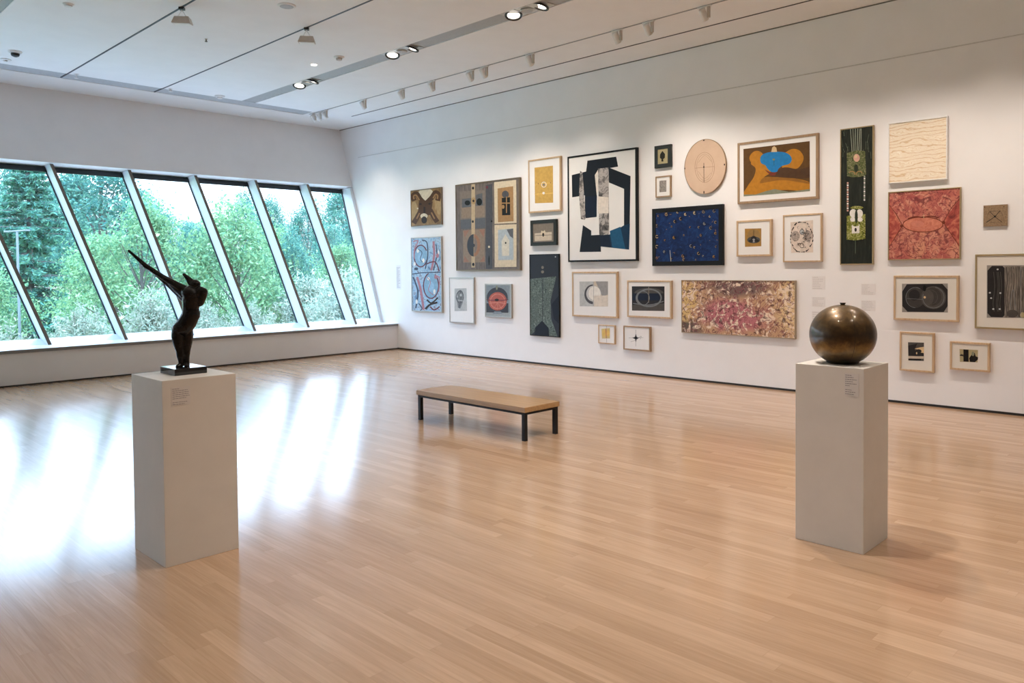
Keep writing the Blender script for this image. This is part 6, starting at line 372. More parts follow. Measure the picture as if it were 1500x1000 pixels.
 'a22': ((3.807,3.416,1.616,3.257),[('S:palegreen',[(-78,815),(-68,672),(-58,530)],[(-71,814),(-61,672),(-51,529)]),('S:palegreen',[(-48,811),(-43,669),(-38,528)],[(-42,810),(-37,669),(-32,527)]),('S:palegreen',[(-20,807),(-22,667),(-23,526)],[(-13,806),(-14,666),(-16,525)]),('S:palegreen',[(8,804),(4,664),(-1,524)],[(17,802),(12,662),(8,522)]),('S:palegreen',[(33,800),(26,661),(19,522)],[(41,799),(34,660),(27,520)]),('S:palegreen',[(46,798),(46,659),(45,518)],[(55,797),(54,657),(54,517)]),('S:grassdk',[(-140,536),(-162,587)],[(-143,535),(-165,586)]),('S:grassdk',[(97,459),(77,548)],[(94,459),(74,548)]),('S:grassdk',[(-164,600),(-179,717)],[(-167,600),(-182,717)]),('S:grassdk',[(106,545),(109,638)],[(103,545),(106,639)]),('S:grassdk',[(-99,552),(-110,597)],[(-102,551),(-113,597)]),('S:grassdk',[(-93,448),(-99,505)],[(-96,448),(-102,505)]),('S:grassdk',[(122,623),(142,718)],[(119,624),(139,719)]),('S:grassdk',[(-116,510),(-101,603)],[(-119,511),(-104,604)]),('S:grassdk',[(-142,733),(-164,825)],[(-145,732),(-167,824)]),('S:grassdk',[(168,430),(162,513)],[(165,430),(159,513)]),('S:grassdk',[(138,543),(127,636)],[(135,543),(124,636)]),('S:grassdk',[(-151,738),(-138,850)],[(-154,739),(-141,851)]),('S:grassdk',[(144,507),(127,562)],[(141,507),(124,562)]),('S:grassdk',[(-108,583),(-129,649)],[(-111,582),(-132,648)]),('S:grassdk',[(-172,548),(-196,611)],[(-175,547),(-199,611)]),('S:grassdk',[(-162,481),(-158,542)],[(-165,482),(-161,542)]),('greenleaf',[(-116,525),(4,546),(99,524),(111,247),(52,225),(-53,229),(-112,248)]),('pinkish',[(36,451),(35,441),(33,431),(28,423),(23,416),(16,411),(8,408),(0,408),(-8,410),(-16,414),(-23,421),(-29,429),(-33,438),(-36,448),(-37,459),(-36,469),(-33,479),(-29,487),(-23,494),(-16,499),(-8,502),(0,502),(8,500),(16,496),(23,489),(28,481),(33,472),(35,462)]),('cream3',[(6,468),(5,464),(4,461),(2,458),(0,455),(-3,453),(-6,452),(-10,452),(-13,453),(-16,455),(-19,457),(-22,460),(-24,464),(-25,467),(-25,471),(-25,475),(-24,479),(-22,482),(-19,485),(-16,486),(-13,487),(-10,487),(-6,487),(-3,485),(0,482),(2,479),(4,476),(5,472)]),('dkgreen',[(18,330),(17,320),(15,310),(13,301),(9,294),(5,289),(0,286),(-5,285),(-10,287),(-15,291),(-20,297),(-23,305),(-26,314),(-28,324),(-29,335),(-28,345),(-26,355),(-24,363),(-20,371),(-16,376),(-11,379),(-6,379),(0,378),(4,374),(9,368),(12,360),(15,351),(17,341)]),('S:tan',[(-82,280),(-81,282),(-79,284),(-78,286),(-76,288),(-74,290),(-71,291),(-69,292),(-66,293),(-64,294),(-61,295),(-58,295),(-55,295),(-52,295),(-49,294),(-46,293),(-43,292),(-40,291),(-38,289),(-35,288),(-33,286),(-31,284),(-29,282),(-28,279),(-26,277),(-25,274),(-24,272),(-24,269),(-24,267),(-24,264),(-24,262),(-24,259),(-25,257)],[(-91,285),(-89,288),(-87,291),(-85,293),(-83,296),(-80,298),(-77,300),(-74,302),(-70,303),(-67,304),(-63,305),(-59,305),(-55,305),(-51,304),(-48,304),(-44,303),(-40,301),(-37,300),(-33,298),(-30,295),(-27,293),(-24,290),(-22,287),(-20,284),(-18,281),(-16,277),(-15,274),(-14,270),(-14,266),(-14,263),(-14,259),(-15,256),(-16,253)]),('S:tan',[(5,254),(4,257),(4,259),(3,262),(3,264),(4,267),(4,269),(5,272),(6,274),(7,276),(9,278),(11,280),(13,282),(15,283),(17,284),(20,285),(23,286),(26,287),(28,287),(31,287),(34,287),(37,286),(40,285),(43,284),(46,283),(48,282),(51,280),(53,278),(55,276),(57,274),(58,271),(60,269),(61,266)],[(-4,251),(-5,255),(-6,258),(-6,262),(-6,266),(-6,269),(-5,273),(-4,276),(-2,279),(-1,282),(2,285),(4,287),(7,290),(10,292),(13,293),(16,295),(20,296),(23,296),(27,297),(31,297),(35,296),(38,296),(42,295),(46,293),(49,292),(53,290),(56,288),(59,285),(62,282),(64,279),(66,276),(68,273),(70,270)]),('pinkish',[(-113,175),(-94,173),(-94,154),(-113,155)]),('white2',[(-113,147),(-94,146),(-94,126),(-113,128)]),('pinkish',[(-113,120),(-94,118),(-94,99),(-113,100)]),('white2',[(-113,92),(-94,91),(-94,71),(-113,72)]),('pinkish',[(-113,64),(-94,63),(-94,43),(-113,45)]),('white2',[(-113,37),(-94,35),(-93,16),(-113,17)]),('pinkish',[(-113,9),(-93,8),(-93,-12),(-113,-11)]),('white2',[(-113,-19),(-93,-20),(-93,-40),(-113,-38)]),('pinkish',[(-113,-46),(-93,-48),(-93,-67),(-113,-66)]),('white2',[(-113,-74),(-93,-75),(-93,-95),(-113,-94)]),('pinkish',[(-113,-102),(-93,-103),(-93,-123),(-113,-121)]),('white2',[(-113,-129),(-93,-130),(-93,-150),(-113,-149)]),('pinkish',[(-113,-157),(-93,-158),(-93,-178),(-112,-177)]),('palegreen',[(84,236),(102,235),(102,215),(85,217)]),('white2',[(85,211),(102,209),(102,190),(85,192)]),('palegreen',[(85,186),(102,184),(102,165),(85,166)]),('white2',[(85,160),(102,159),(102,140),(85,141)]),('palegreen',[(85,135),(102,134),(102,114),(85,116)]),('white2',[(85,110),(102,108),(102,89),(85,90)]),('palegreen',[(85,84),(102,83),(102,64),(85,65)]),('white2',[(85,59),(102,58),(102,38),(85,40)]),('palegreen',[(85,34),(102,33),(102,13),(85,14)]),('white2',[(85,9),(102,7),(102,-12),(85,-11)]),('palegreen',[(85,-17),(102,-18),(102,-37),(85,-36)]),('white2',[(85,-42),(102,-43),(102,-63),(85,-62)]),('greenleaf2',[(-114,-230),(105,-222),(106,-515),(-9,-531),(-114,-517)]),('white2',[(6,-207),(5,-218),(2,-229),(-3,-238),(-10,-246),(-18,-252),(-27,-255),(-36,-256),(-46,-254),(-55,-250),(-63,-243),(-70,-235),(-75,-225),(-78,-214),(-79,-202),(-78,-191),(-75,-180),(-70,-171),(-63,-163),(-55,-158),(-46,-154),(-37,-154),(-27,-155),(-18,-160),(-10,-166),(-4,-175),(1,-185),(5,-196)]),('white2',[(76,-213),(75,-224),(73,-235),(68,-244),(62,-252),(55,-258),(47,-261),(38,-262),(30,-260),(22,-256),(15,-249),(8,-241),(4,-231),(1,-220),(0,-209),(1,-197),(4,-187),(8,-177),(14,-170),(22,-164),(30,-161),(38,-160),(47,-162),(55,-166),(62,-173),(68,-181),(73,-191),(75,-202)]),('white2',[(-11,-279),(-12,-285),(-14,-291),(-18,-296),(-23,-300),(-29,-303),(-35,-304),(-42,-305),(-49,-304),(-56,-301),(-62,-298),(-66,-293),(-70,-288),(-72,-282),(-73,-276),(-72,-270),(-70,-264),(-67,-259),(-62,-255),(-56,-252),(-49,-250),(-42,-250),(-35,-251),(-29,-253),(-23,-257),(-18,-261),(-14,-267),(-12,-273)]),('white2',[(75,-283),(74,-289),(72,-295),(68,-300),(63,-304),(58,-307),(51,-309),(44,-309),(38,-308),(31,-306),(25,-302),(20,-298),(17,-292),(14,-286),(14,-280),(14,-274),(17,-268),(20,-263),(25,-259),(31,-256),(37,-255),(44,-254),(51,-255),(57,-258),(63,-261),(68,-266),(72,-271),(74,-277)]),('dkgreen',[(17,-247),(17,-264),(16,-281),(14,-296),(11,-308),(8,-317),(4,-323),(0,-325),(-4,-322),(-7,-316),(-11,-307),(-13,-294),(-15,-279),(-17,-263),(-17,-245),(-17,-228),(-16,-211),(-14,-196),(-11,-184),(-8,-175),(-4,-169),(0,-168),(4,-170),(7,-176),(11,-185),(13,-198),(16,-213),(17,-229)]),('white2',[(-52,-342),(37,-336),(37,-444),(-51,-446)]),('greenleaf2',[(31,-346),(30,-350),(27,-354),(23,-357),(17,-360),(9,-362),(1,-363),(-7,-363),(-16,-363),(-24,-361),(-31,-358),(-37,-355),(-42,-351),(-45,-347),(-46,-342),(-45,-338),(-42,-334),(-38,-330),(-31,-327),(-24,-325),(-16,-324),(-7,-324),(1,-325),(9,-327),(17,-330),(23,-333),(27,-337),(30,-341)]),('char',[(6,-403),(6,-409),(5,-414),(3,-418),(1,-422),(-1,-424),(-4,-426),(-7,-426),(-10,-426),(-13,-424),(-16,-421),(-18,-417),(-19,-413),(-20,-408),(-21,-402),(-20,-397),(-19,-392),(-18,-388),(-16,-384),(-13,-381),(-10,-380),(-7,-379),(-4,-380),(-1,-382),(1,-385),(3,-389),(5,-393),(6,-398)]),('S:grassdk',[(-12,-530),(-11,-688)],[(-6,-531),(-5,-688)]),('greenleaf2',[(82,-143),(80,-147),(74,-151),(65,-154),(53,-157),(39,-158),(23,-159),(6,-158),(-12,-157),(-28,-154),(-42,-151),(-55,-147),(-64,-143),(-70,-138),(-72,-134),(-70,-129),(-64,-126),(-55,-123),(-43,-120),(-28,-119),(-12,-118),(5,-119),(23,-120),(39,-123),(53,-126),(65,-130),(74,-134),(80,-139)])]),
 'a23': ((3.25,2.627,2.552,3.251),[]),
 'a24': ((3.251,2.492,1.663,2.456),[('redpanel',[(-376,245),(-226,-10),(-369,-242)]),('redpanel',[(367,270),(203,17),(369,-261)]),('salmon',[(202,-7),(197,-25),(182,-42),(158,-57),(126,-69),(87,-78),(43,-82),(-4,-83),(-50,-79),(-95,-71),(-136,-59),(-170,-44),(-195,-26),(-211,-7),(-217,13),(-212,32),(-196,49),(-170,64),(-136,76),(-96,84),(-51,88),(-4,88),(42,83),(86,75),(125,63),(157,48),(182,31),(197,12)]),('S:oxblood',[(198,-5),(194,-21),(184,-35),(166,-48),(141,-59),(111,-68),(75,-75),(37,-78),(-4,-78),(-44,-75),(-84,-68),(-120,-59),(-152,-47),(-178,-33),(-197,-18),(-209,-3),(-213,12),(-209,27),(-198,41),(-179,55),(-153,66),(-121,75),(-84,81),(-45,84),(-4,83),(36,80),(75,73),(110,63),(141,51),(165,38),(184,23),(194,8),(198,-8)],[(206,-8),(202,-25),(189,-42),(170,-56),(144,-68),(113,-77),(77,-84),(37,-87),(-4,-87),(-45,-84),(-85,-78),(-122,-68),(-155,-56),(-183,-41),(-203,-25),(-217,-7),(-221,13),(-217,32),(-204,49),(-183,63),(-156,75),(-123,84),(-86,90),(-46,93),(-4,93),(37,89),(76,82),(112,72),(143,60),(169,45),(189,29),(202,12),(206,-6)]),('S:oxblood',[(-379,242),(-293,133),(-225,-4),(-292,-109),(-376,-239)],[(-373,248),(-285,138),(-216,-4),(-284,-114),(-368,-245)]),('S:oxblood',[(364,273),(274,161),(201,17),(292,-135),(365,-255)],[(370,267),(280,156),(209,17),(298,-130),(372,-250)]),('oxblood',[(-213,-5),(-214,-8),(-215,-11),(-217,-14),(-220,-16),(-223,-18),(-227,-19),(-231,-19),(-235,-18),(-239,-17),(-242,-15),(-245,-13),(-247,-10),(-248,-6),(-249,-3),(-248,0),(-247,4),(-245,6),(-242,9),(-239,10),(-235,11),(-231,11),(-227,11),(-223,9),(-220,8),(-217,5),(-215,2),(-214,-1)]),('oxblood',[(225,16),(225,12),(223,8),(221,5),(219,2),(216,0),(212,-1),(209,-2),(205,-1),(201,1),(198,3),(196,6),(194,9),(192,13),(192,17),(192,21),(193,25),(195,29),(198,31),(201,33),(205,35),(208,35),(212,34),(216,33),(219,30),(221,27),(223,24),(225,20)]),('S:oxblood',[(-162,70),(-154,72),(-142,76),(-128,81),(-113,85),(-99,88),(-85,90),(-73,89),(-60,87),(-46,84),(-33,80),(-19,77),(-4,76),(10,77),(24,79),(38,82),(51,85),(64,86),(77,87),(91,84),(107,81),(123,76),(138,71),(151,67),(160,64)],[(-166,82),(-158,85),(-146,89),(-132,93),(-117,98),(-101,101),(-86,103),(-72,102),(-58,100),(-44,96),(-31,93),(-18,90),(-5,89),(8,90),(21,92),(35,95),(49,97),(63,99),(77,99),(93,97),(109,93),(126,88),(141,83),(154,79),(163,76)]),('S:cream3',[(0,119),(3,74)],[(5,119),(8,75)]),('redlt',[(10,8),(8,-1),(3,-8),(-5,-15),(-16,-20),(-29,-24),(-44,-26),(-59,-26),(-74,-25),(-89,-21),(-102,-16),(-113,-10),(-122,-2),(-127,6),(-129,14),(-127,22),(-122,30),(-114,37),(-103,42),(-89,46),(-75,48),(-59,48),(-44,46),(-29,43),(-16,38),(-5,31),(3,24),(8,16)]),('S:redlt',[(-129,-27),(-116,-30),(-98,-34),(-76,-39),(-52,-43),(-29,-46),(-7,-47),(15,-45),(38,-41),(61,-36),(82,-31),(100,-26),(113,-23)],[(-128,-20),(-115,-22),(-96,-27),(-75,-31),(-52,-36),(-29,-39),(-7,-40),(14,-38),(36,-34),(59,-29),(80,-23),(98,-19),(111,-16)])]),
 'a25': ((2.275,2.051,2.011,2.239),[('S:char',[(-55,47),(-5,-13),(59,-74)],[(-52,51),(-2,-10),(62,-70)]),('S:char',[(43,53),(-5,-9),(-85,-66)],[(47,48),(-2,-14),(-82,-72)]),('S:char',[(-72,0),(-70,6),(-68,13),(-66,22),(-63,30),(-57,37),(-50,42),(-38,45),(-22,47),(-4,48),(13,48),(29,46),(41,42),(49,37),(55,31),(59,23),(62,14),(65,3),(68,-7),(72,-19),(75,-34),(78,-49),(80,-63),(82,-75),(84,-84)],[(-74,2),(-72,7),(-71,14),(-68,23),(-65,32),(-59,40),(-51,45),(-38,48),(-22,50),(-4,51),(13,50),(29,48),(42,45),(51,39),(57,32),(61,24),(64,14),(67,4),(70,-6),(74,-19),(77,-33),(80,-48),(82,-63),(84,-75),(86,-84)]),('S:char',[(-42,-72),(73,-81)],[(-42,-70),(73,-79)]),('char',[(7,-10),(7,-13),(6,-15),(5,-17),(3,-18),(1,-19),(-1,-20),(-4,-20),(-6,-20),(-8,-19),(-10,-18),(-12,-16),(-13,-14),(-14,-12),(-14,-9),(-14,-7),(-13,-5),(-12,-3),(-10,-1),(-8,0),(-6,1),(-4,1),(-1,0),(1,-1),(3,-2),(5,-4),(6,-6),(7,-8)]),('dkbrown',[(84,90),(83,89),(83,88),(83,87),(82,86),(81,85),(80,85),(79,85),(78,85),(77,85),(76,86),(76,87),(75,88),(75,89),(75,90),(75,91),(75,93),(75,94),(76,94),(77,95),(78,95),(79,95),(80,95),(81,95),(82,94),(83,93),(83,92),(83,91)]),('dkbrown',[(-95,96),(-95,94),(-96,93),(-96,92),(-97,92),(-98,91),(-99,91),(-100,91),(-101,91),(-102,91),(-103,92),(-103,93),(-104,94),(-104,95),(-105,96),(-104,97),(-104,98),(-104,99),(-103,100),(-102,101),(-101,101),(-100,101),(-99,101),(-98,101),(-97,100),(-96,99),(-96,98),(-95,97)])]),
 'a26': ((3.183,2.505,0.971,1.484),[('greypaper',[(-248,162),(230,169),(232,-154),(-246,-166)]),('char',[(-246,71),(-196,157),(175,164),(229,100),(230,-82),(191,-150),(-187,-159),(-244,-95)]),('char3',[(0,8),(-2,-18),(-10,-44),(-22,-66),(-38,-85),(-58,-100),(-80,-109),(-103,-113),(-126,-111),(-148,-102),(-168,-89),(-185,-70),(-198,-48),(-206,-23),(-209,4),(-206,30),(-198,56),(-186,79),(-169,98),(-149,112),(-127,121),(-104,124),(-81,122),(-59,113),(-39,99),(-23,81),(-10,59),(-3,34)]),('char2',[(213,12),(210,-17),(201,-44),(186,-69),(166,-89),(142,-105),(115,-116),(86,-120),(57,-117),(29,-109),(4,-94),(-16,-74),(-32,-49),(-42,-22),(-46,7),(-42,36),(-33,64),(-17,89),(3,110),(28,125),(56,135),(85,139),(113,136),(140,126),(165,111),(185,91),(200,67),(210,40)]),('char3',[(166,20),(164,-2),(157,-24),(147,-43),(132,-60),(115,-72),(95,-80),(74,-83),(54,-81),(34,-74),(16,-63),(1,-47),(-10,-28),(-17,-6),(-20,17),(-18,40),(-11,61),(0,81),(15,97),(33,110),(53,117),(73,120),(94,118),(114,110),(131,99),(146,83),(157,64),(164,43)]),('char2',[(88,9),(87,-10),(82,-28),(75,-45),(66,-58),(55,-69),(42,-76),(29,-78),(16,-76),(3,-70),(-8,-60),(-18,-47),(-25,-30),(-30,-12),(-31,7),(-30,27),(-25,45),(-18,62),(-9,75),(2,86),(15,93),(28,95),(41,93),(54,87),(65,76),(75,63),(82,47),(86,29)]),('char',[(-57,35),(-59,21),(-63,8),(-70,-4),(-79,-14),(-90,-22),(-102,-27),(-115,-29),(-128,-28),(-140,-23),(-151,-16),(-160,-6),(-168,6),(-172,19),(-173,33),(-172,47),(-168,60),(-161,72),(-152,82),(-141,90),(-128,94),(-115,96),(-102,95),(-90,90),(-79,83),(-70,73),(-63,62),(-59,48)]),('S:midgrey',[(103,122),(119,118),(134,112),(148,103),(160,91),(171,78),(180,64),(186,48),(190,31),(192,14),(191,-3),(188,-20),(182,-37),(174,-52),(164,-66),(153,-78),(139,-88),(125,-96),(109,-102),(93,-105),(76,-105),(60,-103),(44,-98),(30,-90),(16,-80),(4,-68),(-6,-54),(-14,-39),(-20,-23),(-23,-5),(-23,12),(-21,30),(-17,47)],[(104,127),(120,123),(136,116),(150,106),(163,95),(174,81),(183,66),(190,49),(194,32),(196,14),(195,-4),(192,-22),(186,-39),(178,-55),(168,-69),(155,-82),(141,-92),(126,-101),(110,-106),(93,-109),(76,-110),(59,-107),(43,-102),(27,-94),(13,-84),(1,-71),(-10,-57),(-18,-41),(-24,-24),(-27,-6),(-28,12),(-26,31),(-21,48)]),('S:midgrey',[(-103,-108),(-114,-107),(-125,-105),(-136,-102),(-147,-97),(-157,-91),(-166,-84),(-175,-75),(-182,-65),(-189,-55),(-194,-43),(-198,-31),(-201,-18),(-203,-6),(-203,8),(-202,21),(-200,33),(-197,46),(-192,58),(-186,69),(-179,79),(-171,89),(-162,97),(-152,104),(-142,110),(-131,114),(-120,117),(-109,119),(-97,119),(-86,117),(-75,114),(-64,110),(-54,104)],[(-103,-112),(-115,-112),(-126,-110),(-138,-106),(-149,-101),(-159,-95),(-169,-87),(-178,-78),(-186,-68),(-193,-57),(-198,-45),(-203,-33),(-206,-19),(-207,-6),(-208,8),(-207,21),(-204,35),(-201,47),(-196,60),(-189,72),(-182,82),(-174,92),(-164,101),(-154,108),(-144,114),(-132,119),(-121,122),(-109,123),(-97,123),(-85,122),(-74,119),(-63,114),(-52,108)]),('S:char2',[(124,15),(123,0),(119,-15),(113,-28),(105,-40),(95,-50),(83,-57),(71,-62),(57,-64),(44,-62),(31,-58),(20,-52),(9,-42),(1,-31),(-6,-17),(-10,-3),(-11,12),(-10,27),(-6,42),(0,55),(9,67),(19,77),(31,84),(43,89),(57,91),(70,89),(82,85),(94,78),(104,69),(113,57),(119,44),(123,30),(124,14)],[(130,15),(129,-1),(125,-17),(118,-31),(109,-44),(98,-55),(85,-63),(72,-68),(57,-70),(43,-69),(29,-64),(16,-57),(5,-47),(-4,-34),(-11,-20),(-15,-4),(-17,12),(-16,28),(-11,44),(-5,59),(4,72),(16,82),(28,90),(42,95),(57,97),(71,95),(85,91),(97,83),(108,73),(118,61),(124,46),(129,31),(130,15)]),('cream3',[(6,11),(6,8),(5,5),(3,2),(2,0),(-1,-2),(-3,-3),(-5,-3),(-8,-3),(-10,-2),(-13,0),(-14,2),(-16,4),(-17,7),(-17,11),(-17,14),(-16,17),(-15,19),(-13,22),(-11,23),(-8,24),(-6,25),(-3,24),(-1,23),(2,22),(3,20),(5,17),(6,14)]),('black',[(10,113),(9,106),(8,98),(6,92),(3,86),(0,82),(-3,80),(-7,79),(-11,80),(-15,82),(-18,86),(-21,92),(-23,98),(-24,105),(-25,113),(-24,120),(-23,128),(-21,134),(-18,140),(-15,144),(-11,146),(-8,147),(-4,146),(0,144),(3,140),(6,134),(8,128),(9,121)]),('S:midgrey',[(-195,-9),(-28,-16)],[(-195,-5),(-28,-13)])]),
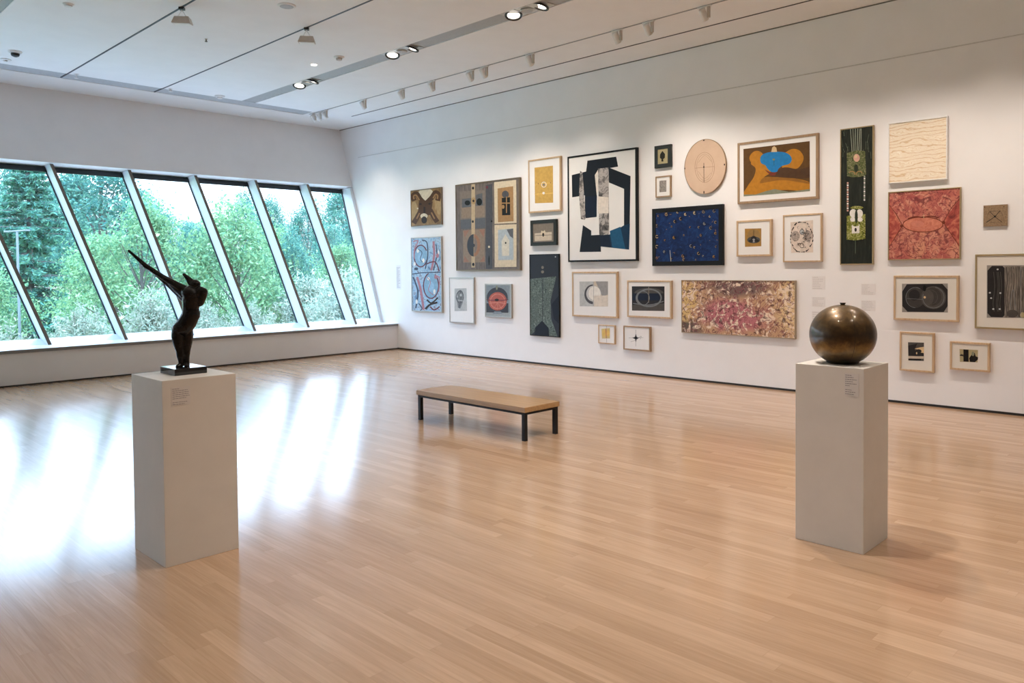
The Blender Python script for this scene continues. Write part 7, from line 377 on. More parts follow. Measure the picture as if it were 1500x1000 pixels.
 'a27': ((2.346,1.29,0.911,1.713),[('greypaper',[(-417,283),(195,277),(199,-263),(-414,-283)]),('char',[(-411,224),(-369,275),(-271,274),(-252,252),(-248,-251),(-267,-272),(-373,-273),(-408,-233)]),('char',[(193,-213),(162,-253),(64,-259),(46,-240),(42,250),(59,271),(150,270),(189,221)]),('barkgrey',[(-252,272),(-105,271),(-101,-268),(-248,-273)]),('barkgrey',[(46,-262),(-98,-268),(-102,271),(42,270)]),('S:char2',[(-356,211),(-354,194),(-352,170),(-349,142),(-347,111),(-345,80),(-345,51),(-346,22),(-349,-10),(-352,-41),(-355,-72),(-358,-101),(-359,-125),(-358,-146),(-356,-165),(-354,-181),(-351,-195),(-348,-205),(-347,-214)],[(-350,212),(-348,195),(-346,171),(-343,143),(-341,112),(-339,80),(-338,51),(-340,21),(-342,-10),(-345,-42),(-349,-73),(-351,-101),(-352,-125),(-352,-146),(-350,-164),(-347,-179),(-345,-193),(-342,-204),(-340,-212)]),('S:char2',[(-324,211),(-323,194),(-320,170),(-318,142),(-315,111),(-313,80),(-313,51),(-314,22),(-317,-9),(-320,-41),(-323,-72),(-326,-100),(-327,-125),(-326,-146),(-324,-164),(-322,-180),(-319,-194),(-316,-204),(-315,-213)],[(-318,212),(-316,195),(-314,171),(-311,143),(-309,112),(-307,81),(-307,51),(-308,21),(-310,-10),(-314,-42),(-317,-72),(-320,-100),(-321,-125),(-320,-145),(-318,-163),(-316,-178),(-313,-192),(-310,-203),(-309,-211)]),('S:char2',[(-311,211),(-310,194),(-308,170),(-305,142),(-303,111),(-301,80),(-300,51),(-301,22),(-304,-9),(-307,-41),(-311,-71),(-313,-100),(-314,-124),(-314,-145),(-312,-164),(-309,-180),(-306,-193),(-304,-204),(-302,-212)],[(-305,212),(-304,195),(-301,171),(-299,143),(-296,112),(-294,81),(-294,51),(-295,22),(-298,-10),(-301,-41),(-304,-72),(-307,-100),(-308,-124),(-307,-145),(-305,-163),(-303,-178),(-300,-191),(-298,-202),(-296,-211)]),('S:char2',[(-292,211),(-291,194),(-289,170),(-286,142),(-284,112),(-282,81),(-281,51),(-282,22),(-285,-9),(-288,-40),(-292,-71),(-294,-99),(-295,-124),(-295,-145),(-293,-163),(-290,-179),(-287,-193),(-285,-203),(-283,-212)],[(-286,212),(-285,195),(-282,171),(-280,143),(-277,112),(-276,81),(-275,51),(-276,22),(-279,-9),(-282,-41),(-285,-72),(-288,-100),(-289,-124),(-288,-144),(-286,-162),(-284,-178),(-281,-191),(-279,-202),(-277,-210)]),('palegrey2',[(-376,-13),(-378,-18),(-383,-21),(-389,-21),(-394,-18),(-396,-13),(-394,-8),(-389,-5),(-383,-4),(-378,-8)]),('palegrey2',[(-364,-70),(-366,-75),(-371,-78),(-377,-78),(-382,-75),(-384,-70),(-382,-65),(-377,-62),(-371,-62),(-366,-65)]),('palegrey2',[(-343,-187),(-344,-192),(-350,-195),(-356,-195),(-361,-192),(-363,-187),(-361,-182),(-356,-179),(-350,-178),(-344,-181)]),('palegrey2',[(-283,-185),(-285,-190),(-290,-193),(-296,-194),(-301,-191),(-303,-185),(-301,-180),(-296,-177),(-290,-177),(-285,-180)]),('palegrey2',[(-278,-14),(-280,-19),(-285,-23),(-291,-23),(-296,-20),(-298,-14),(-296,-9),(-291,-6),(-285,-6),(-280,-9)]),('palegrey2',[(-305,238),(-307,233),(-312,230),(-318,230),(-323,233),(-325,238),(-323,243),(-318,246),(-312,246),(-307,243)]),('S:char2',[(-237,262),(-236,245),(-235,223),(-233,197),(-231,168),(-230,138),(-230,110),(-231,83),(-234,55),(-237,26),(-240,-3),(-242,-34),(-243,-64),(-242,-98),(-239,-136),(-236,-174),(-233,-209),(-230,-239),(-229,-261)],[(-229,262),(-228,246),(-226,224),(-225,197),(-223,168),(-222,138),(-222,110),(-223,82),(-225,54),(-228,25),(-231,-4),(-233,-34),(-234,-64),(-233,-98),(-231,-135),(-228,-173),(-225,-208),(-222,-238),(-220,-259)]),('S:char2',[(26,-251),(27,-230),(30,-201),(32,-166),(34,-129),(36,-92),(36,-59),(35,-29),(33,0),(29,29),(26,57),(24,85),(22,111),(22,139),(22,168),(23,196),(25,222),(26,244),(27,260)],[(20,-251),(21,-230),(24,-200),(26,-165),(28,-128),(30,-92),(30,-59),(29,-29),(27,0),(24,28),(20,56),(18,84),(16,111),(16,139),(16,168),(17,196),(19,222),(20,244),(21,260)]),('S:char2',[(-216,262),(-215,245),(-214,223),(-212,197),(-210,168),(-209,138),(-209,110),(-210,83),(-213,55),(-216,26),(-219,-3),(-221,-33),(-221,-64),(-221,-98),(-218,-135),(-215,-173),(-212,-208),(-209,-238),(-208,-260)],[(-213,262),(-212,246),(-210,223),(-208,197),(-206,168),(-205,138),(-205,110),(-206,82),(-209,54),(-212,26),(-215,-4),(-217,-34),(-218,-64),(-217,-97),(-215,-135),(-212,-172),(-208,-208),(-206,-238),(-204,-259)]),('S:char2',[(8,-252),(9,-231),(12,-201),(14,-166),(16,-129),(18,-92),(18,-59),(17,-29),(15,0),(12,29),(8,57),(6,84),(4,111),(4,139),(4,168),(5,196),(7,222),(8,244),(9,260)],[(2,-251),(3,-230),(6,-201),(8,-166),(10,-129),(12,-92),(12,-59),(11,-30),(9,-1),(6,28),(2,56),(0,84),(-2,111),(-2,139),(-2,168),(-1,196),(1,223),(2,244),(3,260)]),('S:char2',[(-192,261),(-191,245),(-190,223),(-188,197),(-186,168),(-185,138),(-185,110),(-186,83),(-189,55),(-192,26),(-195,-3),(-197,-33),(-198,-64),(-197,-97),(-194,-134),(-191,-172),(-188,-208),(-186,-237),(-184,-259)],[(-187,262),(-186,246),(-184,223),(-182,197),(-181,168),(-180,138),(-179,110),(-181,82),(-183,54),(-186,26),(-189,-3),(-191,-33),(-192,-63),(-191,-97),(-189,-134),(-186,-171),(-183,-207),(-180,-237),(-178,-258)]),('S:char2',[(-16,-253),(-15,-232),(-13,-202),(-10,-167),(-8,-130),(-6,-93),(-6,-60),(-7,-30),(-9,0),(-13,29),(-16,57),(-19,84),(-20,111),(-20,139),(-20,168),(-19,196),(-17,222),(-16,244),(-15,260)],[(-22,-252),(-21,-231),(-19,-201),(-16,-167),(-14,-129),(-12,-93),(-12,-60),(-13,-30),(-15,-1),(-19,28),(-22,56),(-25,84),(-26,111),(-26,139),(-26,168),(-25,197),(-23,223),(-22,245),(-21,261)]),('S:char2',[(-174,261),(-173,245),(-172,223),(-170,196),(-168,168),(-167,138),(-167,110),(-168,83),(-171,55),(-174,27),(-176,-3),(-179,-33),(-179,-63),(-178,-97),(-176,-134),(-173,-172),(-170,-207),(-167,-237),(-166,-258)],[(-168,262),(-167,246),(-165,223),(-163,197),(-162,168),(-160,138),(-160,110),(-162,83),(-164,54),(-167,26),(-170,-3),(-172,-33),(-173,-63),(-172,-96),(-170,-133),(-167,-171),(-163,-206),(-161,-236),(-159,-257)]),('S:char2',[(-34,-253),(-33,-232),(-31,-203),(-28,-168),(-26,-130),(-24,-93),(-24,-60),(-25,-30),(-27,0),(-31,28),(-34,57),(-37,84),(-38,111),(-39,139),(-38,168),(-37,196),(-35,222),(-34,244),(-33,260)],[(-40,-253),(-39,-232),(-37,-202),(-34,-167),(-32,-130),(-30,-93),(-30,-60),(-31,-30),(-33,-1),(-37,27),(-40,56),(-43,83),(-44,111),(-45,139),(-44,168),(-43,197),(-41,223),(-40,245),(-39,261)]),('S:char2',[(-148,261),(-147,245),(-146,223),(-144,196),(-142,168),(-141,138),(-141,110),(-142,83),(-145,55),(-148,27),(-151,-2),(-153,-32),(-154,-63),(-153,-96),(-150,-133),(-147,-171),(-144,-206),(-142,-236),(-140,-257)],[(-144,261),(-143,245),(-141,223),(-140,197),(-138,168),(-137,139),(-137,110),(-138,83),(-140,55),(-143,26),(-146,-3),(-148,-32),(-149,-63),(-148,-96),(-146,-133),(-143,-170),(-140,-205),(-137,-235),(-135,-257)]),('S:char2',[(-59,-254),(-57,-233),(-55,-203),(-52,-168),(-50,-131),(-48,-94),(-48,-61),(-49,-30),(-52,-1),(-55,28),(-58,56),(-61,84),(-63,111),(-63,139),(-62,168),(-61,196),(-60,222),(-58,244),(-58,260)],[(-65,-254),(-63,-233),(-61,-203),(-58,-168),(-56,-130),(-54,-94),(-54,-61),(-55,-31),(-58,-2),(-61,27),(-64,55),(-67,83),(-69,111),(-69,139),(-68,168),(-67,197),(-66,223),(-64,245),(-64,261)]),('S:char2',[(-131,261),(-130,245),(-128,223),(-126,196),(-125,168),(-124,138),(-124,111),(-125,83),(-127,56),(-130,27),(-133,-2),(-135,-32),(-136,-62),(-135,-96),(-133,-133),(-130,-170),(-127,-206),(-124,-235),(-122,-257)],[(-125,261),(-124,245),(-122,223),(-120,197),(-119,168),(-118,139),(-117,110),(-119,83),(-121,55),(-124,26),(-127,-3),(-129,-32),(-130,-62),(-129,-95),(-127,-132),(-124,-170),(-121,-205),(-118,-234),(-116,-256)]),('S:char2',[(-77,-255),(-75,-234),(-73,-204),(-71,-169),(-68,-131),(-67,-94),(-66,-61),(-67,-31),(-70,-1),(-73,28),(-76,56),(-79,84),(-81,111),(-81,139),(-80,168),(-79,196),(-78,222),(-77,244),(-76,261)],[(-83,-255),(-81,-233),(-79,-203),(-77,-168),(-74,-131),(-73,-94),(-72,-61),(-73,-31),(-76,-2),(-79,27),(-82,55),(-85,83),(-87,110),(-87,139),(-86,168),(-85,197),(-84,223),(-83,245),(-82,261)]),('S:char2',[(-117,261),(-116,245),(-114,222),(-113,196),(-111,168),(-110,138),(-110,111),(-111,84),(-113,56),(-116,28),(-119,-2),(-121,-31),(-122,-62),(-121,-96),(-119,-133),(-116,-170),(-113,-205),(-110,-235),(-108,-256)],[(-109,261),(-108,245),(-106,223),(-105,197),(-103,168),(-102,139),(-102,110),(-103,83),(-105,55),(-108,26),(-111,-3),(-113,-32),(-114,-62),(-113,-95),(-111,-132),(-108,-169),(-105,-204),(-102,-234),(-100,-255)]),('S:char2',[(-92,-256),(-90,-234),(-88,-204),(-85,-169),(-83,-132),(-81,-95),(-81,-61),(-82,-31),(-84,-1),(-88,28),(-91,56),(-94,84),(-95,111),(-96,139),(-95,168),(-94,196),(-92,222),(-91,245),(-90,261)],[(-98,-255),(-96,-234),(-94,-204),(-91,-169),(-89,-131),(-87,-94),(-87,-61),(-88,-31),(-91,-2),(-94,27),(-97,55),(-100,83),(-102,110),(-102,139),(-101,168),(-100,197),(-99,223),(-97,245),(-97,261)]),('S:midgrey',[(-168,-264),(-171,-252),(-175,-236),(-180,-216),(-184,-194),(-188,-172),(-190,-150),(-190,-126),(-189,-100),(-186,-72),(-184,-46),(-181,-23),(-178,-6),(-176,6),(-174,14),(-172,18),(-172,19),(-171,17),(-168,8),(-166,-8),(-164,-33),(-161,-62),(-159,-93),(-156,-124),(-152,-150),(-148,-173),(-144,-197),(-139,-219),(-134,-239),(-130,-255),(-127,-267)],[(-174,-266),(-177,-254),(-181,-238),(-186,-218),(-190,-196),(-194,-173),(-196,-151),(-196,-126),(-195,-99),(-193,-71),(-190,-45),(-187,-22),(-184,-5),(-182,7),(-179,17),(-176,23),(-170,25),(-165,20),(-162,10),(-160,-7),(-157,-32),(-155,-61),(-152,-93),(-150,-123),(-146,-148),(-142,-172),(-138,-195),(-133,-217),(-128,-237),(-124,-253),(-121,-265)]),('S:midgrey',[(-72,-265),(-69,-253),(-66,-236),(-61,-216),(-56,-194),(-52,-170),(-48,-147),(-46,-121),(-43,-91),(-41,-60),(-39,-31),(-37,-6),(-35,10),(-33,18),(-32,20),(-32,20),(-30,16),(-28,8),(-25,-4),(-23,-20),(-19,-43),(-17,-68),(-14,-96),(-12,-122),(-12,-145),(-14,-167),(-17,-189),(-21,-211),(-25,-230),(-29,-247),(-32,-259)],[(-78,-264),(-75,-251),(-71,-235),(-67,-215),(-62,-192),(-58,-169),(-54,-146),(-52,-120),(-49,-90),(-47,-59),(-45,-30),(-43,-5),(-41,12),(-38,22),(-34,27),(-28,25),(-25,19),(-22,10),(-19,-2),(-17,-19),(-14,-42),(-11,-67),(-8,-95),(-6,-122),(-6,-145),(-8,-168),(-11,-190),(-15,-212),(-20,-232),(-23,-249),(-26,-261)]),('taupe2',[(-153,218),(-154,213),(-154,208),(-156,204),(-157,200),(-159,197),(-162,196),(-164,195),(-167,196),(-169,198),(-171,200),(-173,204),(-174,208),(-175,213),(-176,218),(-175,223),(-175,228),(-173,233),(-172,236),(-169,239),(-167,241),(-165,241),(-162,241),(-160,239),(-158,236),(-156,233),(-155,228),(-154,223)]),('char2',[(-124,-228),(-125,-237),(-129,-245),(-135,-253),(-143,-260),(-153,-265),(-164,-268),(-176,-270),(-187,-269),(-198,-267),(-208,-262),(-217,-256),(-223,-249),(-227,-240),(-228,-231),(-227,-222),(-223,-213),(-217,-205),(-209,-199),(-199,-194),(-188,-190),(-176,-189),(-165,-190),(-154,-192),(-144,-197),(-136,-203),(-129,-210),(-126,-219)]),('char2',[(26,-223),(25,-231),(21,-240),(15,-248),(8,-254),(-2,-259),(-13,-263),(-24,-264),(-35,-264),(-46,-261),(-56,-257),(-64,-251),(-70,-243),(-74,-235),(-75,-226),(-74,-217),(-70,-208),(-64,-201),(-56,-194),(-47,-189),(-36,-186),(-25,-184),(-13,-185),(-3,-188),(7,-192),(15,-198),(21,-205),(25,-214)]),('olivecream',[(-63,-240),(-63,-246),(-65,-252),(-68,-258),(-71,-263),(-75,-266),(-80,-268),(-85,-269),(-90,-269),(-94,-267),(-98,-264),(-102,-259),(-105,-254),(-106,-248),(-107,-241),(-106,-235),(-105,-229),(-102,-223),(-99,-219),(-95,-215),(-90,-213),(-85,-212),(-80,-212),(-76,-214),(-71,-218),(-68,-222),(-65,-227),(-64,-233)]),('S:palegrey',[(-105,271),(-101,-268)],[(-102,271),(-98,-268)])]),
 'a28': ((3.116,2.75,0.386,0.837),[('char2',[(-92,106),(77,111),(76,-98),(-88,-104)]),('char',[(-92,66),(6,96),(-23,23),(20,-5),(75,-9),(75,-42),(-89,-47)]),('cream3',[(-23,36),(35,55),(76,64),(77,-9),(42,-3),(28,24)]),('paletan',[(-89,-54),(75,-45),(75,-73),(-89,-82)]),('char',[(52,13),(51,8),(49,3),(45,-1),(40,-5),(34,-8),(28,-10),(20,-11),(13,-11),(7,-10),(1,-8),(-4,-5),(-8,-1),(-11,4),(-11,9),(-11,13),(-8,18),(-5,23),(0,26),(6,29),(13,32),(20,33),(27,32),(34,31),(40,29),(45,26),(49,22),(51,18)]),('cream3',[(7,-14),(7,-16),(7,-19),(6,-22),(5,-24),(3,-25),(2,-26),(0,-27),(-1,-27),(-3,-26),(-4,-24),(-5,-22),(-6,-20),(-7,-17),(-7,-15),(-7,-12),(-6,-9),(-5,-7),(-4,-5),(-3,-3),(-1,-2),(0,-2),(2,-2),(3,-3),(5,-4),(6,-6),(7,-8),(7,-11)]),('black',[(-89,-85),(47,-75),(47,-94),(-88,-104)])]),
 'a29': ((2.59,2.202,0.442,0.756),[('olivecream',[(-98,74),(82,76),(79,-59),(-94,-66)]),('black',[(-60,74),(-9,73),(-8,-59),(-59,-60)]),('black',[(-3,-20),(16,14),(33,45),(52,41),(60,6),(84,-3),(81,-29),(52,-59),(5,-58)]),('char',[(-58,9),(-59,7),(-60,5),(-62,3),(-65,1),(-69,0),(-73,-1),(-77,-1),(-81,-1),(-85,-1),(-89,0),(-92,1),(-94,3),(-96,4),(-96,6),(-96,8),(-94,10),(-92,12),(-89,14),(-85,15),(-81,16),(-77,17),(-73,17),(-69,16),(-65,16),(-62,14),(-60,13),(-59,11)]),('greygreen',[(47,31),(46,26),(45,21),(44,16),(42,12),(39,9),(37,7),(34,7),(31,7),(28,9),(25,11),(23,15),(22,19),(21,24),(20,30),(21,35),(21,40),(23,45),(25,49),(28,52),(30,54),(33,54),(36,54),(39,52),(42,50),(44,46),(45,42),(46,37)]),('S:char',[(-85,21),(-58,-11)],[(-83,24),(-55,-7)])]),
}
# ---------------------------------------------------------------- ceiling fixtures
TRK = flat('track_dark_blue', (.06, .075, .10), .45)
TRKL = flat('track_grey', (.30, .31, .31), .45)
FIX = flat('fixture_white', (.78, .77, .75), .4, var=.02)
FIXG = flat('fixture_beige', (.56, .50, .44), .5, var=.03)
BLK = flat('fixture_black', (.012, .012, .014), .4)
CHR = flat('fixture_silver', (.55, .54, .52), .3, metal=.6)
LENS = emit('lens_glow', (1, .93, .82), 9)
LENSB = emit('lens_bright', (1, .94, .84), 26)

def track(x, y0, y1, mat, label, w=.014):
    t = thing('lighting_track', label, 'track', (x, 0, ZC), group='ceiling tracks')
    obj('rail', box(-w, w, y0, y1, -.004, .03), mat, t)
    obj('end_cap', box(-w - .001, w + .001, y1, y1 + .012, -.005, .031), mat, t)
    return t
track(3.8375, -5, 13.69, TRK, 'thin dark ceiling track, the left of the two with a square floodlight', .011)
track(5.2775, -5, 13.71, TRK, 'thin dark ceiling track between the square floodlight track and the wide grey slot', .011)
track(8.198, -5, 13.60, TRKL, 'thin grey ceiling track that carries the row of white spotlights', .0145)
track(8.9185, -5, 13.21, BLK, 'thin black ceiling track nearest the picture wall, without lamps', .0125)

# white track spotlights
spots_y = [13.45, 13.255, 13.05, 11.78, 10.66, 9.86, 8.93, 8.62, 7.66, 6.12, 5.64, 4.85]
txt = ['first white spotlight on the track, beside the window wall', 'white track spotlight second from the window wall', 'white track spotlight third from the window wall',
       'fourth white track spotlight from the window wall, standing alone', 'fifth white track spotlight from the window wall', 'sixth white track spotlight from the window wall',
       'left one of the close pair of white spotlights mid track', 'right one of the close pair of white spotlights mid track',
       'white track spotlight alone above the black and white collage', 'white track spotlight third from the right on the visible track', 'white track spotlight second from the right on the visible track', 'rightmost white track spotlight near the top edge of the photo']
AIM = Vector((.80, 0, -1.0)).normalized()
t0 = thing('track_spotlight', txt[0], 'spotlight', (8.198, spots_y[0], ZC), group='white spotlights on the grey track')
obj('adapter', box(-.016, .016, -.085, .085, -.022, -.005), FIX, t0)
bm = lathe([(.009, -.075), (.009, -.022)], 10); obj('stem', bm, FIX, t0)
obj('driver_box', box(-.015, .015, -.072, -.040, -.150, -.022), FIXG, t0, bevel=.003)
Q = Vector((0, 0, 1)).rotation_difference(AIM).to_matrix().to_4x4()
hd = Matrix.Translation((0, .012, -.100)) @ Q
h = obj('lamp_head', lathe([(0, -.072), (.034, -.070), (.040, -.062), (.040, .070), (.036, .074), (.034, .060), (0, .058)], 20, hd), FIX, t0, smooth=False)
obj('lens', lathe([(0, .0585), (.0335, .0585), (.0335, .061), (0, .063)], 20, hd), LENS, h)
for y, tx in list(zip(spots_y, txt))[1:]:
    dup(t0, (8.198, y, ZC), label=tx)

# square floodlights hanging from the two dark tracks
def flood(x, y, label):
    t = thing('hanging_floodlight', label, 'floodlight', (x, y, ZC), (0, 0, math.radians(-38)), group='square floodlights')
    obj('adapter', box(-.03, .03, -.03, .03, -.03, -.005), BLK, t)
    bm = bmesh.new()
    for sx in (-.05, .05): add_tube(bm, (0, 0, -.03), (sx, 0, -.118), .004, seg=6)
    obj('yoke', bm, FIX, t)
    bm = add_hexa(bmesh.new(), [(-.105, -.075, -.20), (.105, -.075, -.20), (.105, .085, -.185), (-.105, .085, -.185)], [(-.075, -.055, -.118), (.085, -.055, -.118), (.085, .06, -.118), (-.075, .06, -.118)])
    hh = obj('housing', bm, FIXG, t, bevel=.006)
    obj('glass_face', add_hexa(bmesh.new(), [(-.092, -.062, -.204), (.092, -.062, -.204), (.092, .072, -.190), (-.092, .072, -.190)], [(-.092, -.062, -.200), (.092, -.062, -.200), (.092, .072, -.186), (-.092, .072, -.186)]), flat('flood_diffuser', (.85, .85, .82), .3), hh)
flood(3.8375, 9.12, 'square beige floodlight hanging from the left dark ceiling track')
flood(5.2775, 8.80, 'square beige floodlight hanging from the dark track nearer the spotlights')

# gimbal lamps set in the wide grey slot
def gimbal(y, label, kind, tilt=(.0, .0), lens=LENS):
    t = thing('recessed_spotlight', label, 'spotlight', (6.805, y, ZC), group='lamps in the wide grey slot')
    obj('trim_plate', box(-.125, .125, -.125, .125, .004, .0115), CHR, t)
    M = Matrix.Rotation(tilt[0], 4, 'X') @ Matrix.Rotation(tilt[1], 4, 'Y')
    obj('gimbal_ring', lathe([(.086, .004), (.104, .004), (.108, -.012), (.100, -.022), (.084, -.012), (.086, .004)], 28, M, False), BLK, t)
    hh = obj('lamp_can', lathe([(0, .003), (.080, .003), (.082, -.010), (.076, -.014), (.072, -.004), (0, .000)], 28, M), CHR, t)
    obj('lens', lathe([(0, -.0045), (.071, -.0045), (.071, -.003), (0, -.001)], 28, M), lens, hh)
    return t
C3 = [11.35, 8.80, 6.38]
nm = ['far cluster nearest the windows', 'middle cluster', 'near cluster at the photo top edge']
for i, y in enumerate(C3):
    gimbal(y - .19 if i else y - .16, 'round slot lamp, near end of the %s' % nm[i], 0, (.25, .2), LENSB if i == 0 else LENS)
    gimbal(y + .25, 'round slot lamp, far end of the %s' % nm[i], 1, (-.2, .2))
    t = thing('ceiling_cover', 'round blank cover between the lamps of the %s' % nm[i], 'cover', (6.805, y + .03, ZC), group='covers in the wide grey slot')
    obj('plate', box(-.12, .12, -.085, .085, .004, .0115), CHR, t)
    obj('disc', lathe([(0, .004), (.07, .004), (.078, -.004), (.070, -.014), (0, -.018)], 24), flat('cover_grey', (.42, .42, .40), .4), t)

# discs, detectors and sprinklers
def disc(name, x, y, r, h, label, cat, mat=FIX, knob=None, group=None):
    t = thing(name, label, cat, (x, y, ZC), group=group)
    obj('base', lathe([(0, 0), (r, 0), (r, -h * .35), (r * .86, -h * .7), (0, -h * .8)], 28), mat, t)
    if knob: obj(knob[0], lathe(knob[1], 20), knob[2], t)
    return t
disc('ceiling_speaker', 4.68, 8.23, .105, .018, 'round white ceiling speaker near the top edge, right of the floodlight', 'speaker', FIX, ('grille', [(0, -.0145), (.078, -.0145), (.07, -.018), (0, -.018)], flat('grille_grey', (.45, .45, .46), .5)))
disc('ceiling_speaker', 2.87, 9.91, .06, .018, 'small round white disc on the ceiling left of the square floodlights', 'speaker', FIX, ('grille', [(0, -.0145), (.04, -.0145), (.04, -.03), (0, -.036)], FIX))
disc('ceiling_camera', 2.94, 12.51, .085, .04, 'white ceiling camera with black dome by the window wall', 'camera', FIX, ('dome', [(.052, -.032), (.055, -.045), (.045, -.066), (.02, -.078), (0, -.08)], BLK))
disc('smoke_detector', 2.95, 13.08, .075, .02, 'white round detector beside the grey strip behind the black dome camera', 'detector', FIX, ('sensor', [(0, -.016), (.03, -.016), (.026, -.03), (0, -.032)], FIX))
disc('smoke_detector', 6.32, 9.67, .075, .03, 'white smoke detector with beige underside between slot and dark track', 'detector', FIX, ('sensor', [(0, -.024), (.045, -.024), (.038, -.052), (0, -.056)], FIXG))
disc('ceiling_lamp', 6.28, 10.28, .05, .010, 'tiny lit downlight just above the bright slot lamp', 'lamp', FIX, ('lens', [(0, -.008), (.042, -.008), (.042, -.012), (0, -.014)], LENS))
disc('smoke_detector', 6.21, 13.25, .085, .03, 'white detector on the ceiling beside the grey strip near the room corner', 'detector', FIX, ('sensor', [(0, -.024), (.045, -.024), (.04, -.05), (0, -.055)], FIX))
disc('ceiling_sprinkler', 4.58, 10.14, .018, .01, 'tiny dark sprinkler head between the two dark ceiling tracks', 'sprinkler', FIXG, ('deflector', [(0, -.008), (.007, -.008), (.007, -.03), (.018, -.032), (.018, -.036), (0, -.036)], BLK))
disc('ceiling_sprinkler', 3.94, 13.30, .035, .012, 'small white fitting under the end of the left dark track', 'sprinkler', FIX, ('deflector', [(0, -.010), (.013, -.010), (.013, -.055), (.03, -.058), (.03, -.064), (0, -.064)], FIX))
disc('ceiling_sprinkler', 5.38, 13.30, .035, .012, 'small white fitting under the end of the second dark track', 'sprinkler', FIX, ('deflector', [(0, -.010), (.013, -.010), (.013, -.04), (.03, -.042), (.03, -.048), (0, -.048)], FIX))

# ---------------------------------------------------------------- pedestals, bench
PED = N('pedestal_warm_white')
pf = PED.noise(PED.coord(), 5, 4, .6)
PED.set(base=PED.ramp(pf, [(.3, (.70, .655, .59)), (.7, (.74, .695, .63))]), rough=.55, spec=.35)
PED = PED.m
PAPER = flat('label_paper', (.70, .66, .62), .5, var=.01)
WPAPER = flat('wall_label_paper', (.80, .77, .75), .5, var=.01)
INK = flat('label_ink', (.30, .27, .27), .7)
WINK = flat('wall_label_ink', (.55, .52, .51), .7)

def label_plate(name, label, loc, rot, w, h, rows, paper, ink, seed, group=None):
    """thin printed card; unreadable small lines of type"""
    r = random.Random(seed)
    t = thing(name, label, 'label', loc, rot, group)
    obj('card', box(-w / 2, w / 2, -.0015, 0, -h / 2, h / 2), paper, t)
    bm = bmesh.new()
    z = h / 2 - h * .09
    for n_, ln in enumerate(rows):
        if ln:
            x = -w * .44; end = x + w * .88 * ln
            while x < end - .002:
                l_ = r.uniform(.06, .16) * w * (1 if len(rows) < 20 else 4)
                add_box(bm, x, min(x + l_, end), -.0019, -.0015, z - min(h * .016, .3 * h / len(rows)), z + min(h * .016, .3 * h / len(rows)))
                x += l_ + w * .025
        z -= h * .84 / max(1, len(rows) - 1)
    obj('text', bm, ink, t)
    return t

t = thing('pedestal', 'tall off-white plinth holding the black figure sculpture', 'pedestal', (1.857, 4.486, 0), group='display plinths')
obj('body', box(-.21, .206, -.221, .222, 0, 1.015), PED, t, bevel=.003)
t = thing('pedestal', 'tall off-white plinth holding the brown bronze ball', 'pedestal', (4.588, 1.812, 0), group='display plinths')
obj('body', box(-.188, .188, -.195, .195, 0, 1.033), PED, t, bevel=.003)
label_plate('caption_sign', 'small printed card on the front of the plinth under the black figure', (1.747, 4.2647, .923), (0, 0, 0), .105, .10, [.42, .9, 1, .95, 1, .8, 0, .9, .7], PAPER, INK, 3)
label_plate('caption_sign', 'narrow printed card on the plinth under the bronze ball', (4.3997, 1.684, .94), (0, 0, math.radians(-90)), .078, .125, [.5, .7, .9, .6, .95, .4, 0, .5, .8, .7], PAPER, INK, 5)

oakb = N('bench_oak')
v = oakb.mapping(oakb.coord(), (26, 1.2, 26))
g = oakb.noise(v, 1.4, 5, .6, .7)
oakb.set(base=oakb.ramp(g, [(.3, (.36, .205, .085)), (.7, (.49, .30, .135))]), rough=.3)
STEEL = flat('bench_black_steel', (.009, .0085, .0085), .5, spec=.25)
t = thing('bench', 'low oak topped gallery bench on four black steel legs', 'bench', (5.424, 5.745, 0))
obj('seat', box(-.245, .245, -.80, .80, .268, .316), oakb.m, t, bevel=.003)
bm = bmesh.new()
for sx in (-1, 1): add_box(bm, min(sx * .232, sx * .197), max(sx * .232, sx * .197), -.747, .747, .244, .268)
for sy in (-1, 1): add_box(bm, -.232, .232, min(sy * .787, sy * .7475), max(sy * .787, sy * .7475), .244, .2679)
obj('rail_frame', bm, STEEL, t)
for sx in (-1, 1):
    for sy in (-1, 1):
        obj('leg', box(sx * .214 - .019, sx * .214 + .019, sy * .767 - .0195, sy * .767 + .0195, 0, .244), STEEL, t)

# ---------------------------------------------------------------- bronze ball
bz = N('ball_bronze_patina')
c = bz.coord()
sp = bz.n('ShaderNodeSeparateXYZ'); bz.l(c, sp.inputs[0])
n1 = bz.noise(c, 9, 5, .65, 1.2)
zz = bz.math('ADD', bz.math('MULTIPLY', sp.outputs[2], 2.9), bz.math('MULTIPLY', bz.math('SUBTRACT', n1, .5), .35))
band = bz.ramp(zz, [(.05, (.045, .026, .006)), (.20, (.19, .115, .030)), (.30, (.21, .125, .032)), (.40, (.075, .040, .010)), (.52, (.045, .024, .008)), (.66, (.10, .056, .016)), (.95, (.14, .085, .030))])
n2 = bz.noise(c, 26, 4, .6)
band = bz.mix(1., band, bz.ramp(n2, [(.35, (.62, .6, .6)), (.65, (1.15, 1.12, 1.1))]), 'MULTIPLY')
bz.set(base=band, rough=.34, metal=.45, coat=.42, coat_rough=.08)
bz.bump(n2, .05, .003)
BALL = bz.m
t = thing('ball_sculpture', 'large brown patinated bronze ball sculpture on the right plinth', 'sculpture', (4.588, 1.808, 1.033))
R = .1835; H = .337
prof = [(0, 0), (.075, 0), (.088, .004)]
for i in range(5, 44):
    a = math.pi * i / 44
    z = H * .495 - .175 * math.cos(a); 
    if z < .008: continue
    prof.append((R * math.sin(a) ** .96, z))
prof.append((.012, H * .495 + .1752)); prof.append((0, H * .495 + .1755))
obj('body', lathe(prof, 72), BALL, t, smooth=True)
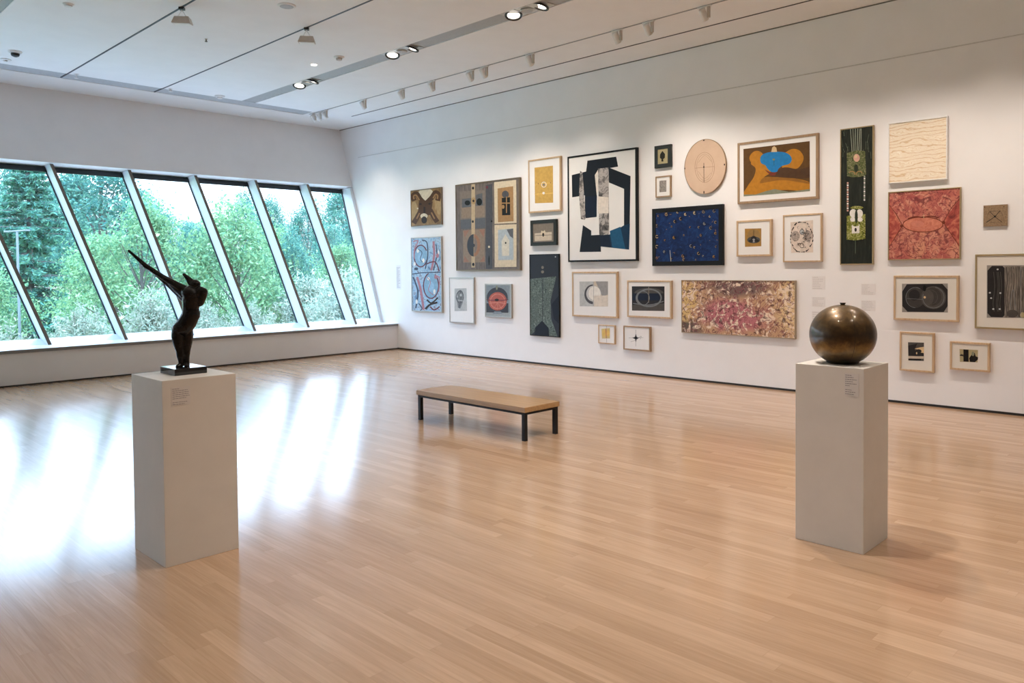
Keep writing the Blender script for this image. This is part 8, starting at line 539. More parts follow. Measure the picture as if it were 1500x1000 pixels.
obj('stem', lathe([(0, .338), (.011, .338), (.012, .344), (.0165, .350), (.0165, .353), (0, .3535)], 12), flat('stem_black', (.02, .017, .012), .5), t)
bm = bmesh.new()
aa = math.radians(222)
pts = [(R * 1.001 * math.sin(math.pi * i / 40) ** .96, H * .495 - .1751 * math.cos(math.pi * i / 40)) for i in range(6, 38)]
vs = []
for r_, z in pts:
    vs.append([bm.verts.new((r_ * math.cos(aa + s * .008), r_ * math.sin(aa + s * .008), z)) for s in (-1, 1)])
for a, b in zip(vs, vs[1:]): bm.faces.new([a[0], a[1], b[1], b[0]])
obj('seam', bm, flat('seam_dark_bronze', (.03, .018, .006), .4, metal=.4), t, smooth=True)

# ---------------------------------------------------------------- black bronze figure
def capsule_chain(bm, pts, seg=14):
    """tapered rounded tube through (x,y,z,r) or (x,y,z,rx,ry) points"""
    P = [Vector(p[:3]) for p in pts]
    for i in range(len(pts) - 1):
        a, b = P[i], P[i + 1]; d = b - a
        q = Vector((0, 0, 1)).rotation_difference(d.normalized()).to_matrix().to_4x4()
        r0, r1 = pts[i][3], pts[i + 1][3]; L = d.length
        pr = [(0, -r0)] + [(r0 * math.sin(math.pi / 2 * k / 4), -r0 * math.cos(math.pi / 2 * k / 4)) for k in range(1, 5)]
        pr += [(r1 * math.cos(math.pi / 2 * k / 4), L + r1 * math.sin(math.pi / 2 * k / 4)) for k in range(0, 4)] + [(0, L + r1)]
        add_lathe(bm, pr, seg, Matrix.Translation(a) @ q)
def ellipsoid(bm, c_, r_, rot=0):
    M = Matrix.Translation(c_) @ Matrix.Rotation(rot, 4, 'Y') @ Matrix.Diagonal((*r_, 1))
    bmesh.ops.create_icosphere(bm, subdivisions=3, radius=1, matrix=M)
K = .000867
def fp(px, py, d=0): return ((px - 452) * K, d, (896 - py) * K)
def ch(*a): return [(*fp(px, py, d), r * K) for px, py, d, r in a]
bm = bmesh.new()
# legs
capsule_chain(bm, ch((440, 884, -.010, 17), (441, 856, -.010, 18), (438, 826, -.011, 24), (436, 790, -.012, 26), (428, 740, -.013, 35), (424, 690, -.014, 41), (432, 648, -.010, 46)))
capsule_chain(bm, ch((470, 884, .010, 17), (469, 856, .010, 18), (466, 824, .011, 23), (468, 785, .012, 27), (472, 740, .013, 34), (474, 690, .014, 40), (468, 640, .010, 46)))
capsule_chain(bm, ch((453, 830, 0, 14), (452, 760, 0, 18), (450, 680, 0, 30)))
# feet
capsule_chain(bm, ch((436, 886, -.012, 18), (430, 890, -.036, 13)))
capsule_chain(bm, ch((470, 886, .012, 18), (476, 890, -.014, 13)))
# pelvis, belly, chest
ellipsoid(bm, fp(448, 640, 0), (70 * K, .058, 54 * K), math.radians(-30))
capsule_chain(bm, ch((454, 640, 0, 58), (486, 596, 0, 60), (508, 550, 0, 57), (508, 505, 0, 53), (514, 460, 0, 60), (524, 425, 0, 64)))
ellipsoid(bm, fp(528, 548, 0), (40 * K, .038, 50 * K))
ellipsoid(bm, fp(512, 402, -.012), (56 * K, .047, 46 * K))
ellipsoid(bm, fp(540, 412, -.034), (28 * K, .022, 28 * K)); ellipsoid(bm, fp(505, 425, -.036), (26 * K, .020, 26 * K))
# bent arm stump on the right
capsule_chain(bm, ch((545, 408, -.006, 42), (578, 394, -.010, 34), (600, 398, -.012, 29)))
capsule_chain(bm, ch((600, 398, -.012, 29), (590, 430, -.008, 29), (568, 466, 0, 30)))
# the two outstretched arms, joined at the tip
capsule_chain(bm, ch((505, 394, -.010, 30), (455, 370, -.012, 27), (400, 337, -.012, 22), (330, 297, -.010, 18), (262, 251, -.006, 16), (210, 217, -.003, 15), (160, 172, 0, 12), (104, 121, 0, 9)))
capsule_chain(bm, ch((486, 445, .016, 40), (450, 425, .020, 34), (410, 394, .020, 26), (360, 350, .014, 18), (310, 305, .008, 15), (262, 262, .004, 13), (208, 224, 0, 13)))
capsule_chain(bm, ch((470, 405, 0, 40), (420, 375, 0, 26), (370, 335, 0, 16)))
# neck, head and the long raised beak
capsule_chain(bm, ch((522, 410, 0, 38), (534, 370, 0, 33)))
ellipsoid(bm, fp(539, 349, 0), (37 * K, .031, 34 * K))
capsule_chain(bm, ch((530, 350, 0, 29), (508, 326, 0, 23), (488, 302, 0, 15), (468, 281, 0, 10.5)))
me = bpy.data.meshes.new('figure'); bm.to_mesh(me); bm.free()
tmp = bpy.data.objects.new('figure_tmp', me); COL.objects.link(tmp)
md = tmp.modifiers.new('r', 'REMESH'); md.mode = 'VOXEL'; md.voxel_size = .0026; md.use_smooth_shade = True
sm = tmp.modifiers.new('s', 'SMOOTH'); sm.factor = .5; sm.iterations = 6
dg = bpy.context.evaluated_depsgraph_get()
fig_me = bpy.data.meshes.new_from_object(tmp.evaluated_get(dg))
bpy.data.objects.remove(tmp)
fig_me.name = 'figure'
fb = N('figure_black_bronze')
n1 = fb.noise(fb.coord(), 16, 4, .6)
fb.set(base=fb.ramp(n1, [(.35, (.005, .0045, .0045)), (.7, (.012, .009, .008))]), rough=.24, spec=.22, coat=.08, coat_rough=.08)
fb.bump(fb.noise(fb.coord(), 60, 3), .12, .003)
YAW = math.radians(-45.458)
t = thing('figure_sculpture', 'black bronze stylised figure with long arms raised to one side, on the left plinth', 'sculpture', (1.868, 4.515, 1.015))
fig_me.materials.clear()
link('figure', fig_me, fb.m, t, loc=(0, 0, .037), rot=(0, 0, YAW), smooth=True)
obj('base_slab', box(-.092, .093, -.103, .104, 0, .038), flat('slab_black_stone', (.010, .011, .013), .08, spec=.7), t, bevel=.0015)

# ---------------------------------------------------------------- pictures
P = {}
def pc(name, rgb, gain=1.0, **kw): P[name] = paint('art_' + name, rgb, gain, rough=.5, var=.10, scale=22, spec=.25, **kw)
for nm_, rgb in dict(cream=(208, 193, 165), tanlt=(170, 142, 100), brown=(78, 50, 30), brownlt=(150, 112, 72), dkbrown=(44, 30, 22), ltblue=(132, 168, 192), ltblue2=(150, 186, 210), maroon=(104, 52, 62), slate=(62, 72, 92), rose=(172, 118, 128),
        white2=(228, 224, 216), greybr=(124, 112, 102), taupe=(140, 122, 104), slate2=(92, 94, 98), black=(16, 15, 16), rosebr=(150, 110, 92), dkgrey=(76, 76, 80), creamtan=(186, 164, 132), dkslate=(58, 60, 66), orangebr=(154, 112, 86),
        tan=(160, 124, 82), paleblue=(168, 178, 184), cream2=(206, 200, 184), palegrey=(182, 184, 182), midgrey=(120, 122, 122), greyblue=(132, 142, 146), red=(178, 92, 78), redlt=(204, 128, 108), greygreen=(128, 132, 112),
        gold=(198, 160, 84), goldlt=(220, 184, 104), taupe2=(126, 116, 104), paletan=(198, 184, 164), paletan2=(216, 206, 192), ink=(20, 24, 34), navyink=(18, 26, 46), paper=(228, 218, 206), teal=(18, 48, 74), teallt=(28, 84, 118),
        midgrey2=(150, 148, 146), palegrey2=(196, 196, 194), char=(38, 36, 36), char2=(78, 74, 70), char3=(62, 58, 56), goldpale=(206, 186, 128), olivecream=(172, 160, 122), inkleaf=(36, 34, 26), ovline=(150, 116, 92),
        umber=(92, 64, 30), umber2=(78, 54, 34), ochre=(178, 120, 34), ochredk=(142, 96, 36), oxblood=(112, 52, 38), lakeblue=(34, 120, 178), cream3=(212, 184, 140), dkbluegr=(40, 90, 110), olive=(130, 130, 90), goldbr=(164, 124, 62),
        goldlt2=(148, 118, 70), paper2=(218, 202, 188), navydk=(14, 22, 50), blue2=(52, 90, 160), palegreen=(150, 156, 140), grassdk=(104, 112, 92), greenleaf=(88, 98, 52), pinkish=(206, 160, 142), dkgreen=(40, 48, 34),
        greenleaf2=(120, 124, 50), redpanel=(150, 62, 56), salmon=(204, 124, 100), greypaper=(146, 140, 132)).items():
    pc(nm_, rgb)

def texmat(name, stops, scale, detail=4, rough=.6, dist=0., stretch=(1, 1, 1), shine=.5, gain=1.05, kind='noise', extra=None):
    m = N('art_' + name)
    v = m.mapping(m.coord(), stretch)
    st = [(p, tuple(min(.95, x * gain) for x in lin(c_))) for p, c_ in stops]
    if kind == 'noise':
        f_ = m.noise(v, scale, detail, rough, dist)
    elif kind == 'voronoi':
        nd = m.n('ShaderNodeTexVoronoi'); nd.inputs['Scale'].default_value = scale; m.l(v, nd.inputs['Vector']); f_ = nd.outputs['Distance']
    else:
        nd = m.n('ShaderNodeTexWave', wave_type='BANDS', bands_direction='Z'); nd.inputs['Scale'].default_value = scale; nd.inputs['Distortion'].default_value = dist
        nd.inputs['Detail'].default_value = detail; nd.inputs['Detail Scale'].default_value = 1.6; m.l(v, nd.inputs['Vector']); f_ = nd.outputs['Fac']
    col = m.ramp(f_, st)
    if extra: col = extra(m, col)
    m.set(base=col, rough=shine, spec=.25)
    P[name] = m.m
    return m.m
P['mottle'] = texmat('mottle', [(.3, (40, 40, 42)), (.45, (110, 106, 104)), (.55, (186, 178, 172)), (.66, (90, 88, 88))], 7, 5, .6, .8)
P['mottle2'] = texmat('mottle2', [(.3, (120, 112, 106)), (.7, (196, 180, 168))], 60, 4, .7)
texmat('greenscrib', [(.36, (30, 40, 40)), (.46, (112, 126, 116)), (.53, (48, 60, 60)), (.62, (126, 138, 128))], 20, 3, .5, 2.6)
texmat('greynoise', [(.3, (96, 92, 88)), (.7, (176, 168, 160))], 55, 4, .7)
texmat('barkgrey', [(.3, (66, 62, 58)), (.5, (124, 116, 106)), (.7, (158, 148, 136))], 9, 5, .7, .6, (7, 1, .7))
texmat('leafgreen', [(.3, (40, 46, 28)), (.5, (92, 100, 50)), (.7, (150, 146, 92))], 40, 5, .7, 1)
P['greenleaf'] = texmat('greenleafm', [(.34, (42, 48, 34)), (.5, (92, 100, 58)), (.66, (142, 134, 106))], 34, 5, .7, 1.2)
P['greenleaf2'] = texmat('greenleafm2', [(.34, (52, 58, 24)), (.5, (120, 126, 46)), (.66, (196, 190, 140))], 34, 5, .7, 1.2)
P['redpanel'] = texmat('redpanelm', [(.34, (116, 52, 50)), (.5, (168, 80, 70)), (.66, (200, 118, 92))], 8, 4, .6, 2.0)
P['salmon'] = texmat('salmonm', [(.3, (180, 98, 80)), (.7, (214, 140, 114))], 16, 4, .6, 1.4)
G = {}
G['a1'] = texmat('tan_ground', [(.3, (112, 84, 52)), (.6, (152, 120, 78)), (.75, (178, 150, 108))], 5, 4, .6, .8)
G['a2'] = texmat('blue_ground', [(.30, (90, 116, 146)), (.42, (140, 172, 198)), (.56, (168, 192, 208)), (.61, (110, 84, 100)), (.65, (150, 178, 200)), (.74, (186, 200, 208))], 5, 3, .5, 2.0)
G['a3'] = texmat('greywood', [(.3, (84, 76, 72)), (.55, (112, 102, 96)), (.75, (134, 118, 104))], 7, 5, .7, .5, (5, 1, .8))
G['a5'] = paint('greyblue_ground', (146, 152, 150), 1.1)
G['a8'] = paint('ink_ground', (22, 26, 36), 1.1)
def L255(*c_): return lin(c_)
def strokes(m, col, s_, dark, mid, light):
    """painterly curls over a base colour: cream licks, dark licks and thin dark contours"""
    def nz(off, sc_, dist): return m.noise(m.mapping(m.coord(), loc=(off, 0, off * .7)), sc_, 2.2, .5, dist)
    a_ = m.ramp(nz(3.1, s_, 2.0), [(.52, (0, 0, 0)), (.60, (1, 1, 1))])
    col = m.mix(a_, col, light)
    c_ = m.ramp(nz(11.7, s_ * .8, 2.4), [(.455, (0, 0, 0)), (.49, (1, 1, 1)), (.51, (1, 1, 1)), (.545, (0, 0, 0))])
    col = m.mix(m.math('MULTIPLY', c_, .85), col, mid)
    d_ = m.ramp(nz(23.9, s_ * 1.1, 2.2), [(.57, (0, 0, 0)), (.64, (1, 1, 1))])
    return m.mix(m.math('MULTIPLY', d_, .75), col, dark)
def a14x(m, col):
    v_ = m.coord(); s_ = m.n('ShaderNodeSeparateXYZ'); m.l(v_, s_.inputs[0])
    wob = m.math('MULTIPLY', m.math('SUBTRACT', m.noise(v_, 5, 3), .5), 1.1)
    def zone(cx, cz, rx, rz):
        d_ = m.math('SQRT', m.math('ADD', m.math('POWER', m.math('DIVIDE', m.math('SUBTRACT', s_.outputs[0], cx), rx), 2), m.math('POWER', m.math('DIVIDE', m.math('SUBTRACT', s_.outputs[2], cz), rz), 2)))
        return m.ramp(m.math('ADD', d_, wob), [(.55, (1, 1, 1)), (1.15, (0, 0, 0))])
    c_ = m.mix(zone(-.80, .05, .30, .42), L255(196, 156, 122), L255(216, 182, 122))
    c_ = m.mix(zone(.80, .05, .28, .5), c_, L255(222, 192, 146))
    c_ = m.mix(zone(0, .28, .52, .17), c_, L255(120, 98, 92))
    c_ = m.mix(zone(-.72, -.32, .26, .14), c_, L255(104, 90, 78))
    c_ = m.mix(zone(-.05, -.10, .62, .26), c_, L255(188, 116, 120))
    return strokes(m, c_, 7.5, L255(78, 46, 46), L255(128, 76, 78), L255(234, 212, 188))
G['a14'] = texmat('marbled', [(0, (200, 160, 130)), (1, (210, 170, 140))], 5, extra=a14x)
G['a17'] = texmat('pale_skin', [(.3, (196, 168, 144)), (.7, (206, 180, 156))], 3, 4, .6)
G['a21'] = texmat('deep_blue', [(.25, (10, 22, 54)), (.5, (18, 42, 92)), (.62, (24, 58, 112)), (.75, (12, 26, 62))], 9, 4, .65, 1.4, gain=.9)
G['a22'] = texmat('forest_black', [(.3, (20, 24, 20)), (.6, (38, 42, 34)), (.78, (58, 62, 46))], 6, 5, .7, .4, (6, 1, .8))
G['a23'] = texmat('cream_strands', [(.0, (206, 180, 142)), (.16, (228, 214, 194)), (.55, (226, 212, 190)), (.72, (236, 226, 210)), (.88, (214, 194, 162)), (1, (232, 220, 200))], 6, 5, .6, 11, (.35, 1, 1), kind='wave', gain=1.15)
G['a24'] = texmat('red_ground', [(.32, (166, 84, 78)), (.5, (188, 112, 96)), (.66, (204, 142, 114))], 3.2, 3, .6, 1.2, gain=1.05,
                  extra=lambda m, col: strokes(m, col, 9, L255(110, 50, 54), L255(136, 66, 68), L255(208, 142, 120)))
G['a25'] = texmat('burlap', [(.3, (126, 104, 80)), (.7, (154, 130, 102))], 60, 3)
MAT = flat('mat_board_white', (.82, .80, .77), .55, var=.012, scale=8)
MATC = flat('mat_board_ivory', (.74, .70, .62), .55, var=.012, scale=8)
def wood(name, a, b, rough=.4):
    m = N(name); v = m.mapping(m.coord(), (30, 30, 3))
    m.set(base=m.ramp(m.noise(v, 2, 4, .6, .5), [(.3, a), (.7, b)]), rough=rough)
    return m.m
OAK = wood('frame_oak', (.50, .335, .19), (.64, .46, .29))
OAKD = wood('frame_walnut', (.30, .19, .105), (.40, .27, .16))
FBLK = flat('frame_black', (.010, .010, .011), .45, spec=.2)
FDG = flat('frame_dark_green_grey', (.030, .036, .036), .5, spec=.2)
FSIL = flat('frame_silver', (.42, .40, .37), .35, metal=.4)
FBRZ = flat('frame_bronze', (.17, .125, .08), .4, metal=.3)
FGOLD = flat('frame_pale_gold', (.38, .29, .15), .4, metal=.3)
FWHT = flat('frame_white', (.82, .80, .77), .4)
EDG = flat('canvas_edge_tan', (.36, .28, .19), .6)

def art(key, name, label, cat, depth, fw, fmat, backing, ground=None, inset=0.):
    """picture hung flat on the right wall: local x = right as seen, z = up, -y = into the room"""
    (y0, y1, z0, z1), shapes = ARTS[key]
    w = (y0 - y1) / 2; h = (z1 - z0) / 2
    t = thing(name, label, cat, (XR - .001, (y0 + y1) / 2, (z0 + z1) / 2), (0, 0, math.radians(-90)), 'pictures on the white wall')
    face = -depth + (.007 if fw else 0)
    if fw:
        bm = bmesh.new()
        O = [(-w, -h), (w, -h), (w, h), (-w, h)]; I = [(-w + fw, -h + fw), (w - fw, -h + fw), (w - fw, h - fw), (-w + fw, h - fw)]
        ch_ = .0025
        def ring_(pts, yy, s): return [bm.verts.new((x + (s if x < 0 else -s), yy, z + (s if z < 0 else -s))) for x, z in pts]
        r0 = ring_(O, 0, 0); r1 = ring_(O, -depth + ch_, 0); r2 = ring_(O, -depth, ch_); r3 = ring_(I, -depth, 0); r4 = ring_(I, face + .0005, 0); 
        for a, b in ((r0, r1), (r1, r2), (r2, r3), (r3, r4)):
            for i in range(4): bm.faces.new([a[i], a[(i + 1) % 4], b[(i + 1) % 4], b[i]])
        bmesh.ops.recalc_face_normals(bm, faces=bm.faces[:])
        obj('frame', bm, fmat, t)
    g = fw
    if backing == 'oval':
        bm = bmesh.new(); n_ = 64
        E_ = lambda s: [(w * s * math.cos(2 * math.pi * i / n_), h * s * math.sin(2 * math.pi * i / n_)) for i in range(n_)]
        a = [bm.verts.new((x, 0, z)) for x, z in E_(1)]; b = [bm.verts.new((x, -depth, z)) for x, z in E_(1)]; c_ = [bm.verts.new((x, -depth, z)) for x, z in E_(.985)]; d_ = [bm.verts.new((x, -depth + .004, z)) for x, z in E_(.985)]
        for p_, q_ in ((a, b), (b, c_), (c_, d_)):
            for i in range(n_): bm.faces.new([p_[i], p_[(i + 1) % n_], q_[(i + 1) % n_], q_[i]])
        obj('rim', bm, OAKD, t)
        bm = bmesh.new(); bm.faces.new([bm.verts.new((x, -depth + .0042, z)) for x, z in E_(.986)])
        face = -depth + .0038
        mats = [ground]; bm.faces[:]
        pb = bm
    else:
        bm = box(-w + g, w - g, face, -.002, -h + g, h - g)
        if ground is not None:
            pb = bm; mats = [ground]
        else:
            obj('mat_board', bm, backing, t)
            pb = bmesh.new(); mats = []
    idx = {}
    k = 0
    def mi(nm_):
        if nm_ not in idx:
            idx[nm_] = len(mats); mats.append(P[nm_])
        return idx[nm_]
    hw, hh = w - g - .0005, h - g - .0005
    for s in shapes:
        k += 1
        yy = face - .0003 - .00012 * k
        cl = (lambda p_: (max(-hw, min(hw, p_[0] / 1000.)), yy, max(-hh, min(hh, p_[1] / 1000.)))) if backing != 'oval' else (lambda p_: (p_[0] / 1000., yy, p_[1] / 1000.))
        if s[0].startswith('S:'):
            L_ = [pb.verts.new(cl(p_)) for p_ in s[1]]; R_ = [pb.verts.new(cl(p_)) for p_ in s[2]]
            for i in range(len(L_) - 1):
                try: pb.faces.new([L_[i], L_[i + 1], R_[i + 1], R_[i]]).material_index = mi(s[0][2:])
                except ValueError: pass
        else:
            pts = []
            for p_ in s[1]:
                if not pts or p_ != pts[-1]: pts.append(p_)
            if len(pts) > 2:
                f_ = pb.faces.new([pb.verts.new(cl(p_)) for p_ in pts]); f_.material_index = mi(s[0]); f_.normal_update()
                if len(pts) > 4: bmesh.ops.triangulate(pb, faces=[f_])
    if pb.faces:
        pb.normal_update()
        me = bpy.data.meshes.new('print'); 
        for f_ in pb.faces:
            if abs(f_.normal.y) > .5 and f_.normal.y > 0 and f_.calc_center_median().y < -.004: f_.normal_flip()
        pb.to_mesh(me); pb.free()
        link('painted_face' if ground is not None else 'print', me, mats, t)
    return t

FR = 'picture'
art('a1', 'painting', 'small square brown picture of a symmetric dark mask-like form', FR, .035, .014, FBRZ, None, G['a1'])
art('a2', 'painting', 'tall pale blue painting with two stacked light ovals and red strokes', FR, .04, .018, FSIL, None, G['a2'])
art('a3', 'assemblage', 'large grey wood assemblage with two cream mounted panels on its right', FR, .05, .022, FBRZ, None, G['a3'])
art('a4', 'framed_drawing', 'narrow grey framed drawing of a pale figure, under the grey assemblage', FR, .035, .02, FSIL, MAT)
art('a5', 'framed_print', 'grey print of a large round red fruit-like form in a silver frame', FR, .035, .022, FSIL, None, G['a5'])
art('a6', 'framed_print', 'oak framed print with a golden yellow rectangle on wide white mat', FR, .04, .027, OAK, MAT)
art('a7', 'framed_print', 'small landscape picture in a thick dark frame below the yellow print', FR, .05, .058, FDG, None, P['taupe2'])
art('a8', 'painting', 'tall narrow blue-black panel with a pale grey-green branching shape', FR, .035, .012, FBLK, None, G['a8'])
art('a9', 'framed_collage', 'large black framed collage of angular black, white and teal shapes', FR, .05, .028, FBLK, MAT)
art('a10', 'framed_print', 'oak framed pale print of a white disc with a dark crescent', FR, .04, .026, OAK, MAT)
art('a11', 'framed_print', 'oak framed dark print of pale overlapping ovals, left of the marbled painting', FR, .04, .024, OAK, MAT)
art('a12', 'framed_drawing', 'smallest square framed drawing with gold patches, lowest row', FR, .03, .016, OAK, MAT)
art('a13', 'framed_drawing', 'small oak framed drawing of a black four-pointed star', FR, .04, .02, OAKD, MAT)
art('a14', 'painting', 'wide unframed painting marbled all over in pink, tan and gold', FR, .035, .010, EDG, None, G['a14'])
art('a15', 'framed_print', 'tiny picture of a dark leaf in a thick black frame', FR, .04, .055, FDG, None, P['olivecream'])
art('a16', 'framed_print', 'tiny walnut framed grey engraving below the dark leaf picture', FR, .03, .018, OAKD, MAT)
art('a17', 'oval_picture', 'pale tan oval panel with fine drawn lines and a thin dark rim', FR, .03, 0, None, 'oval', G['a17'])
art('a18', 'framed_painting', 'large framed ochre and brown painting with a bright blue cloud shape', FR, .045, .030, OAKD, MAT)
art('a19', 'framed_print', 'square oak framed picture with a small gold square and dark cluster', FR, .045, .024, OAK, MAT)
art('a20', 'framed_drawing', 'oak framed ink drawing of a dark dashed oval filled with marks', FR, .04, .018, OAK, MAT)
art('a21', 'framed_painting', 'deep blue painting dotted with small rings in a wide black frame', FR, .05, .062, FBLK, None, G['a21'])
art('a22', 'painting', 'very tall narrow dark green painting with pale stripes and white marks', FR, .035, .012, FGOLD, None, G['a22'])
art('a23', 'painting', 'square cream picture of wavy pale strands in a thin white frame', FR, .04, .012, FWHT, None, G['a23'])
art('a24', 'painting', 'square red swirling painting with a smooth horizontal oval at the centre', FR, .035, .011, FGOLD, None, G['a24'])
art('a25', 'canvas_picture', 'tiny unframed brown canvas with a dark X mark', FR, .02, 0, None, None, G['a25'])
art('a26', 'framed_print', 'oak framed black print of two dark overlapping discs, above two small photos', FR, .045, .022, OAK, MATC)
art('a27', 'framed_print', 'large thin framed grey and black symmetric print cut by the photo right edge', FR, .045, .018, FGOLD, MATC)
art('a28', 'framed_photograph', 'small upright oak framed black and white landscape photograph', FR, .04, .02, OAK, MATC)
art('a29', 'framed_photograph', 'small wide oak framed photograph of two black shapes', FR, .04, .02, OAK, MATC)

LAB = math.radians(-90)
def wl(y0, y1, z0, z1, label, seed, n_=6):
    r = random.Random(seed)
    label_plate('wall_sign', label, (XR - .0005, (y0 + y1) / 2, (z0 + z1) / 2), (0, 0, LAB), y0 - y1, z1 - z0, [r.uniform(.4, 1) for _ in range(n_)], WPAPER, WINK, seed, 'wall labels')
wl(4.166, 3.998, 1.310, 1.476, 'top card of the left column of pale wall labels, right of the marbled painting', 1, 7)
wl(4.166, 3.998, 1.097, 1.216, 'second card down in the left column of pale wall labels', 2, 7)
wl(4.166, 3.998, .885, 1.038, 'lowest card of the left label column, half hidden by the bronze ball', 3, 6)
wl(3.566, 3.400, 1.256, 1.386, 'upper of two pale wall labels below the tall dark green painting', 4, 8)
wl(3.566, 3.400, 1.061, 1.187, 'lower of two pale wall labels below the tall dark green painting', 5, 8)
wl(12.730, 12.580, 1.205, 1.700, 'faint tall text panel on the wall between window corner and blue painting', 6, 34)

# ---------------------------------------------------------------- outside: lawn, trees, shrubs, street lamp
GZ = -1.0
pave = N('bounce_paving_pale')
pave.set(base=pave.ramp(pave.noise(pave.coord(), 3, 5, .7), [(.3, (.42, .43, .44)), (.7, (.56, .56, .56))]), rough=.9)
lawn = N('lawn_grass')
lawn.set(base=lawn.ramp(lawn.noise(lawn.coord(), 3, 5, .7), [(.3, (.06, .12, .03)), (.7, (.16, .24, .07))]), rough=.9)
struct(obj('bounce_paving', box(-45, 75, 15.6, 17.6, GZ - .2, GZ), pave.m))  # unseen paving, added to bounce bluish sky light onto the ceiling
struct(obj('lawn', box(-60, 110, 17.6, 110, GZ - .2, GZ), lawn.m))

def leafmat(name, stops, trans=.35):
    m = N(name)
    geo = m.n('ShaderNodeNewGeometry')
    oi = m.n('ShaderNodeObjectInfo')
    f_ = m.math('FRACT', m.math('ADD', geo.outputs['Random Per Island'], m.math('MULTIPLY', oi.outputs['Random'], .25)))
    col = m.ramp(f_, stops)
    df = m.n('ShaderNodeBsdfDiffuse'); m.l(col, df.inputs[0])
    ts = m.n('ShaderNodeBsdfTranslucent'); m.l(col, ts.inputs[0])
    mx_ = m.n('ShaderNodeMixShader'); mx_.inputs[0].default_value = trans
    m.l(df.outputs[0], mx_.inputs[1]); m.l(ts.outputs[0], mx_.inputs[2]); m.l(mx_.outputs[0], m.out.inputs[0])
    return m.m
LF = dict(  # leaf colours lightened and shifted to teal in place of haze
    conifer=leafmat('needles_blue_green', [(0, (0.053, 0.144, 0.131)), (.5, (0.098, 0.264, 0.197)), (1, (0.198, 0.394, 0.253))]),
    dark=leafmat('leaves_blue_green', [(0, (0.044, 0.141, 0.126)), (.5, (0.092, 0.222, 0.177)), (1, (0.170, 0.330, 0.229))]),
    bright=leafmat('leaves_yellow_green', [(0, (0.089, 0.209, 0.113)), (.5, (0.165, 0.298, 0.146)), (1, (0.280, 0.398, 0.201))]),
    silver=leafmat('leaves_silver_green', [(0, (0.196, 0.271, 0.198)), (.5, (0.309, 0.358, 0.273)), (1, (0.483, 0.463, 0.367))]))
BARK = flat('bark_grey', (.10, .085, .075), .9, var=.2)

def quads(centers, normals, size, aspect=1.5, r=None):
    """leaf mesh: one diamond leaf per centre"""
    n_ = len(centers)
    up = r.normal(size=(n_, 3))
    a = np.cross(normals, up); a /= np.linalg.norm(a, axis=1, keepdims=True) + 1e-9
    b = np.cross(normals, a); b /= np.linalg.norm(b, axis=1, keepdims=True) + 1e-9
    s = size[:, None]
    v = np.stack([centers + a * s * aspect, centers + b * s * .55 + a * s * .1, centers - a * s * aspect, centers - b * s * .55 + a * s * .1], 1).reshape(-1, 3)
    return v
def leaf_mesh(name, v):
    me = bpy.data.meshes.new(name)
    n_ = len(v) // 4
    me.vertices.add(len(v)); me.vertices.foreach_set('co', v.astype(np.float32).ravel())
    me.loops.add(4 * n_); me.loops.foreach_set('vertex_index', np.arange(4 * n_, dtype=np.int32))
    me.polygons.add(n_); me.polygons.foreach_set('loop_start', np.arange(0, 4 * n_, 4, dtype=np.int32))
    me.update(calc_edges=True)
    return me
def unit(r, n_):
    d_ = r.normal(size=(n_, 3)); return d_ / np.linalg.norm(d_, axis=1, keepdims=True)

def broadleaf(seed, h, rx, ncl, per, leaf, lowest=.18):
    r = np.random.default_rng(seed)
    d_ = unit(r, ncl); rad = r.uniform(.35, 1, ncl) ** .55
    cz = h * (lowest + 1) / 2; hz = h * (1 - lowest) / 2
    cc = d_ * rad[:, None] * np.array([rx, rx, hz]) + np.array([0, 0, cz])
    cc[:, 0:2] *= (1.12 - .55 * np.clip((cc[:, 2] - cz) / hz, -.6, 1))[:, None]
    cr = r.uniform(.16, .30, ncl) * rx
    off = r.normal(size=(ncl, per, 3)) * cr[:, None, None] * np.array([.75, .75, .5])
    P_ = (cc[:, None] + off).reshape(-1, 3)
    nr = unit(r, len(P_)) + np.array([0, -.25, .9]); nr /= np.linalg.norm(nr, axis=1, keepdims=True)
    v = quads(P_, nr, r.uniform(.65, 1.3, len(P_)) * leaf, 1.25, r)
    bm = bmesh.new()
    add_tube(bm, (0, 0, 0), (.05 * rx, 0, h * .45), .035 * h * .6, .02 * h * .6, 8); add_tube(bm, (.05 * rx, 0, h * .45), (0, .05 * rx, h * .85), .02 * h * .6, .005 * h, 8)
    for c_ in cc[:26]:
        zb = max(.12 * h, min(.8 * h, c_[2] - .28 * h)); add_tube(bm, (.03 * rx, 0, zb), tuple(c_), .011 * h * .5, .003 * h, 5)
    return leaf_mesh('foliage', v), bm
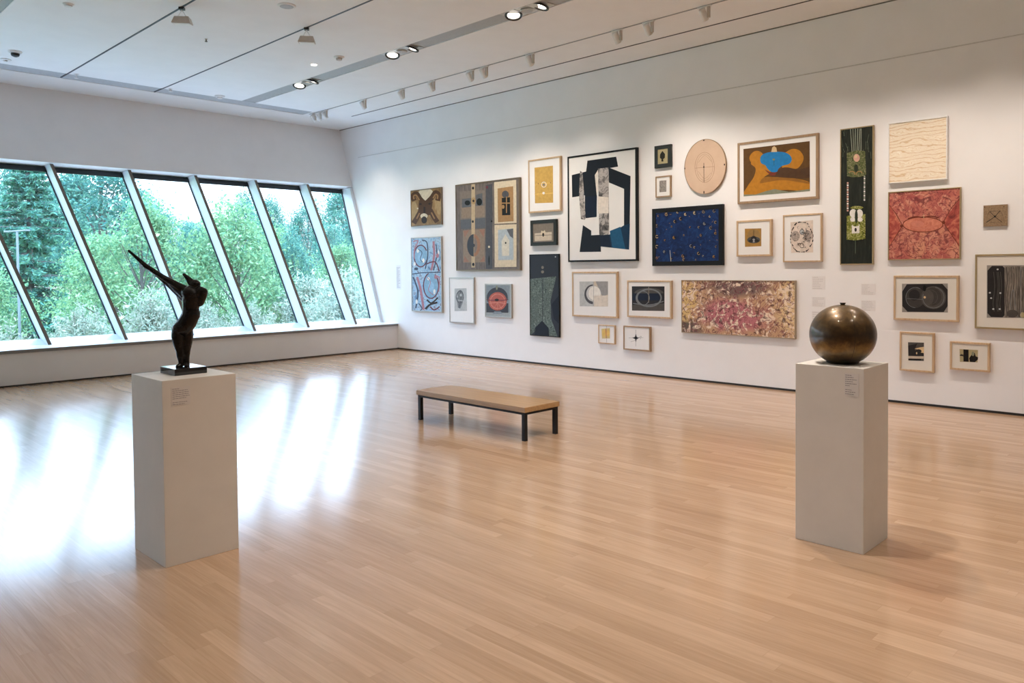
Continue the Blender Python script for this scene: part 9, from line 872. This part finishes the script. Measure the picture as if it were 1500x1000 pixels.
def conifer(seed, h, rx, leaf):
    r = np.random.default_rng(seed)
    Ps = []; bm = bmesh.new()
    add_tube(bm, (0, 0, 0), (0, 0, h * .97), .022 * h, .004 * h, 8)
    z = .06 * h
    while z < h * .985:
        f_ = 1 - z / h
        L_ = rx * (f_ ** .75) * r.uniform(.8, 1.12)
        for _ in range(int(r.integers(8, 12))):
            a = r.uniform(0, 6.283); l_ = L_ * r.uniform(.6, 1.1)
            e = np.array([math.cos(a) * l_, math.sin(a) * l_, -.16 * l_ + .25 * l_ * (z / h)])
            add_tube(bm, (0, 0, z), tuple(np.array([0, 0, z]) + e), .004 * h, .0012 * h, 4)
            m_ = int(60 + 170 * l_ / rx)
            tt = r.uniform(.12, 1.03, m_) ** .8
            side = np.array([-math.sin(a), math.cos(a), 0])
            q_ = np.array([0, 0, z]) + e * tt[:, None] + side * (r.normal(size=m_) * .13 * l_ * (1.15 - tt * .8))[:, None]
            q_[:, 2] += -.05 * l_ * tt ** 2 - np.abs(r.normal(size=m_)) * .09 * l_
            Ps.append(q_)
        z += h * .031 * r.uniform(.8, 1.25)
    P_ = np.concatenate(Ps)
    nr = unit(r, len(P_)) * .8 + np.array([0, -.1, 1]); nr /= np.linalg.norm(nr, axis=1, keepdims=True)
    return leaf_mesh('foliage', quads(P_, nr, r.uniform(.6, 1.3, len(P_)) * leaf, 1.9, r)), bm
def shrub(seed, h, rx, ns, per, leaf):
    r = np.random.default_rng(seed)
    Ps = []; bm = bmesh.new()
    for i in range(ns):
        a = r.uniform(0, 6.283); b = r.uniform(.05, 1)
        e = np.array([math.cos(a) * rx * b, math.sin(a) * rx * b, h * r.uniform(.62, 1.03) * (1 - .42 * b * b)])
        s0 = np.array([math.cos(a) * rx * b * .35, math.sin(a) * rx * b * .35, 0])
        if i % 4 == 0: add_tube(bm, tuple(s0), tuple(e), .012, .004, 4)
        tt = r.uniform(.18, 1, per) ** .6
        q_ = s0 + (e - s0) * tt[:, None] + r.normal(size=(per, 3)) * .11 * rx * (1.2 - .8 * tt)[:, None]
        Ps.append(q_)
    P_ = np.concatenate(Ps)
    nr = unit(r, len(P_)) + np.array([0, -.5, .4]); nr /= np.linalg.norm(nr, axis=1, keepdims=True)
    return leaf_mesh('foliage', quads(P_, nr, r.uniform(.6, 1.3, len(P_)) * leaf, 1.9, r)), bm

PROTO = {}
def proto(kind, var):
    if (kind, var) in PROTO: return PROTO[kind, var]
    if kind == 'conifer': me, bm = conifer(40 + var, 10, 3.0, .085)
    elif kind == 'dark': me, bm = broadleaf(50 + var, 10, 2.7, 95, 105, .105)
    elif kind == 'bright': me, bm = broadleaf(70 + var, 6, 2.1, 85, 115, .075, .10)
    else: me, bm = shrub(90 + var, 2.6, 1.5, 210, 42, .038)
    me.materials.append(LF[kind])
    bmesh.ops.recalc_face_normals(bm, faces=bm.faces[:])
    tm = bpy.data.meshes.new('trunk'); bm.to_mesh(tm); bm.free(); tm.materials.append(BARK)
    PROTO[kind, var] = (me, tm, {'conifer': 10, 'dark': 10, 'bright': 6, 'silver': 2.6}[kind])
    return PROTO[kind, var]
NAMES = dict(conifer=('conifer_tree', 'tree'), dark=('broadleaf_tree', 'tree'), bright=('young_tree', 'tree'), silver=('shrub', 'shrub'))
def plant(kind, var, x, y, ztop, label, group, wide=1.):
    me, tm, h = proto(kind, var)
    t = thing(NAMES[kind][0], label, NAMES[kind][1], (x, y, GZ), (0, 0, rnd.uniform(0, 6.28)), group)
    s = (ztop - GZ) / h
    t.scale = (s * wide, s * wide, s)
    a = bpy.data.objects.new('foliage', me); COL.objects.link(a); a.parent = t
    b = bpy.data.objects.new('trunk' if kind != 'silver' else 'stem', tm); COL.objects.link(b); b.parent = t
    return t
GB, GD, GS = 'young trees beyond the windows', 'tall trees beyond the windows', 'pale shrubs under the windows'
def lab(kind, where): return {'conifer': 'tall blue-green conifer outside, %s', 'dark': 'tall blue-green leafy tree outside, %s', 'bright': 'yellow-green young tree outside, %s', 'silver': 'pale silvery shrub outside the sill, %s'}[kind] % where
# kind, variant, x, y, top height, width, where
PLANTS = [
 ('conifer', 0, 6.35, 26.0, 5.9, 1.0, 'with a straight trunk seen in the leftmost pane'),
 ('dark', 0, 10.2, 32.0, 6.1, 1.35, 'behind the second pane from the left, upper left'),
 ('dark', 1, 12.3, 33.0, 5.0, 1.0, 'left of the raised arms, behind the third mullion'),
 ('dark', 2, 14.1, 33.0, 3.7, 1.0, 'low crown below the open sky in the third pane'),
 ('dark', 0, 18.0, 33.5, 5.2, .75, 'behind the fourth pane right of the head, tallest there'),
 ('dark', 1, 16.8, 33.5, 5.5, .6, 'slender crown on the right side of the fourth pane'),
 ('dark', 2, 19.7, 33.0, 5.0, .8, 'behind the fifth pane'),
 ('dark', 0, 21.9, 33.0, 6.1, 1.0, 'behind the last full pane, left part'),
 ('dark', 1, 24.0, 33.5, 6.2, 1.0, 'behind the last pane by the picture wall'),
 ('dark', 0, 7.9, 33.0, 6.1, .9, 'far crown between the conifer and the first mullion'),
 ('dark', 2, 5.0, 33.5, 5.2, 1.0, 'far crown behind the conifer'),
 ('dark', 1, 8.9, 31.0, 5.4, 1.1, 'second pane, behind the bright crown'),
 ('dark', 0, 12.9, 30.0, 3.6, 1.0, 'third pane low behind the bright crown'),
 ('dark', 2, 21.0, 30.5, 3.9, 1.0, 'low behind the last full pane'),
 ('bright', 0, 6.9, 22.0, 2.6, 1.0, 'in front of the conifer, leftmost pane'),
 ('bright', 1, 4.4, 21.5, 1.9, 1.0, 'bottom left corner of the windows'),
 ('bright', 2, 8.7, 24.0, 3.7, .95, 'second pane from the left, large and bright'),
 ('bright', 0, 9.7, 21.0, 2.0, .9, 'second pane just left of the dark figure'),
 ('bright', 1, 11.7, 24.0, 4.05, .95, 'third pane above the raised arms, brightest crown'),
 ('bright', 2, 12.7, 23.0, 2.9, 1.0, 'behind the head of the dark figure'),
 ('dark', 1, 14.3, 25.0, 3.2, .62, 'dense low tree in the fourth pane'),
 ('bright', 0, 15.3, 23.5, 2.5, .85, 'fifth pane, round crown'),
 ('dark', 2, 16.9, 26.5, 3.4, .6, 'fifth pane, dark middle crown'),
 ('bright', 1, 17.4, 24.0, 3.3, .8, 'last full pane, tall pale crown'),
 ('bright', 2, 18.6, 24.0, 2.9, .85, 'last pane beside the picture wall'),
 ('silver', 0, 5.5, 18.7, .95, 1.0, 'leftmost pane, bottom'),
 ('silver', 1, 3.7, 18.7, .9, 1.0, 'at the very left edge of the photo'),
 ('silver', 1, 7.05, 18.7, 1.25, 1.05, 'second pane, bushiest'),
 ('silver', 2, 8.2, 18.6, .95, .9, 'second pane beside the mullion'),
 ('silver', 0, 9.55, 18.7, .85, .9, 'third pane left of the figure hips'),
 ('silver', 2, 11.25, 18.7, 1.65, 1.0, 'right of the figure chest, tallest of them'),
 ('silver', 1, 12.5, 18.9, 1.70, 1.0, 'fourth pane, wide and pale'),
 ('silver', 0, 13.8, 18.9, 1.1, .95, 'fifth pane, bottom left'),
 ('silver', 2, 14.8, 19.0, 1.25, 1.0, 'fifth pane, bottom right'),
 ('silver', 1, 16.2, 19.2, .85, 1.0, 'last pane, lowest'),
]
ROWS = {'silver': (18.1, 20.9), 'near': (23.2, 28.2), 'conifer': (36.0,), 'far': (44.0, 55.0, 67.0)}    # planted in staggered rows, so that crowns do not run into each other
def row_of(p_): return p_[0] if p_[0] in ('silver', 'conifer') else 'far' if p_[0] == 'dark' and p_[3] > 27.5 else 'near'
count = {}
for kind, var, x, y, zt2, wd, where in sorted(PLANTS, key=lambda p_: p_[2] / p_[3]):
    r_ = row_of((kind, var, x, y))
    k_ = count.get(r_, 0); count[r_] = k_ + 1
    ks = ROWS[r_][k_ % len(ROWS[r_])] / y
    plant(kind, var, x * ks, y * ks, 1.6 + (zt2 - 1.6) * ks, lab(kind, where), {'conifer': GD, 'dark': GD, 'bright': GB, 'silver': GS}[kind], wd * (.9 if r_ != 'far' else .82))

t = thing('street_lamp', 'slim pale lamp post with cross arm among the trees, leftmost pane', 'lamp post', (5.02, 21.6, GZ))
POLE = flat('lamp_post_grey', (.16, .18, .19), .5)
bm = bmesh.new(); add_tube(bm, (0, 0, 0), (0, 0, 3.60), .034, .026, 10); obj('pole', bm, POLE, t)
bm = bmesh.new(); add_tube(bm, (-.16, .12, 3.60), (.16, -.12, 3.63), .018, .018, 8); obj('cross_arm', bm, POLE, t)
for s in (-1, 1):
    obj('lamp_head', box(s * .18 - .055, s * .18 + .055, -s * .135 - .04, -s * .135 + .04, 3.60 + s * .015, 3.64 + s * .015), POLE, t)

# ---------------------------------------------------------------- light
w = bpy.data.worlds.new('overcast_sky'); scene.world = w; w.use_nodes = True
nt = w.node_tree
bg = nt.nodes['Background']
tc = nt.nodes.new('ShaderNodeTexCoord'); sx = nt.nodes.new('ShaderNodeSeparateXYZ'); nt.links.new(tc.outputs['Generated'], sx.inputs[0])
rp = nt.nodes.new('ShaderNodeValToRGB'); nt.links.new(sx.outputs[2], rp.inputs[0])
e = rp.color_ramp.elements
e[0].position = 0.0; e[0].color = (.075, .080, .084, 1)
e[1].position = .62; e[1].color = (.50, .73, 1.05, 1)
for p_, c_ in ((.05, (.10, .11, .12)), (.11, (.22, .25, .30)), (.20, (.42, .54, .70)), (.36, (.55, .76, 1.05))):
    q_ = e.new(p_); q_.color = (*c_, 1)
nt.links.new(rp.outputs[0], bg.inputs[0]); bg.inputs[1].default_value = SKY

def spot(name, loc, target, power, size, blend=.6, col=(1, .82, .64), rad=.04):
    l_ = bpy.data.lights.new(name, 'SPOT'); l_.energy = power; l_.spot_size = math.radians(size); l_.spot_blend = blend; l_.color = col; l_.shadow_soft_size = rad
    o = bpy.data.objects.new(name, l_); COL.objects.link(o); o.location = loc
    d_ = Vector(target) - Vector(loc); o.rotation_euler = d_.to_track_quat('-Z', 'Y').to_euler()
    return o
WARM = (1, .875, .775)
SOFT = (1, .905, .825)
for y in spots_y[1:] + [3.9, 3.0, 2.2, 1.3, .2]:  # closing y values: unseen spots added to light the wall's right end
    spot('track_and_fill_lamp', (8.198 + .10, y + .012, ZC - .19), (XR, y, .85), PW * (.55 if y > 11 else .78 if y > 8 else 1.), 80 if y < 5 else 88, 1., WARM, .05)
for i, y in enumerate(C3 + [3.7, 1.2, -1.4, -4]):  # later y values add lamps out of view, without fixtures
    for dy in (-.2, .25):
        spot('slot_lamp', (6.805, y + dy, ZC - .01), (6.805 - .4, y + dy, 0), PS * (1.9 if 5 < y < 10 else 1.3 if y > 3 else .8), 100, .8, SOFT, .05)
for x, y in ((3.8375, 2.6), (5.2775, 3.3), (3.8375, -.5), (5.2775, .0), (2.3, 1.8), (2.3, -1.5), (.9, -2.5), (.9, 1.0), (-2.2, 1), (-2.2, 4.5), (-2.2, -3), (.88, 4.2)):  # unseen fill spots added; the stronger pair answers the plinth shadows
    spot('track_and_fill_lamp', (x, y, ZC - .03), (x - .1, y, 0), PF * (2.8 if 2.5 < y < 3.5 else .62), 100, .8, SOFT, .05)

# ---------------------------------------------------------------- camera and view
cd = bpy.data.cameras.new('camera'); cam = bpy.data.objects.new('camera', cd); COL.objects.link(cam)
f_px, yaw, pitch, roll, ppy = 1140.21, .793393, .0266389, -.0088237, 424.195
F = Vector((math.sin(yaw) * math.cos(pitch), math.cos(yaw) * math.cos(pitch), -math.sin(pitch)))
R0 = Vector((math.cos(yaw), -math.sin(yaw), 0)); U0 = R0.cross(F)
Rv = math.cos(roll) * R0 + math.sin(roll) * U0; Uv = math.cos(roll) * U0 - math.sin(roll) * R0
M = Matrix((Rv, Uv, -F)).transposed().to_4x4(); M.translation = (0, 0, 1.6)
cam.matrix_world = M
cd.sensor_width = 36; cd.lens = 36 * f_px / 1500
cd.shift_y = -(500 - ppy) / 1500
cd.clip_end = 300
scene.camera = cam
vs = scene.view_settings
vs.view_transform = 'Standard'; vs.look = 'None'; vs.exposure = EXPO; vs.gamma = 1.0; vs.use_curve_mapping = False
scene.cycles.use_denoising = True
scene.cycles.max_bounces = 10; scene.cycles.diffuse_bounces = 5; scene.cycles.glossy_bounces = 4; scene.cycles.transparent_max_bounces = 12
scene.cycles.sample_clamp_indirect = 6
